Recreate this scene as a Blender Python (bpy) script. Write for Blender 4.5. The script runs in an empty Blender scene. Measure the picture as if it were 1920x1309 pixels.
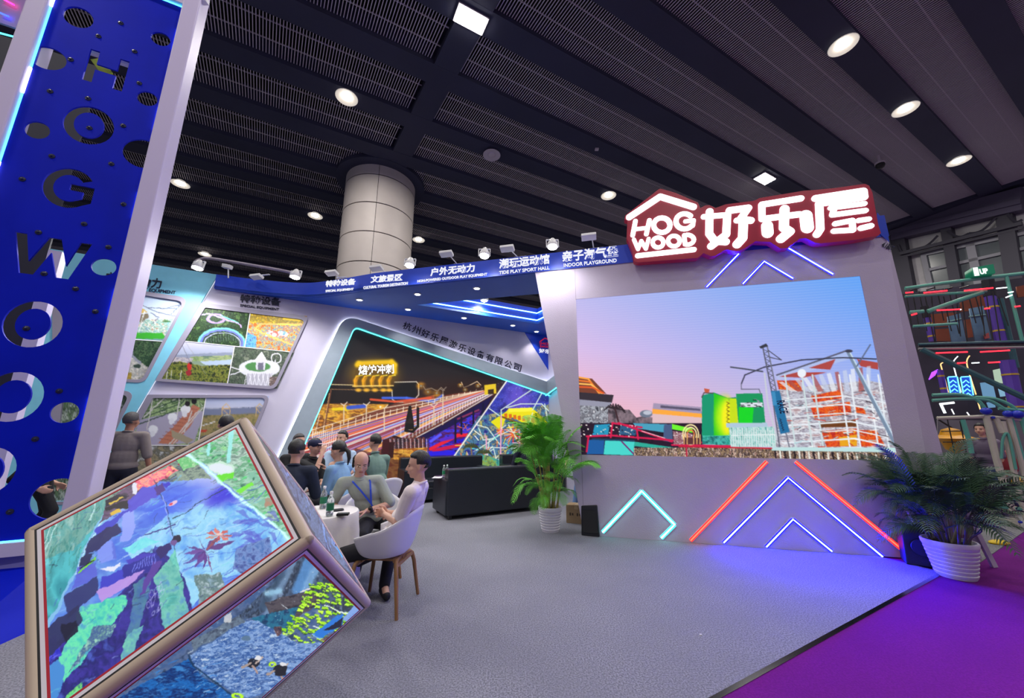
import bpy, bmesh, math, random
import numpy as np
from mathutils import Vector, Matrix, noise as mnoise
random.seed(7)
C = bpy.context.scene.collection
SC = bpy.context.scene
# ------------------------------------------------------------------ camera
FPX = 700.0; PIT = math.radians(12.1); ROL = math.radians(0.15); CH = 1.5
cam = bpy.data.cameras.new('camera'); cam.sensor_width = 36; cam.lens = FPX/1920*36
cam.clip_start = .05; cam.clip_end = 200
co = bpy.data.objects.new('camera', cam); C.objects.link(co)
co.matrix_world = (Matrix.Translation((0, 0, CH)) @ Matrix.Rotation(math.pi/2+PIT, 4, 'X') @ Matrix.Rotation(ROL, 4, 'Z'))
SC.camera = co
SC.view_settings.view_transform = 'Standard'; SC.view_settings.look = 'None'
SC.view_settings.gamma = 1; SC.view_settings.use_curve_mapping = False
SC.view_settings.exposure = 0.0
# ------------------------------------------------------------------ world: the dim general light of a big hall
w = bpy.data.worlds.new('hall_air'); SC.world = w; w.use_nodes = True
w.node_tree.nodes['Background'].inputs[0].default_value = (.58, .58, .72, 1)
w.node_tree.nodes['Background'].inputs[1].default_value = .30

K = CH/1.6
def lin(c):
    """sRGB 0-255 or 0-1 triple -> linear"""
    c = [v/255 if max(c) > 1.0 else v for v in c]
    return tuple(v/12.92 if v <= .04045 else ((v+.055)/1.055)**2.4 for v in c)
def ray(x, y):
    u = (x-960)/FPX; v = (y-654.5)/FPX
    c, s = math.cos(ROL), math.sin(ROL); u, v = c*u+s*v, -s*u+c*v
    return Vector((u, v*math.sin(PIT)+math.cos(PIT), -v*math.cos(PIT)+math.sin(PIT)))
def zpt(x, y, z=0.0):
    """world point seen at photo position (x, y) that lies at height z"""
    d = ray(x, y); return Vector((0, 0, CH)) + d*((z-CH)/d.z)
def fpt(x, y, f):
    """world point seen at (x, y) at forward distance f"""
    d = ray(x, y); return Vector((0, 0, CH)) + d*(f/d.y)
def proj(p):
    X, Y, Z = p[0], p[1], p[2]-CH
    z = Y*math.cos(PIT)+Z*math.sin(PIT); v = (Y*math.sin(PIT)-Z*math.cos(PIT))/z; u = X/z
    c, s = math.cos(ROL), math.sin(ROL)
    return (960+FPX*(c*u-s*v), 654.5+FPX*(s*u+c*v))
class Plane:
    """vertical plane: point p0, direction yaw (deg from +Y towards +X); s along, z up, d towards the viewer side"""
    def __init__(self, p0, yaw):
        a = math.radians(yaw); self.p0 = Vector((p0[0], p0[1], 0)); self.a = Vector((math.sin(a), math.cos(a), 0))
        n = Vector((math.cos(a), -math.sin(a), 0))
        if n.dot(Vector((0, 0, 0))-self.p0) < 0: n = -n
        self.n = n
        self.yaw = yaw
    def at(self, s, z, d=0): return self.p0 + self.a*s + Vector((0, 0, z)) + self.n*d
    def px(self, x, y, d=0):
        r = ray(x, y); o = Vector((0, 0, CH)); q = self.p0 + self.n*d
        t = self.n.dot(q-o)/self.n.dot(r); w = o+r*t
        return ((w-self.p0).dot(self.a), w.z)
    def pts(self, L, d=0): return [self.px(x, y, d) for x, y in L]
    def mat(self, d=0):
        m = Matrix.Identity(4)
        for i in range(3):
            m[i][0] = self.a[i]; m[i][1] = (0, 0, 1)[i]; m[i][2] = self.n[i]; m[i][3] = (self.p0+self.n*d)[i]
        return m
# ------------------------------------------------------------------ materials
MATS = {}
def mat(name, col=(.8, .8, .8), rough=.6, metal=0, emit=None, strength=1, bump=0, bscale=60, var=0, vscale=8, trans=0, spec=.5, alpha=1, attr=None, coat=0, stretch=None):
    if name in MATS: return MATS[name]
    m = bpy.data.materials.new(name); m.use_nodes = True; nt = m.node_tree; b = nt.nodes['Principled BSDF']
    L = nt.links.new
    b.inputs['Base Color'].default_value = (*col, 1); b.inputs['Roughness'].default_value = rough
    b.inputs['Metallic'].default_value = metal; b.inputs['Specular IOR Level'].default_value = spec
    b.inputs['Transmission Weight'].default_value = trans; b.inputs['Alpha'].default_value = alpha
    b.inputs['Coat Weight'].default_value = coat
    if emit is not None:
        b.inputs['Emission Color'].default_value = (*emit, 1); b.inputs['Emission Strength'].default_value = strength
    if bump or var:
        tc = nt.nodes.new('ShaderNodeTexCoord'); mp = nt.nodes.new('ShaderNodeMapping'); L(tc.outputs['Object'], mp.inputs[0])
        if stretch: mp.inputs['Scale'].default_value = stretch
        if bump:
            n = nt.nodes.new('ShaderNodeTexNoise'); n.inputs['Scale'].default_value = bscale; n.inputs['Detail'].default_value = 4
            L(mp.outputs[0], n.inputs[0]); bp = nt.nodes.new('ShaderNodeBump'); bp.inputs['Strength'].default_value = bump
            bp.inputs['Distance'].default_value = .01; L(n.outputs[0], bp.inputs['Height']); L(bp.outputs[0], b.inputs['Normal'])
        if var:
            n2 = nt.nodes.new('ShaderNodeTexNoise'); n2.inputs['Scale'].default_value = vscale; n2.inputs['Detail'].default_value = 5
            L(mp.outputs[0], n2.inputs[0]); cr = nt.nodes.new('ShaderNodeValToRGB')
            cr.color_ramp.elements[0].position = .3; cr.color_ramp.elements[1].position = .7
            cr.color_ramp.elements[0].color = (*[v*(1-var) for v in col], 1); cr.color_ramp.elements[1].color = (*[min(1, v*(1+var)) for v in col], 1)
            L(n2.outputs[0], cr.inputs[0]); L(cr.outputs[0], b.inputs['Base Color'])
    if attr:
        a = nt.nodes.new('ShaderNodeVertexColor'); a.layer_name = 'Col'
        if attr == 'emit':
            L(a.outputs[0], b.inputs['Emission Color']); b.inputs['Emission Strength'].default_value = strength
            b.inputs['Base Color'].default_value = (.01, .01, .01, 1)
        else: L(a.outputs[0], b.inputs['Base Color'])
    MATS[name] = m; return m
def glow(name, c, s): return mat(name, (0.02, 0.02, 0.02), .5, emit=c, strength=s)
# ------------------------------------------------------------------ objects and meshes
class MB:
    def __init__(self): self.v = []; self.f = []; self.m = []; self.k = 0
    def add(self, vs, fs):
        o = len(self.v); self.v += [tuple(p) for p in vs]; self.f += [tuple(i+o for i in f) for f in fs]; self.m += [self.k]*len(fs); return self
    def box(self, c, size, M=None):
        hx, hy, hz = size[0]/2, size[1]/2, size[2]/2
        vs = [Vector((x*hx, y*hy, z*hz)) for x in (-1, 1) for y in (-1, 1) for z in (-1, 1)]
        if M is not None: vs = [M @ p for p in vs]
        c = Vector(c); return self.add([p+c for p in vs], [(0, 1, 3, 2), (4, 6, 7, 5), (0, 4, 5, 1), (2, 3, 7, 6), (0, 2, 6, 4), (1, 5, 7, 3)])
    def hexa(self, lo, hi):
        n = len(lo)
        return self.add(list(lo)+list(hi), [tuple(range(n))[::-1], tuple(range(n, 2*n))]+[(i, (i+1) % n, (i+1) % n+n, i+n) for i in range(n)])
    def bar(self, p, q, w, h, up=(0, 0, 1)):
        p = Vector(p); q = Vector(q); d = (q-p).normalized(); u = Vector(up)
        s = d.cross(u)
        if s.length < 1e-4: s = d.cross(Vector((1, 0, 0)))
        s.normalize(); u = s.cross(d).normalized()
        o = [(-1, -1), (1, -1), (1, 1), (-1, 1)]
        return self.hexa([p+s*(a*w/2)+u*(b*h/2) for a, b in o], [q+s*(a*w/2)+u*(b*h/2) for a, b in o])
    def tube(self, path, r, n=10, cap=True, closed=False):
        P = [Vector(p) for p in path]; m = len(P); R = r if isinstance(r, (list, tuple)) else [r]*m
        vs = []; fs = []; up = None
        for i in range(m):
            if closed: d = P[(i+1) % m]-P[i-1]
            else: d = P[min(i+1, m-1)]-P[max(i-1, 0)]
            d.normalize()
            if up is None:
                up = Vector((0, 0, 1)) if abs(d.z) < .9 else Vector((1, 0, 0))
            s = d.cross(up); s.normalize(); up = s.cross(d).normalized()
            for k in range(n):
                a = 2*math.pi*k/n; vs.append(P[i]+(s*math.cos(a)+up*math.sin(a))*R[i])
        e = m if closed else m-1
        for i in range(e):
            j = (i+1) % m
            for k in range(n): fs.append((i*n+k, i*n+(k+1) % n, j*n+(k+1) % n, j*n+k))
        if cap and not closed: fs += [tuple(range(n))[::-1], tuple((m-1)*n+k for k in range(n))]
        return self.add(vs, fs)
    def lathe(self, prof, c=(0, 0, 0), n=24, M=None):
        c = Vector(c); vs = []; fs = []
        for r, z in prof:
            for k in range(n):
                a = 2*math.pi*k/n; p = Vector((r*math.cos(a), r*math.sin(a), z)); vs.append((M @ p if M is not None else p)+c)
        for i in range(len(prof)-1):
            for k in range(n): fs.append((i*n+k, i*n+(k+1) % n, (i+1)*n+(k+1) % n, (i+1)*n+k))
        fs += [tuple(range(n))[::-1], tuple((len(prof)-1)*n+k for k in range(n))]
        return self.add(vs, fs)
    def ell(self, c, r, M=None, n=16, m=10):
        prof = []; c = Vector(c); vs = []; fs = []
        for i in range(m+1):
            t = math.pi*i/m
            for k in range(n):
                a = 2*math.pi*k/n; p = Vector((r[0]*math.sin(t)*math.cos(a), r[1]*math.sin(t)*math.sin(a), -r[2]*math.cos(t)))
                vs.append((M @ p if M is not None else p)+c)
        for i in range(m):
            for k in range(n): fs.append((i*n+k, i*n+(k+1) % n, (i+1)*n+(k+1) % n, (i+1)*n+k))
        return self.add(vs, fs)
    def mesh(self, name, mats, smooth=False):
        me = bpy.data.meshes.new(name); me.from_pydata(self.v, [], self.f)
        for m in (mats if isinstance(mats, (list, tuple)) else [mats]): me.materials.append(m)
        if any(self.m): me.polygons.foreach_set('material_index', self.m)
        me.validate(); me.update()
        if smooth: smoothen(me)
        return me
    def build(self, name, mats, parent=None, smooth=False, bevel=0):
        o = link(name, self.mesh(name, mats, smooth), parent)
        if bevel:
            b = o.modifiers.new('bevel', 'BEVEL'); b.width = bevel; b.segments = 2; b.limit_method = 'ANGLE'
        return o
def smoothen(me, ang=40):
    me.polygons.foreach_set('use_smooth', [True]*len(me.polygons))
    try: me.set_sharp_from_angle(angle=math.radians(ang))
    except Exception: pass
def link(name, data, parent=None):
    o = bpy.data.objects.new(name, data); C.objects.link(o)
    if parent is not None:
        o.parent = parent; o.matrix_parent_inverse = parent.matrix_basis.inverted()
    return o
def tag(o, label=None, cat=None, group=None, kind=None):
    if label: o['label'] = label
    if cat: o['category'] = cat
    if group: o['group'] = group
    if kind: o['kind'] = kind
    return o
def thing(name, label, cat, loc=(0, 0, 0), rz=0, group=None):
    o = bpy.data.objects.new(name, None); C.objects.link(o); o.location = loc; o.rotation_euler = (0, 0, rz); o.empty_display_size = .1
    return tag(o, label, cat, group)
def lpart(mb, name, mats, root, smooth=False, bevel=0):
    """part modelled in its thing's own coordinates"""
    me = mb.mesh(name, mats, smooth) if isinstance(mb, MB) else mb
    o = bpy.data.objects.new(name, me); C.objects.link(o); o.parent = root
    if bevel:
        b = o.modifiers.new('bevel', 'BEVEL'); b.width = bevel; b.segments = 2; b.limit_method = 'ANGLE'
    return o
def dup(root, loc=None, rz=None, label=None, group=None):
    r = root.copy(); C.objects.link(r)
    if loc is not None: r.location = loc
    if rz is not None: r.rotation_euler = (0, 0, rz)
    if label: r['label'] = label
    if group: r['group'] = group
    for ch in list(root.children):
        c = ch.copy(); C.objects.link(c); c.parent = r
        for g in list(ch.children):
            d = g.copy(); C.objects.link(d); d.parent = c
    return r
def curve_mesh(cu, M, name):
    o = bpy.data.objects.new('tmp', cu); C.objects.link(o); dg = bpy.context.evaluated_depsgraph_get()
    me = bpy.data.meshes.new_from_object(o.evaluated_get(dg)); bpy.data.objects.remove(o)
    me.transform(M); me.name = name; return me
def plate_mesh(name, loops, M, th, bev=0):
    """flat plate (loops: outer outline and holes, in the plane), thickness th centred on the plane of M"""
    cu = bpy.data.curves.new('tmp', 'CURVE'); cu.dimensions = '2D'; cu.fill_mode = 'BOTH'; cu.extrude = th/2-bev
    if bev: cu.bevel_depth = bev; cu.bevel_resolution = 2; cu.offset = -bev
    for L in loops:
        s = cu.splines.new('POLY'); s.points.add(len(L)-1); s.use_cyclic_u = True
        for i, (x, y) in enumerate(L): s.points[i].co = (x, y, 0, 1)
    return curve_mesh(cu, M, name)
def plate(name, plane, loops, d0, d1, m, parent=None, bev=0):
    me = plate_mesh(name, loops, plane.mat((d0+d1)/2), abs(d1-d0), bev)
    me.materials.clear(); me.materials.append(m)
    return link(name, me, parent)
def rr(L, r, n=6):
    """round the corners of an outline; r: radius or list"""
    out = []; m = len(L)
    for i in range(m):
        p = Vector(L[i]); a = Vector(L[i-1])-p; b = Vector(L[(i+1) % m])-p; ri = r[i] if isinstance(r, (list, tuple)) else r
        if ri <= 0: out.append(tuple(p)); continue
        la, lb = a.length, b.length; a.normalize(); b.normalize(); q = min(ri, la*.45, lb*.45)
        A = p+a*q; B = p+b*q
        for k in range(n+1):
            t = k/n; w = A*(1-t)**2+p*2*t*(1-t)+B*t*t; out.append(tuple(w))
    return out
def text_mesh(s, bold=0.0, th=.02, sp=1.0):
    cu = bpy.data.curves.new('tmp', 'FONT'); cu.body = s; cu.size = 1; cu.offset = bold; cu.extrude = th; cu.space_character = sp
    cu.resolution_u = 3
    return curve_mesh(cu, Matrix.Identity(4), 'lettering')
def text(name, s, plane, pL, pR, h, m, parent=None, d=.01, th=.01, bold=.02, italic=0, sp=1.0, world=False):
    """lettering whose baseline runs from photo point pL to pR on the plane; h cap height in metres"""
    a = Vector(pL if world else plane.px(*pL)); b = Vector(pR if world else plane.px(*pR))
    me = text_mesh(s, bold, .5, sp)
    n = len(me.vertices)
    if n == 0: return None
    co_ = np.empty(n*3); me.vertices.foreach_get('co', co_); co_ = co_.reshape(-1, 3)
    x0, x1 = co_[:, 0].min(), co_[:, 0].max(); y0, y1 = co_[:, 1].min(), co_[:, 1].max()
    L = (b-a).length; e = (b-a)/L; f = Vector((-e.y, e.x))
    sx = L/(x1-x0); sy = h/(y1-y0)
    X = (co_[:, 0]-x0)*sx; Y = (co_[:, 1]-y0)*sy; X = X+Y*italic; Z = co_[:, 2]*th
    M = plane.mat(d)
    P = np.stack([a.x+e.x*X+f.x*Y, a.y+e.y*X+f.y*Y, Z], 1)
    Mn = np.array(M); P = P @ Mn[:3, :3].T+Mn[:3, 3]
    me.vertices.foreach_set('co', P.ravel()); me.update(); me.materials.clear(); me.materials.append(m); me.name = name
    if parent is None: return link(name, me)
    return link(name, me, parent)
# ------------------------------------------------------------------ the axes of the place
PB = Plane((-4.65*K, 8.14*K), 62)          # back wall of the booth
PS = Plane((3.45*K, 5.64*K), 104.5)        # wall with the big screen, and the fascia above it
PT = Plane((-4.43*K, 3.65*K), 62)          # blue letter tower
HC = 11.5*K                                # underside of the ceiling beams
AV = Vector((math.sin(math.radians(62)), math.cos(math.radians(62)), 0)); NV = Vector((AV.y, -AV.x, 0))
def cl(t, s, z=HC): return AV*s*K + NV*t*K + Vector((0, 0, z))      # ceiling grid point
SH = .093
# ------------------------------------------------------------------ lamps of the hall (ceiling lamps, most beyond the frame, plus added far-wall fill)
def area(name, loc, power, size, col=(1, .95, .88), rot=(0, 0, 0), shape='DISK', spread=math.pi):
    l = bpy.data.lights.new(name, 'AREA'); l.energy = power; l.size = size; l.color = col; l.shape = shape; l.spread = spread
    o = bpy.data.objects.new(name, l); C.objects.link(o); o.location = loc; o.rotation_euler = rot; return o
def spot(name, loc, target, power, size=.06, cone=80, blend=.7, col=(1, .97, .93)):
    l = bpy.data.lights.new(name, 'SPOT'); l.energy = power; l.shadow_soft_size = size; l.spot_size = math.radians(cone); l.spot_blend = blend; l.color = col
    o = bpy.data.objects.new(name, l); C.objects.link(o); o.location = loc
    o.rotation_euler = (Vector(target)-Vector(loc)).to_track_quat('-Z', 'Y').to_euler(); return o
for t in (-2.92, -10.8, 5.0):
    for s in (-12, -6, 0, 5.5, 11.4):
        area('hall_lamp_and_fill', cl(t, s, HC-.35), 150, .5)
for t, s in ((-2.92, 19), (-8, 20), (-2.92, 15.5), (4, 17)): area('hall_lamp_and_fill', cl(t, s, HC-.35), 190, .5)  # lights added to brighten the dark far end wall
# ------------------------------------------------------------------ floor
def M_carpet(name, c, c2, spk=.35):
    m = bpy.data.materials.new(name); m.use_nodes = True; nt = m.node_tree; b = nt.nodes['Principled BSDF']; L = nt.links.new
    b.inputs['Roughness'].default_value = .95; b.inputs['Specular IOR Level'].default_value = .15
    tc = nt.nodes.new('ShaderNodeTexCoord')
    n1 = nt.nodes.new('ShaderNodeTexNoise'); n1.inputs['Scale'].default_value = 95; n1.inputs['Detail'].default_value = 3
    n2 = nt.nodes.new('ShaderNodeTexNoise'); n2.inputs['Scale'].default_value = 2.2; n2.inputs['Detail'].default_value = 4
    L(tc.outputs['Object'], n1.inputs[0]); L(tc.outputs['Object'], n2.inputs[0])
    r = nt.nodes.new('ShaderNodeValToRGB'); r.color_ramp.elements[0].position = .38; r.color_ramp.elements[1].position = .62
    r.color_ramp.elements[0].color = (*[v*(1-spk) for v in c], 1); r.color_ramp.elements[1].color = (*[v*(1+spk) for v in c], 1)
    L(n1.outputs[0], r.inputs[0])
    mx = nt.nodes.new('ShaderNodeMix'); mx.data_type = 'RGBA'; mx.inputs['Factor'].default_value = .5
    r2 = nt.nodes.new('ShaderNodeValToRGB'); r2.color_ramp.elements[0].position = .35; r2.color_ramp.elements[1].position = .65
    r2.color_ramp.elements[0].color = (0, 0, 0, 1); r2.color_ramp.elements[1].color = (1, 1, 1, 1); L(n2.outputs[0], r2.inputs[0])
    mul = nt.nodes.new('ShaderNodeMath'); mul.operation = 'MULTIPLY'; mul.inputs[1].default_value = .35; L(r2.outputs[0], mul.inputs[0])
    L(mul.outputs[0], mx.inputs['Factor']); L(r.outputs[0], mx.inputs['A']); mx.inputs['B'].default_value = (*c2, 1)
    L(mx.outputs['Result'], b.inputs['Base Color'])
    bp = nt.nodes.new('ShaderNodeBump'); bp.inputs['Strength'].default_value = .6; bp.inputs['Distance'].default_value = .004
    L(n1.outputs[0], bp.inputs['Height']); L(bp.outputs[0], b.inputs['Normal']); return m
m_gray = M_carpet('grey_needle_felt', (.225, .225, .27), (.185, .185, .225))
m_pur = M_carpet('purple_needle_felt', (.155, .010, .205), (.13, .008, .17), .12)
m_gray2 = M_carpet('dull_grey_felt', (.22, .22, .24), (.17, .17, .19))
mb = MB(); mb.add([(-40, -15, -.014), (50, -15, -.014), (50, 60, -.014), (-40, 60, -.014)], [(0, 1, 2, 3)])
tag(mb.build('floor', M_carpet('hall_floor_grey', (.20, .20, .23), (.15, .15, .18))), kind='structure')
e1, e0 = zpt(1765, 1072), zpt(1330, 1309); ed = (e1-e0).normalized()
e2 = e0-ed*9; e3 = zpt(1690, 1020)+Vector((0, 0, 0))
nE = Vector((ed.y, -ed.x, 0)); mb = MB(); P4 = [e0-ed*14, e1+ed*24, e1+ed*24+nE*7, e0-ed*14+nE*7]; P4 = [P4[0]-nE*.3, P4[1]-nE*1.2]+P4[2:]
mb.add([Vector((p.x, p.y, -.0132)) for p in P4], [(0, 1, 2, 3)]); tag(mb.build('floor_aisle_carpet', m_pur), kind='structure')
back = PB.at(9, 0, -.3); bl = PB.at(-8, 0, -.3)
car = [e2, e1, e1+Vector((-.55, 1.3, 0)), e1+Vector((-1.0, 7, 0)), back, bl, bl-NV*-9]
mb = MB(); mb.hexa([Vector((p.x, p.y, -.0135)) for p in car], [Vector((p.x, p.y, 0)) for p in car])
tag(mb.build('floor_booth_carpet', m_gray), kind='structure')
g1, g2 = zpt(1868, 1032), zpt(1925, 992); gd = (g2-g1).normalized(); gp = Vector((-gd.y, gd.x, 0))
mb = MB(); P4 = [g1-gd*.9, g1+gd*14, g1+gd*14+gp*9, g1-gd*.9+gp*9]
mb.hexa([Vector((p.x, p.y, -.0135)) for p in P4], [Vector((p.x, p.y, -.006)) for p in P4])
tag(mb.build('floor_playground_carpet', m_gray2), kind='structure')
# aluminium edge strip of the booth carpet
m_strip = mat('edge_strip_metal', (.30, .30, .34), .12, 1)
mb = MB(); nE = Vector((ed.y, -ed.x, 0))
mb.hexa([e2, e1, e1+nE*.02-Vector((0, 0, .0135)), e2+nE*.02-Vector((0, 0, .0135))], [e2+Vector((0, 0, .004)), e1+Vector((0, 0, .004)), e1+nE*.02-Vector((0, 0, .010)), e2+nE*.02-Vector((0, 0, .010))])
tag(mb.build('trim_1', m_strip), kind='structure')
# ------------------------------------------------------------------ ceiling
m_beam = mat('dark_ceiling_panel', lin((58, 60, 84)), .75, bump=.05, bscale=3, var=.1, vscale=.6)
m_slat = mat('ceiling_slat_grey', lin((214, 206, 216)), .5)
m_plen = mat('ceiling_void_black', (.004, .004, .006), 1)
S0, S1 = -20, 24.6; T0, T1 = -46, 4.4
ceil = MB(); ceil.hexa([cl(T0, S0-3, HC+1.1), cl(T1, S0-3, HC+1.1), cl(T1, 26, HC+1.1), cl(T0, 26, HC+1.1)], [cl(T0, S0-3, HC+1.2), cl(T1, S0-3, HC+1.2), cl(T1, 26, HC+1.2), cl(T0, 26, HC+1.2)])
ceiling = tag(ceil.build('ceiling', m_plen), kind='structure')
def shear(t, s): return s+SH*(t+7.3)
centres = [-2.92-1.97*k for k in range(-4, 22)]
for tc in centres:
    b = MB(); t0, t1 = tc-.32, tc+.32
    b.hexa([cl(t0, S0), cl(t1, S0), cl(t1, shear(t1, S1)), cl(t0, shear(t0, S1))], [cl(t0, S0, HC+.6), cl(t1, S0, HC+.6), cl(t1, shear(t1, S1), HC+.6), cl(t0, shear(t0, S1), HC+.6)])
    b.build('ceiling_beam', m_beam, ceiling)
b = MB()
for a_, b_ in ((2.17, 2.86), (24.2, 25.6)):
    b.hexa([cl(T0, shear(T0, a_), HC+.004), cl(T1, shear(T1, a_), HC+.004), cl(T1, shear(T1, b_), HC+.004), cl(T0, shear(T0, b_), HC+.004)],
           [cl(T0, shear(T0, a_), HC+.6), cl(T1, shear(T1, a_), HC+.6), cl(T1, shear(T1, b_), HC+.6), cl(T0, shear(T0, b_), HC+.6)])
b.build('cross_beam', m_beam, ceiling)
for tc in centres[:-1]:
    t0, t1 = tc-1.97+.32, tc-.32; vs = []; fs = []
    s = S0
    far = tc < -24
    while s < S1:
        if not (2.12 < s < 2.9):
            a = [(t0, s), (t1, s)]; o = len(vs); w_ = .0105*(1.3 if far else 1)
            for t, q in a:
                for dw, dz in ((-w_, .155), (-w_, .135), (w_, .135), (w_, .155)):
                    vs.append(cl(t, shear(t, q)+dw, HC+dz))
            fs += [(o+i, o+i+1, o+i+5, o+i+4) for i in range(3)]
        s += .0735*(2 if tc < -36 else 1)
    m_ = MB(); m_.add(vs, fs)
    # two carrier rods above the slats
    for q in (.3, .72):
        t = t0+(t1-t0)*q; m_.bar(cl(t, S0, HC+.2), cl(t, S1, HC+.2), .02, .03)
    tag(m_.build('slat_grille', m_slat, ceiling), kind='stuff')
# far end wall of the hall with its windows
PE = Plane(cl(-4.68, shear(-4.68, 25.2), 0), 62-90+math.degrees(-SH)*-1)
m_conc = mat('end_wall_plaster', lin((188, 186, 190)), .9, bump=.3, bscale=14, var=.12, vscale=1.5)
m_dk = mat('dark_window_metal', lin((62, 60, 74)), .6)
m_gl = mat('hall_window_glass', (.10, .12, .14), .25, spec=.6, var=.2, vscale=.8)
o = plate('wall_far', PE, [[(-34, -.03), (24, -.03), (24, HC+1.1), (-34, HC+1.1)]], -.4, 0, m_conc); tag(o, kind='structure'); wallfar = o
# window units on the end wall: recessed glass with frames (photo points)
def quadpx(pl, L, d=0): return pl.pts(L, d)
def wbar(mb, pl, p, q, w, d0, d1):
    (s0, z0), (s1, z1) = (pl.px(*p) if isinstance(p, tuple) else p), (pl.px(*q) if isinstance(q, tuple) else q)
    A = pl.at(s0, z0, (d0+d1)/2); B = pl.at(s1, z1, (d0+d1)/2); mb.bar(A, B, w, abs(d1-d0), up=pl.n)
win = tag(plate('window_1', PE, [quadpx(PE, [(1735, 476), (1925, 436), (1925, 545), (1752, 545)])], .02, .05, m_gl), kind='structure')
fr = MB()
for p, q, w_ in [((1733, 478), (1925, 437), .16), ((1733, 476), (1752, 560), .18), ((1743, 507), (1925, 466), .12), ((1821, 458), (1840, 545), .25), ((1752, 560), (1925, 560), .2)]:
    wbar(fr, PE, p, q, w_, .03, .14)
link('window_frame', fr.mesh('window_frame', mat('pale_window_frame', lin((150, 150, 160)), .6)), win)
t = MB()
wbar(t, PE, (1680, 437), (1925, 377), .9, .02, .5); wbar(t, PE, (1680, 441), (1925, 383), .2, .5, .6)
tag(t.build('trim_2', mat('end_wall_cornice', lin((92, 86, 110)), .7)), kind='structure')
t = MB()
for p, q, w_ in [((1778, 420), (1800, 545), .32), ((1886, 392), (1910, 545), .42), ((1687, 440), (1709, 560), .5)]: wbar(t, PE, p, q, w_, .0, .35)
tag(t.build('trim_3', m_dk), kind='structure')
t = MB(); wbar(t, PE, (1697, 479), (1925, 423), .14, .36, .5); wbar(t, PE, (1697, 484), (1925, 430), .1, .3, .36)
tag(t.build('trim_4', m_dk), kind='structure')
t = MB()
for k, (x0, y0, x1, y1) in enumerate([(1692, 462, 1708, 474), (1728, 470, 1767, 445), (1785, 436, 1825, 441), (1825, 441, 1875, 412), (1897, 405, 1925, 416)]):
    pp = []
    for i in range(9):
        u = i/8; pp.append(PE.at(*PE.px(x0+(x1-x0)*u, y0+(y1-y0)*u+9*math.sin(math.pi*u)*(1 if k != 1 else .6)), .4))
    t.tube(pp, .045, 5)
tag(t.build('cable', m_dk), 'thin black cables looping along the rail above the far hall windows', 'cable')
# ------------------------------------------------------------------ round column
aL = ray(632, 490); aR = ray(770, 490); a1 = math.atan2(aL.x, aL.y); a2 = math.atan2(aR.x, aR.y)
az = (a1+a2)/2; ha = (a2-a1)/2
ft = zpt(716, 309, HC); d_near = math.hypot(ft.x, ft.y); d_c = d_near/(1-math.sin(ha)); rc = d_c*math.sin(ha)
cc = Vector((math.sin(az)*d_c, math.cos(az)*d_c, 0))
m_col = mat('column_cladding', lin((205, 196, 192)), .55, bump=.08, bscale=8, var=.06, vscale=1.2)
col = thing('hall_column', 'huge round column clad in pale beige panels rising to the dark ceiling', 'column', cc)
seams = []
for y in (325, 382, 436, 496): seams.append((fpt(700, y, cc.y-rc*.9)).z)
step = abs(seams[2]-seams[1]); zt = seams[1]
zz = [zt+step*k for k in range(-9, 3)]
zz = [max(0, z) for z in zz if z > -step] ; zz = [z for z in zz if z < HC-.05]+[HC+.3]
cuts = [math.atan2(ray(717, 400).x, ray(717, 400).y)]
base_ang = math.radians(-90)+.28
for i in range(len(zz)-1):
    for j in range(4):
        A0 = base_ang+j*math.pi/2; m_ = MB(); n = 16; g = .012; lo = []; hi = []
        for k in range(n+1):
            a = A0+.006+(math.pi/2-.012)*k/n
            lo.append(Vector((rc*math.cos(a), rc*math.sin(a), zz[i]+.02))); hi.append(Vector((rc*math.cos(a), rc*math.sin(a), zz[i+1]-.02)))
        li = [p*(rc-.05)/rc+Vector((0, 0, p.z*(1-(rc-.05)/rc))) for p in lo]
        m_.add(lo+hi, [(k, k+1, k+n+2, k+n+1) for k in range(n)])
        for p, q in ((0, 1),):
            pass
        q = [Vector((p.x*.96, p.y*.96, p.z)) for p in lo]; q2 = [Vector((p.x*.96, p.y*.96, p.z)) for p in hi]
        m_.add(lo+q, [(k+1, k, k+n+1, k+n+2) for k in range(n)]); m_.add(hi+q2, [(k, k+1, k+n+2, k+n+1) for k in range(n)])
        lpart(m_, 'cladding_panel', m_col, col, smooth=True)
m_ = MB(); m_.lathe([(rc*.965, 0), (rc*.965, HC+.3)], n=48); lpart(m_, 'core', m_plen, col)
m_ = MB(); m_.lathe([(rc*1.02, HC-.02), (rc*1.28, HC-.02), (rc*1.28, HC+.35), (rc*1.02, HC+.35)], n=48); lpart(m_, 'collar', m_beam, col)
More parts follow.
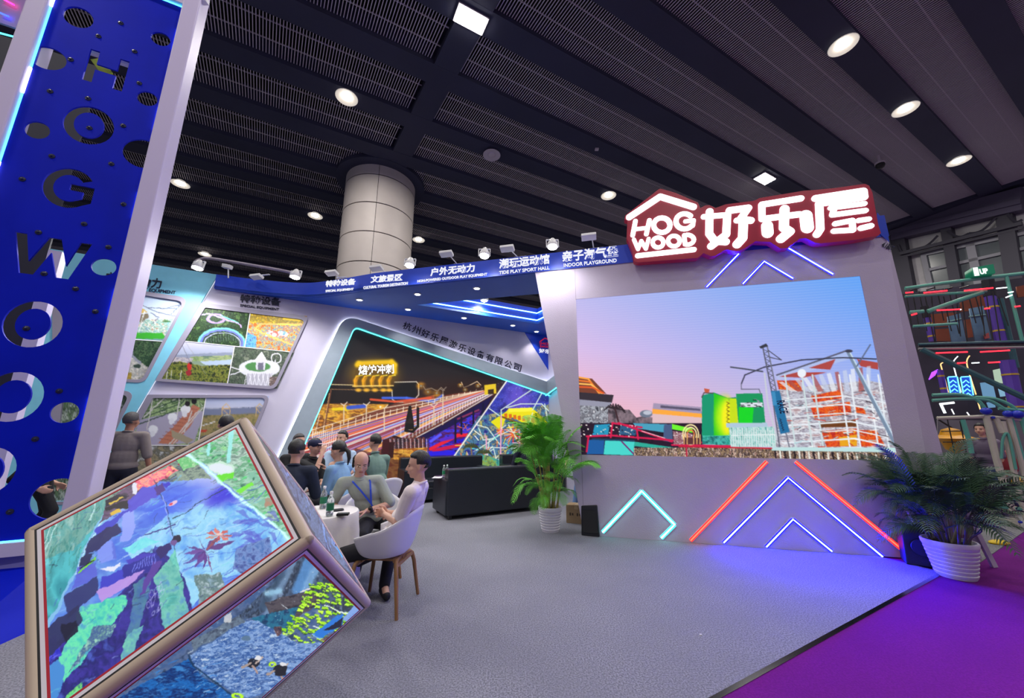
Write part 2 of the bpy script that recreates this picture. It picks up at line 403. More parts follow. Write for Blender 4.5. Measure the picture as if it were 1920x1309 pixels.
# ------------------------------------------------------------------ painter for the flat pictures (prints and screens)
def vnoise(h, w, sc, seed, oct=4, aspect=1.0, ro=.6):
    rg = np.random.default_rng(seed); out = np.zeros((h, w)); amp = 1; tot = 0
    for o in range(oct):
        s = max(1.0, sc/(2**o)); gh, gw = int(h/s)+3, int(w/(s*aspect))+3; g = rg.random((gh, gw))
        y = np.arange(h)/s; x = np.arange(w)/(s*aspect); yi = y.astype(int); xi = x.astype(int); fy = y-yi; fx = x-xi
        fy = fy*fy*(3-2*fy); fx = fx*fx*(3-2*fx); yi = yi[:, None]; xi = xi[None, :]; fy = fy[:, None]; fx = fx[None, :]
        out += amp*((g[yi, xi]*(1-fx)+g[yi, xi+1]*fx)*(1-fy)+(g[yi+1, xi]*(1-fx)+g[yi+1, xi+1]*fx)*fy); tot += amp; amp *= ro
    return out/tot
class Cv:
    def __init__(s, x0, y0, x1, y1, col=(0, 0, 0), res=1.0):
        s.x0, s.y0, s.r = x0, y0, res; s.w = int((x1-x0)*res)+1; s.h = int((y1-y0)*res)+1
        s.a = np.zeros((s.h, s.w, 3))+np.array(col, float)
        s.X = (np.arange(s.w)/res+x0)[None, :]+np.zeros((s.h, 1)); s.Y = (np.arange(s.h)/res+y0)[:, None]+np.zeros((1, s.w))
    def _box(s, x0, y0, x1, y1):
        i0 = max(0, int((y0-s.y0)*s.r)-1); i1 = min(s.h, int((y1-s.y0)*s.r)+3); j0 = max(0, int((x0-s.x0)*s.r)-1); j1 = min(s.w, int((x1-s.x0)*s.r)+3)
        return (slice(i0, i1), slice(j0, j1)) if i1 > i0 and j1 > j0 else None
    def mix(s, sl, m, col):
        if callable(col): col = col(s.X[sl], s.Y[sl])
        c = np.array(col, float); s.a[sl] = s.a[sl]*(1-m[..., None])+c*m[..., None]
    def poly(s, P, col, al=1.0):
        P = np.array(P, float); sl = s._box(P[:, 0].min(), P[:, 1].min(), P[:, 0].max(), P[:, 1].max())
        if sl is None: return
        acc = 0
        for ox, oy in ((-.25, -.25), (.25, .25), (.25, -.25), (-.25, .25)):
            X = s.X[sl]+ox; Y = s.Y[sl]+oy; ins = np.zeros(X.shape, bool); n = len(P)
            for i in range(n):
                x1, y1 = P[i-1]; x2, y2 = P[i]
                if y1 == y2: continue
                c = ((y1 > Y) != (y2 > Y)) & (X < (x2-x1)*(Y-y1)/(y2-y1)+x1); ins ^= c
            acc = acc+ins
        s.mix(sl, acc/4*al, col)
    def line(s, P, w, col, al=1.0, soft=0):
        for i in range(len(P)-1):
            (x1, y1), (x2, y2) = P[i], P[i+1]; p = w/2+1+soft*3
            sl = s._box(min(x1, x2)-p, min(y1, y2)-p, max(x1, x2)+p, max(y1, y2)+p)
            if sl is None: continue
            X, Y = s.X[sl], s.Y[sl]; dx, dy = x2-x1, y2-y1; q = max(dx*dx+dy*dy, 1e-6)
            t = np.clip(((X-x1)*dx+(Y-y1)*dy)/q, 0, 1); d = np.hypot(X-x1-t*dx, Y-y1-t*dy)
            m = np.exp(-np.maximum(0, d-w/2)**2/(soft*soft)) if soft else np.clip(w/2-d+.5, 0, 1)*min(1, w)
            s.mix(sl, m*al, col)
    def ell(s, x, y, rx, ry, col, al=1.0, soft=0, ring=0, rot=0):
        R = max(rx, ry)*(1+soft*2)+2+ring; sl = s._box(x-R, y-R, x+R, y+R)
        if sl is None: return
        c, q = math.cos(rot), math.sin(rot); X = s.X[sl]-x; Y = s.Y[sl]-y; X, Y = X*c+Y*q, -X*q+Y*c
        d = np.hypot(X/rx, Y/ry)
        if ring: m = np.clip(ring/2-np.abs(d-1)*min(rx, ry)+.5, 0, 1)
        elif soft: m = np.clip((1+soft-d)/(soft*2), 0, 1); m = m*m*(3-2*m)
        else: m = np.clip((1-d)*min(rx, ry)+.5, 0, 1)
        s.mix(sl, m*al, col)
    def tex(s, P, cols, sc=6, seed=0, aspect=1.0, al=1.0, con=1.25, ro=.62):
        """fill an outline with mottled colour between the given colours"""
        P = np.array(P, float); sl = s._box(P[:, 0].min(), P[:, 1].min(), P[:, 0].max(), P[:, 1].max())
        if sl is None: return
        h, w_ = s.X[sl].shape; n = np.clip((vnoise(h, w_, sc*s.r, seed, 5, aspect, ro)-.5)*con*1.6+.5, 0, .999)*(len(cols)-1)
        i = n.astype(int); f = (n-i)[..., None]; cc_ = np.array(cols, float); img = cc_[i]*(1-f)+cc_[i+1]*f
        s.poly(P, lambda X, Y: img, al)
    def vgrad(s, stops, P=None):
        ys = [a for a, _ in stops]; cs = np.array([b for _, b in stops], float)
        f = lambda X, Y: np.stack([np.interp(Y, ys, cs[:, k]) for k in range(3)], -1)
        if P is None: P = [(s.x0-9, s.y0-9), (s.x0+s.w/s.r+9, s.y0-9), (s.x0+s.w/s.r+9, s.y0+s.h/s.r+9), (s.x0-9, s.y0+s.h/s.r+9)]
        s.poly(P, f)
    def speck(s, P, n, cols, seed, w=(1, 3), h=(1, 2), al=1.0, ang=0):
        rg = np.random.default_rng(seed); P = np.array(P, float); lo, hi = P.min(0), P.max(0); k = 0
        while k < n:
            x, y = lo+(hi-lo)*rg.random(2); ins = False
            for i in range(len(P)):
                x1, y1 = P[i-1]; x2, y2 = P[i]
                if (y1 > y) != (y2 > y) and x < (x2-x1)*(y-y1)/(y2-y1)+x1: ins = not ins
            k += 1
            if not ins: continue
            a, b = rg.uniform(*w), rg.uniform(*h); c = cols[rg.integers(len(cols))]
            e = (math.cos(ang), math.sin(ang)); f = (-e[1], e[0])
            s.poly([(x+e[0]*a*p+f[0]*b*q, y+e[1]*a*p+f[1]*b*q) for p, q in ((-.5, -.5), (.5, -.5), (.5, .5), (-.5, .5))], c, al)
    def warp(s, amp, sc, seed):
        dx = (vnoise(s.h, s.w, sc*s.r, seed, 3)-.5)*2*amp; dy = (vnoise(s.h, s.w, sc*s.r, seed+1, 3)-.5)*2*amp
        xi = np.clip((np.arange(s.w)[None, :]+dx*s.r*2), 0, s.w-1).astype(int); yi = np.clip((np.arange(s.h)[:, None]+dy*s.r*2), 0, s.h-1).astype(int); s.a = s.a[yi, xi]; return s
    def sample(s, x, y):
        fx = np.clip((x-s.x0)*s.r, 0, s.w-1.001); fy = np.clip((y-s.y0)*s.r, 0, s.h-1.001); xi = fx.astype(int); yi = fy.astype(int); fx -= xi; fy -= yi
        fx = fx[:, None]; fy = fy[:, None]; a = s.a
        return (a[yi, xi]*(1-fx)+a[yi, xi+1]*fx)*(1-fy)+(a[yi+1, xi]*(1-fx)+a[yi+1, xi+1]*fx)*fy
def picture(name, cv, corners, nu, nv, emit=True, parent=None, strength=1.0, gain=1.0, tint=(1, 1, 1)):
    """flat print or screen face: a fine grid between four world corners carrying the painted colours as a mesh attribute.
    corners: top-left, top-right, bottom-right, bottom-left"""
    c = [np.array(p, float) for p in corners]
    u = np.linspace(0, 1, nu+1)[None, :, None]; v = np.linspace(0, 1, nv+1)[:, None, None]
    P = ((c[0]*(1-u)+c[1]*u)*(1-v)+(c[3]*(1-u)+c[2]*u)*v).reshape(-1, 3)
    d = P-np.array([0, 0, CH]); z = d[:, 1]*math.cos(PIT)+d[:, 2]*math.sin(PIT); vv = (d[:, 1]*math.sin(PIT)-d[:, 2]*math.cos(PIT))/z; uu = d[:, 0]/z
    cr, sr = math.cos(ROL), math.sin(ROL)
    col = cv.sample(960+FPX*(cr*uu-sr*vv), 654.5+FPX*(sr*uu+cr*vv))
    col = np.clip(col/255, 0, 1); col = np.where(col <= .04045, col/12.92, ((col+.055)/1.055)**2.4)*gain*np.array(tint); col = np.clip(col, 0, 1)
    me = bpy.data.meshes.new(name); n = (nu+1)*(nv+1); me.vertices.add(n); me.vertices.foreach_set('co', P.ravel())
    i = (np.arange(nv)[:, None]*(nu+1)+np.arange(nu)[None, :]).ravel(); q = np.stack([i, i+nu+1, i+nu+2, i+1], 1).ravel()
    me.loops.add(len(q)); me.loops.foreach_set('vertex_index', q.astype(np.int32)); me.polygons.add(nu*nv)
    me.polygons.foreach_set('loop_start', (np.arange(nu*nv)*4).astype(np.int32)); me.update(calc_edges=True)
    at = me.color_attributes.new('Col', 'FLOAT_COLOR', 'POINT'); at.data.foreach_set('color', np.concatenate([col, np.ones((n, 1))], 1).ravel().astype(np.float32))
    me.materials.append(mat('screen_picture_%g' % strength, attr='emit', rough=.35, strength=strength) if emit else mat('printed_picture', attr='base', rough=.45))
    return link(name, me, parent)
# ------------------------------------------------------------------ booth shell
m_white = mat('booth_white_paint', lin((205, 200, 222)), .6, bump=.05, bscale=20, var=.03, vscale=2)
m_wallg = mat('screen_wall_paper', lin((196, 186, 208)), .75, bump=.35, bscale=70, var=.05, vscale=1.4)
m_blue = mat('booth_blue_panel', (.012, .06, .62), .45, var=.08, vscale=1.2)
m_blue2 = mat('soffit_blue_panel', (.006, .075, .48), .5, var=.06, vscale=1.2)
m_cyan = mat('booth_cyan_panel', lin((128, 205, 232)), .55, var=.03)
m_grey = mat('poster_frame_grey', lin((150, 145, 165)), .5)
m_band = mat('portal_band_paint', lin((160, 174, 188)), .55, var=.03)
m_txt = mat('dark_lettering', lin((28, 30, 58)), .5)
m_txtw = glow('white_lettering', (.92, .93, 1), .95)
ZS = 4.42*K                                                          # height of the soffit
CX = PB.px(1028.5, 730)[0]                                           # s of the inner back corner
SL = PB.px(150, 600)[0]-1.2
ZT = PB.px(409, 517)[1]
# back wall behind everything
o = tag(plate('wall_back', PB, [[(SL, 0), (CX, 0), (CX, ZS+.3), (PB.px(409, 515)[0], ZT), (SL, ZT)]], -.12, 0, m_white), kind='structure')
# inner side wall running from the corner towards the viewer
PI_ = Plane(PB.at(CX, 0, 0), 62+90)
o = tag(plate('wall_inner_side', PI_, [[(0, 0), (2.2, 0), (2.2, ZS), (0, ZS)]], -.1, 0, m_white), kind='structure')
# screen wall
A = PS.pts([(1003, 512), (1093, 992)]); zl0 = A[1][1]
sTL = A[0][0]; sBL = A[1][0]+(A[1][0]-A[0][0])*(A[1][1]/(A[0][1]-A[1][1]))
ZB = PS.px(1190, 490)[1]; ZTOP = PS.px(1175, 459)[1]
R1 = PS.pts([(1657, 418), (1691, 618), (1740, 853), (1752, 1056)])
sTR = R1[0][0]; sBR = PS.px(1745, 1054)[0]
scr = PS.pts([(1080, 562), (1610, 517), (1687, 865), (1090, 852)])
s0 = (scr[0][0]+scr[3][0])/2; s1 = (scr[1][0]+scr[2][0])/2; z1 = (scr[0][1]+scr[1][1])/2; z0 = (scr[2][1]+scr[3][1])/2
sw = tag(plate('wall_screen', PS, [[(sBL, 0), (sBR, 0), (R1[2][0]-.02, R1[2][1]), (sTR, ZTOP), (sTL-.02, ZTOP), (sTL, ZB)],
                                  [(s0, z0), (s1, z0), (s1, z1), (s0, z1)]], -.16, 0, m_wallg), kind='structure')
# folded right-hand return of the screen wall
fA = [PS.at(sTR, ZTOP), PS.at(R1[2][0]-.02, R1[2][1]), PS.at(sBR, 0)]
w2 = fpt(1768, 853, fA[1].y+.12); w3 = Vector((w2.x+.13, w2.y-.05, 0))
mb = MB(); mb.add([fA[0], fA[1], fA[2], w3, w2, fA[0]+Vector((.02, .1, 0))], [(0, 1, 4, 5), (1, 2, 3, 4)])
mb.add([fA[0]+Vector((.02, .1, 0)), w2, w3, PS.at(sTR, ZTOP, -1), PS.at(sBR, 0, -1)], [(0, 1, 3), (1, 2, 4, 3)])
mb.build('side_return', m_wallg, sw)
mb = MB()
for x, y0_, y1_ in ((1079, 505, 563), (1091, 853, 990)):
    a, b = PS.px(x, y0_), PS.px(x, y1_); mb.bar(PS.at(s0, a[1], .0005), PS.at(s0, b[1], .0005), .004, .003, up=PS.n)
mb.build('panel_seam', mat('seam_shadow_line', lin((110, 105, 122)), .8), sw)  # darker grey lines marking the panel seams
# blue fascia over the opening and behind the sign, bending round to the back wall on the left
b0 = PB.at(PB.px(403, 540)[0], ZS, .07); b1 = PB.at(PB.px(478, 545)[0], ZS, .10); b2 = zpt(560, 557, ZS); b3 = zpt(612, 554.5, ZS); b4 = PS.at(PS.px(700, 544)[0], ZS, .012)
right_end = PS.at(sTR+.02, ZS, .012)
def bez(pts, n=6):
    out = []
    for i in range(len(pts)-1):
        p0, p1, p2, p3 = pts[max(0, i-1)], pts[i], pts[i+1], pts[min(len(pts)-1, i+2)]
        for k in range(n):
            t = k/n; out.append(.5*((2*p1)+(p2-p0)*t+(2*p0-5*p1+4*p2-p3)*t*t+(3*p1-p0-3*p2+p3)*t**3))
    return out+[pts[-1]]
pth = bez([b0, b1, b2, b3, b4])+[PS.at(0, ZS, .012), right_end]
topz = [ZT]+[ZT+(ZTOP-ZT)*min(1, i/18) for i in range(1, len(pth))]
mb = MB(); n = len(pth); vs = [Vector((p.x, p.y, ZS+.0)) for p in pth]+[Vector((p.x, p.y, z)) for p, z in zip(pth, topz)]
nb = [Vector((p.x, p.y+.06, p.z)) for p in vs]
mb.add(vs, [(i, i+1, n+i+1, n+i) for i in range(n-1)]); mb.add(nb, [(i+1, i, n+i, n+i+1) for i in range(n-1)])
mb.add([*vs[n:], *nb[n:]], [(i, i+1, n+i+1, n+i) for i in range(n-1)])
fas = thing('fascia', 'long bright blue fascia band with white category names running over the booth opening', 'signboard', (0, 0, 0))
mb.build('blue_band', m_blue, fas, smooth=True)
PF = Plane(PS.at(0, 0, .014), 104.5)
heads = [('特种设备', (610.7, 538.5), (666.5, 534), 11.5, 'SPECIAL EQUIPMENT', (610.7, 549), (663, 545), 4.8),
         ('文旅景区', (695, 531), (754, 526.5), 13, 'CULTURAL TOURISM DESTINATION', (681.7, 542.7), (764.7, 534), 5.2),
         ('户外无动力', (807, 518.5), (890, 510), 15, 'NON-POWERED OUTDOOR PLAY EQUIPMENT', (782.8, 531), (913.6, 517.8), 5.6),
         ('潮玩运动馆', (936, 504.6), (1030.5, 495), 18, 'TIDE PLAY SPORT HALL', (936, 515), (1030.5, 505.5), 6.2),
         ('亲子淘气堡', (1054.7, 491.7), (1159.6, 481.3), 20, 'INDOOR PLAYGROUND', (1057, 501.6), (1156.4, 492), 6.8)]
for zh, a, b, h, en, c, d, h2 in heads:
    A_ = PF.px(*a); T_ = PF.px(a[0], a[1]-h); text('lettering', zh, PF, a, b, T_[1]-A_[1], m_txtw, fas, .008, .016, .022)
    A_ = PF.px(*c); T_ = PF.px(c[0], c[1]-h2); text('lettering', en, PF, c, d, T_[1]-A_[1], m_txtw, fas, .008, .012, .02)
# soffit with the triangular opening
def sz(x, y, z=ZS): return zpt(x, y, z)
hole = [sz(782, 571), sz(900, 561), sz(1022, 550.5)]
far0, far1, far2 = sz(782, 573), sz(1007, 607), None
so = []
path_in = [Vector((p.x, p.y, 0)) for p in pth[:-2]]
q1 = PS.at(sTL+.35, 0, 0); q2 = PS.at(sTL+.35, 0, -.16)
corner = PB.at(CX, 0, 0); q3 = PI_.at(2.2, 0, 0)
outer = [(p.x, p.y) for p in path_in]+[(q1.x, q1.y), (q3.x, q3.y), (corner.x, corner.y), (PB.at(PB.px(403, 545)[0], 0, 0).x, PB.at(PB.px(403, 545)[0], 0, 0).y)]
hA, hB, hC, hD = sz(782, 572), sz(1010, 551.5), sz(1008, 608), None
dirS = PS.a
hB2 = hA+(hB-hA)*1.18; hC2 = hC+PI_.a*(1.25)
hl = [(hA.x, hA.y), (hB2.x, hB2.y), (hC2.x, hC2.y), (hC.x, hC.y)]
me = plate_mesh('soffit', [outer, hl], Matrix.Translation((0, 0, ZS+.03)), .05); me.materials.clear(); me.materials.append(m_blue2)
sof = link('ceiling_soffit', me); tag(sof, kind='structure')
# upstand of the opening with its two neon lines
mb = MB(); U = .42
pp = [hA, hC, hC2]
for i in range(2):
    a, b = pp[i], pp[i+1]; mb.hexa([Vector((a.x, a.y, ZS+.05)), Vector((b.x, b.y, ZS+.05)), Vector((b.x, b.y+.03, ZS+.05)), Vector((a.x, a.y+.03, ZS+.05))],
           [Vector((a.x, a.y, ZS+U)), Vector((b.x, b.y, ZS+U)), Vector((b.x, b.y+.03, ZS+U)), Vector((a.x, a.y+.03, ZS+U))])
mb.build('opening_upstand', m_blue, sof)
m_neonc = glow('neon_pale_cyan', lin((150, 245, 255)), 7)
for k, z in enumerate((.10, .29)):
    e = (hC-hA)*(.02+.1*k); mb = MB(); o_ = Vector((0, -.02, 0))
    mb.tube([Vector((hA.x, hA.y, ZS+z))+e*1.0+o_+Vector((0, 0, 0)), Vector((hC.x, hC.y, ZS+z))+o_-Vector((.015, 0, 0)), Vector((hC2.x, hC2.y, ZS+z))-Vector((.02, 0, 0))], .011, 6)
    tag(mb.build('neon_line', m_neonc), ('lower' if k == 0 else 'upper')+' pale cyan neon line inside the blue ceiling opening', 'neon light', 'neon lines in the ceiling opening')
# recessed downlights
m_lampw = glow('downlight_lens', (1, .97, .92), 14)
dl = [((674, 562), 'left end of the near row'), ((783, 551.5), 'middle of the near row'), ((894, 540.5), 'right end of the near row'), ((765, 580), 'far row, leftmost'),
      ((870, 596), 'far row, second from the left'), ((961.5, 610), 'far row, third from the left'), ((1006, 621.5), 'far row, rightmost over the blue triangle')]
pr = None
for (x, y), where in dl:
    p = sz(x, y); lab = 'small recessed downlight in the blue soffit, '+where
    if pr is None:
        pr = thing('downlight', lab, 'downlight', p, 0, 'downlights in the soffit')
        m_ = MB(); m_.lathe([(.075, .004), (.075, -.008), (.052, -.012), (.052, .004)], n=20); lpart(m_, 'trim_ring', mat('lamp_white', (.8, .8, .82), .4), pr)
        m_ = MB(); m_.lathe([(.05, -.002), (.05, -.011)], n=18); lpart(m_, 'lens', m_lampw, pr)
    else: dup(pr, p, label=lab)
    spot('downlight_beam', p-Vector((0, 0, .03)), p-Vector((0, 0, 3)), 30, .03, 100)
# ------------------------------------------------------------------ portal on the back wall: proud band with lit edges round the mural
o_px = [(500, 905), (580, 732), (641, 605), (655, 592), (674, 591), (1029, 718)]
i_px = [(545, 908), (604, 755), (661, 622.5), (668, 616), (677, 617), (1030, 741)]
OB = .13
oo = PB.pts([(580, 732), (646, 590), (1028.5, 717.5)], OB); ii = PB.pts([(604, 755), (665, 611), (1028.5, 740.5)], OB)
def ext(p, q, z=0): t = (z-p[1])/(q[1]-p[1]); return (p[0]+(q[0]-p[0])*t, z)
oB = ext(oo[1], oo[0]); iB = ext(ii[1], ii[0])
outl = rr([oB, oo[1], (CX, oo[2][1])], [0, .32, 0], 10); inl = rr([iB, ii[1], (CX, ii[2][1])], [0, .13, 0], 8)
portal = thing('portal_frame', 'thick pale grey slanted portal band with lit edges around the night-scene mural', 'frame', PB.at(oB[0], 0, 0))
me = plate_mesh('band', [outl+inl[::-1]], PB.mat(OB/2+.01), OB-.02); me.materials.clear(); me.materials.append(m_band); link('band', me, portal)
m_stw = glow('led_strip_white', (.86, .93, 1), 9); m_stc = glow('led_strip_cyan', lin((60, 235, 235)), 9)
def strip(name, L, plane, d, r, m, parent, **k):
    mb = MB(); mb.tube([plane.at(s, z, d) for s, z in L], r, 6); return mb.build(name, m, parent)
def off(L, q):
    out = []
    for i, p in enumerate(L):
        a = Vector(L[max(0, i-1)]); b = Vector(L[min(len(L)-1, i+1)]); e = (b-a).normalized(); out.append((p[0]-e.y*q, p[1]+e.x*q))
    return out
strip('white_led_strip', off(outl, .008), PB, .02, .010, m_stw, portal)
strip('cyan_led_strip', off(inl, -.010), PB, .03, .008, m_stc, portal)
# band continues on the inner side wall
sz_o, sz_i = oo[2][1], ii[2][1]
mb = MB()
P1 = [(0, sz_i), (0, sz_o), (1.9, sz_o+.6), (1.9, sz_i+.6)]
me = plate_mesh('side_band', [P1], PI_.mat(OB/2+.01), OB-.02); me.materials.clear(); me.materials.append(m_band); link('side_band', me, portal)
strip('white_led_strip', [(0, sz_o+.01), (1.9, sz_o+.61)], PI_, OB*.6, .010, m_stw, portal)
strip('cyan_led_strip', [(0, sz_i-.012), (1.9, sz_i+.588)], PI_, OB-.03, .009, m_stc, portal)
# blue triangle with the small logo
tri = PB.pts([(984, 623.5), (1028.3, 629.5), (1028.3, 694)], .01); tri[1] = (CX, ZS); tri[0] = (tri[0][0], ZS); tri[2] = (CX, tri[2][1])
bt = tag(plate('corner_pennant', PB, [tri], .002, .012, m_blue), 'bright blue triangular panel with red house logo at the top inner corner', 'sign')
m_red = mat('logo_red', lin((225, 40, 80)), .5, emit=lin((225, 40, 80)), strength=.3)
mb = MB()
def stroke(mb, L, w, plane, d, th=.01):
    for i in range(len(L)-1):
        a = plane.px(*L[i], d); b = plane.px(*L[i+1], d); mb.bar(plane.at(*a, d), plane.at(*b, d), w, th, up=plane.n)
stroke(mb, [(1012, 641), (1022, 634), (1034, 640)], .03, PB, .018); stroke(mb, [(1012, 641), (1014, 652)], .02, PB, .018)
mb.build('logo_roof', m_red, bt)
text('logo_lettering', 'HOG', PB, (1014, 646.5), (1034, 648), .07, m_red, bt, .02, .006, .03); text('logo_lettering', 'WOOD', PB, (1014, 652), (1034, 653), .06, m_red, bt, .02, .006, .03)
text('logo_lettering', '好乐屋', PB, (1010, 662), (1042, 665), .13, m_txtw, bt, .02, .006, .03)
# company name climbing along the portal
nm = '杭州好乐屋游乐设备有限公司'
cn = thing('company_name', 'row of thirteen dark Chinese characters slanting down along the white wall', 'lettering', PB.at(PB.px(760, 610)[0], 2.5, 0))
for i, c in enumerate(nm):
    t = i/12; x = 753.5+(961.5-753.5)*t; y = 616+(693-616)*t+2*math.sin(math.pi*t)
    hh = 18-1.5*t; x2 = x+15.2-1*t; y2 = y+(77/208)*(x2-x)
    a = PB.px(x, y+0); T_ = PB.px(x, y-hh*.9)
    text('character', c, PB, (x, y), (x2, y2), (T_[1]-a[1])*.93, m_txt, cn, .006, .006, .012)
# ------------------------------------------------------------------ left graphic wall: cyan panel and poster groups
cy = PB.pts([(150, 480), (409.5, 516), (258, 770), (150, 952)]); cy[0] = (SL, ZT); cyB = ext(cy[1], cy[2]); cyo = [(SL, 0), cyB, (cy[1][0], ZT), (SL, ZT)]
def loop(L, r=.0, d=.0): return rr(PB.pts(L, d), r)
cw = tag(plate('cyan_panel', PB, [cyo, loop([(120, 525), (352, 561), (272, 716), (120, 706)], [0, .16, .12, 0], .06), loop([(120, 722), (252, 737), (150, 940), (90, 940)], [0, .14, 0, 0], .06)], .02, .06, m_cyan), 'light cyan slanted wall panel holding two poster windows', 'panel')
strip('light_strip', [(cyB[0]+.012, 0), (cy[1][0]+.012, ZT)], PB, .03, .006, glow('soft_edge_strip', (.8, .85, 1), 1.0), cw)
text('lettering', '户外无动力', PB, (197, 531.5), (303.5, 544), PB.px(220, 519)[1]-PB.px(220, 539)[1], m_txt, cw, .07, .02, .012)
text('lettering', 'NON-POWERED OUTDOOR PLAY EQUIPMENT', PB, (125, 534), (330.5, 555), .075, m_txt, cw, .065, .012, .01)
PF_ = [
 ('poster_frame', [(372, 567), (580, 593.5), (516, 730.5), (291, 714.5)], [(385, 577), (572, 600), (512, 724.5), (303, 710.5)], [.02, .14, .12, .02], 'grey rounded frame around four ride photos under the special equipment title'),
 ('poster_frame', [(277, 740), (507, 741), (440, 905), (185, 905)], [(287, 746.5), (499, 746), (436, 900), (201, 900)], [.02, .14, 0, .0], 'grey frame around the lower group of photos, partly behind the tilted cube')]
BOARDS = []
for nm_, ou, in_, r, lab in PF_:
    root = thing('photo_board', lab, 'photo board', PB.at(*PB.px(*ou[3]), .03), 0, 'photo boards on the left wall'); BOARDS.append(root)
    plate('frame', PB, [rr(PB.pts(ou, .04), r), rr(PB.pts(in_, .04), [q*.7 for q in r])], .002, .05, m_grey, root)
for ou, in_, r, lab in [([(100, 522), (354, 559), (272, 719), (100, 707)], [(122, 531), (345, 566), (267, 713), (122, 703)], [0, .16, .12, 0], 'grey rounded frame around two waterpark photos on the cyan panel'),
                             ([(100, 718), (254, 735), (150, 946), (80, 946)], [(122, 727), (243, 742), (141, 940), (95, 940)], [0, .14, 0, 0], 'grey frame around the low photo on the cyan panel beside the standing man')]:
    root = thing('photo_board', lab, 'photo board', PB.at(*PB.px(*ou[3]), .03), 0, 'photo boards on the left wall'); BOARDS.append(root)
    plate('frame', PB, [rr(PB.pts(ou, .04), r), rr(PB.pts(in_, .04), [q*.7 for q in r])], .01, .07, m_grey, root)
text('lettering', '特种设备', PB, (450, 567), (526, 574), PB.px(480, 554)[1]-PB.px(480, 569)[1], m_txt, wl := tag(plate('title_backer', PB, [PB.pts([(449, 575), (524, 584), (524, 585), (449, 576)])], .0005, .002, m_white), 'dark title SPECIAL EQUIPMENT with Chinese characters over the ride photos', 'lettering'), .012, .02, .02)
text('lettering', 'SPECIAL EQUIPMENT', PB, (450, 576), (523, 583.5), .06, m_txt, wl, .01, .012, .018)
# side wing between poster wall and portal: folded white panel edge
# ------------------------------------------------------------------ screen body
cab = thing('video_wall', 'huge flush LED screen showing a sunset sky over an adventure park', 'screen', PS.at((s0+s1)/2, z0, -.08))
mb = MB(); mb.hexa([PS.at(s0, z0, -.15), PS.at(s1, z0, -.15), PS.at(s1, z1, -.15), PS.at(s0, z1, -.15)], [PS.at(s0, z0, -.012), PS.at(s1, z0, -.012), PS.at(s1, z1, -.012), PS.at(s0, z1, -.012)])
mb.build('cabinet', m_plen, cab)
# ------------------------------------------------------------------ neon chevrons on the screen wall
def neon(name, L, core, halo, lab, w=.022, grp='neon chevrons on the screen wall'):
    P = [PS.px(*p, .02) for p in L]; root = thing(name, lab, 'neon light', PS.at(*P[0], .02), 0, grp)
    a = MB()
    for i in range(len(P)-1): a.bar(PS.at(*P[i], .007), PS.at(*P[i+1], .007), w*2.1, .014, up=PS.n)
    a.build('channel', m_wallg, root); a = MB()
    for i in range(len(P)-1):
        p_, q_ = Vector(P[i]), Vector(P[i+1]); e_ = (q_-p_).normalized(); f_ = Vector((-e_.y, e_.x))*w
        a.add([PS.at(*v, .0143) for v in (p_-f_, q_-f_, q_+f_, p_+f_)], [(0, 1, 2, 3)])
    a.build('glow_diffuser', halo, root); b = MB(); b.tube([PS.at(*p, .02) for p in P], w*.42, 8); b.build('lit_core', core, root)
cT, hT = glow('neon_teal_core', lin((170, 255, 250)), 8), glow('neon_teal_halo', lin((40, 225, 215)), 5)
cR, hR = glow('neon_red_core', lin((255, 70, 50)), 5), glow('neon_red_halo', lin((255, 22, 16)), 5)
cB, hB_ = glow('neon_blue_core', lin((150, 170, 255)), 5), glow('neon_blue_halo', (.0, .0, 1), 560)
neon('neon_chevron', [(1130, 998), (1203, 921), (1265, 984), (1240, 1009)], cT, hT, 'teal neon line with a hooked foot, at the left end of the screen wall', .026)
neon('neon_chevron', [(1295, 1014), (1438, 866)], cR, hR, 'red neon line slanting up to the right under the screen', .022)
neon('neon_chevron', [(1492, 866), (1714, 1049)], cR, hR, 'red neon line slanting down to the right towards the dark potted palm', .022)
neon('neon_chevron', [(1357, 1018), (1478, 896), (1655, 1044)], cB, hB_, 'large blue neon chevron between the red lines', .022)
neon('neon_chevron', [(1437, 1026), (1487, 974), (1560, 1034)], cB, hB_, 'small blue neon chevron nested inside the large one near the floor', .022)
neon('neon_chevron', [(1325, 538), (1385, 476)], cB, hB_, 'blue neon line above the screen slanting up under the sign', .020)
neon('neon_chevron', [(1478, 465), (1562, 514)], cB, hB_, 'blue neon line above the screen slanting down from the sign', .020)
neon('neon_chevron', [(1393, 532), (1433, 490), (1487, 522)], cB, hB_, 'small blue neon chevron just above the screen', .020)
bn = text('booth_number', '4.1B07', PS, (1651, 462), (1671, 471), .075, m_txt, None, .01, .01, .02); tag(bn, 'small dark booth number at the top right corner of the screen wall', 'lettering')
# ------------------------------------------------------------------ pictures
def Q(L, ox, oy, s): return [(ox+x*s, oy+y*s) for x, y in L]
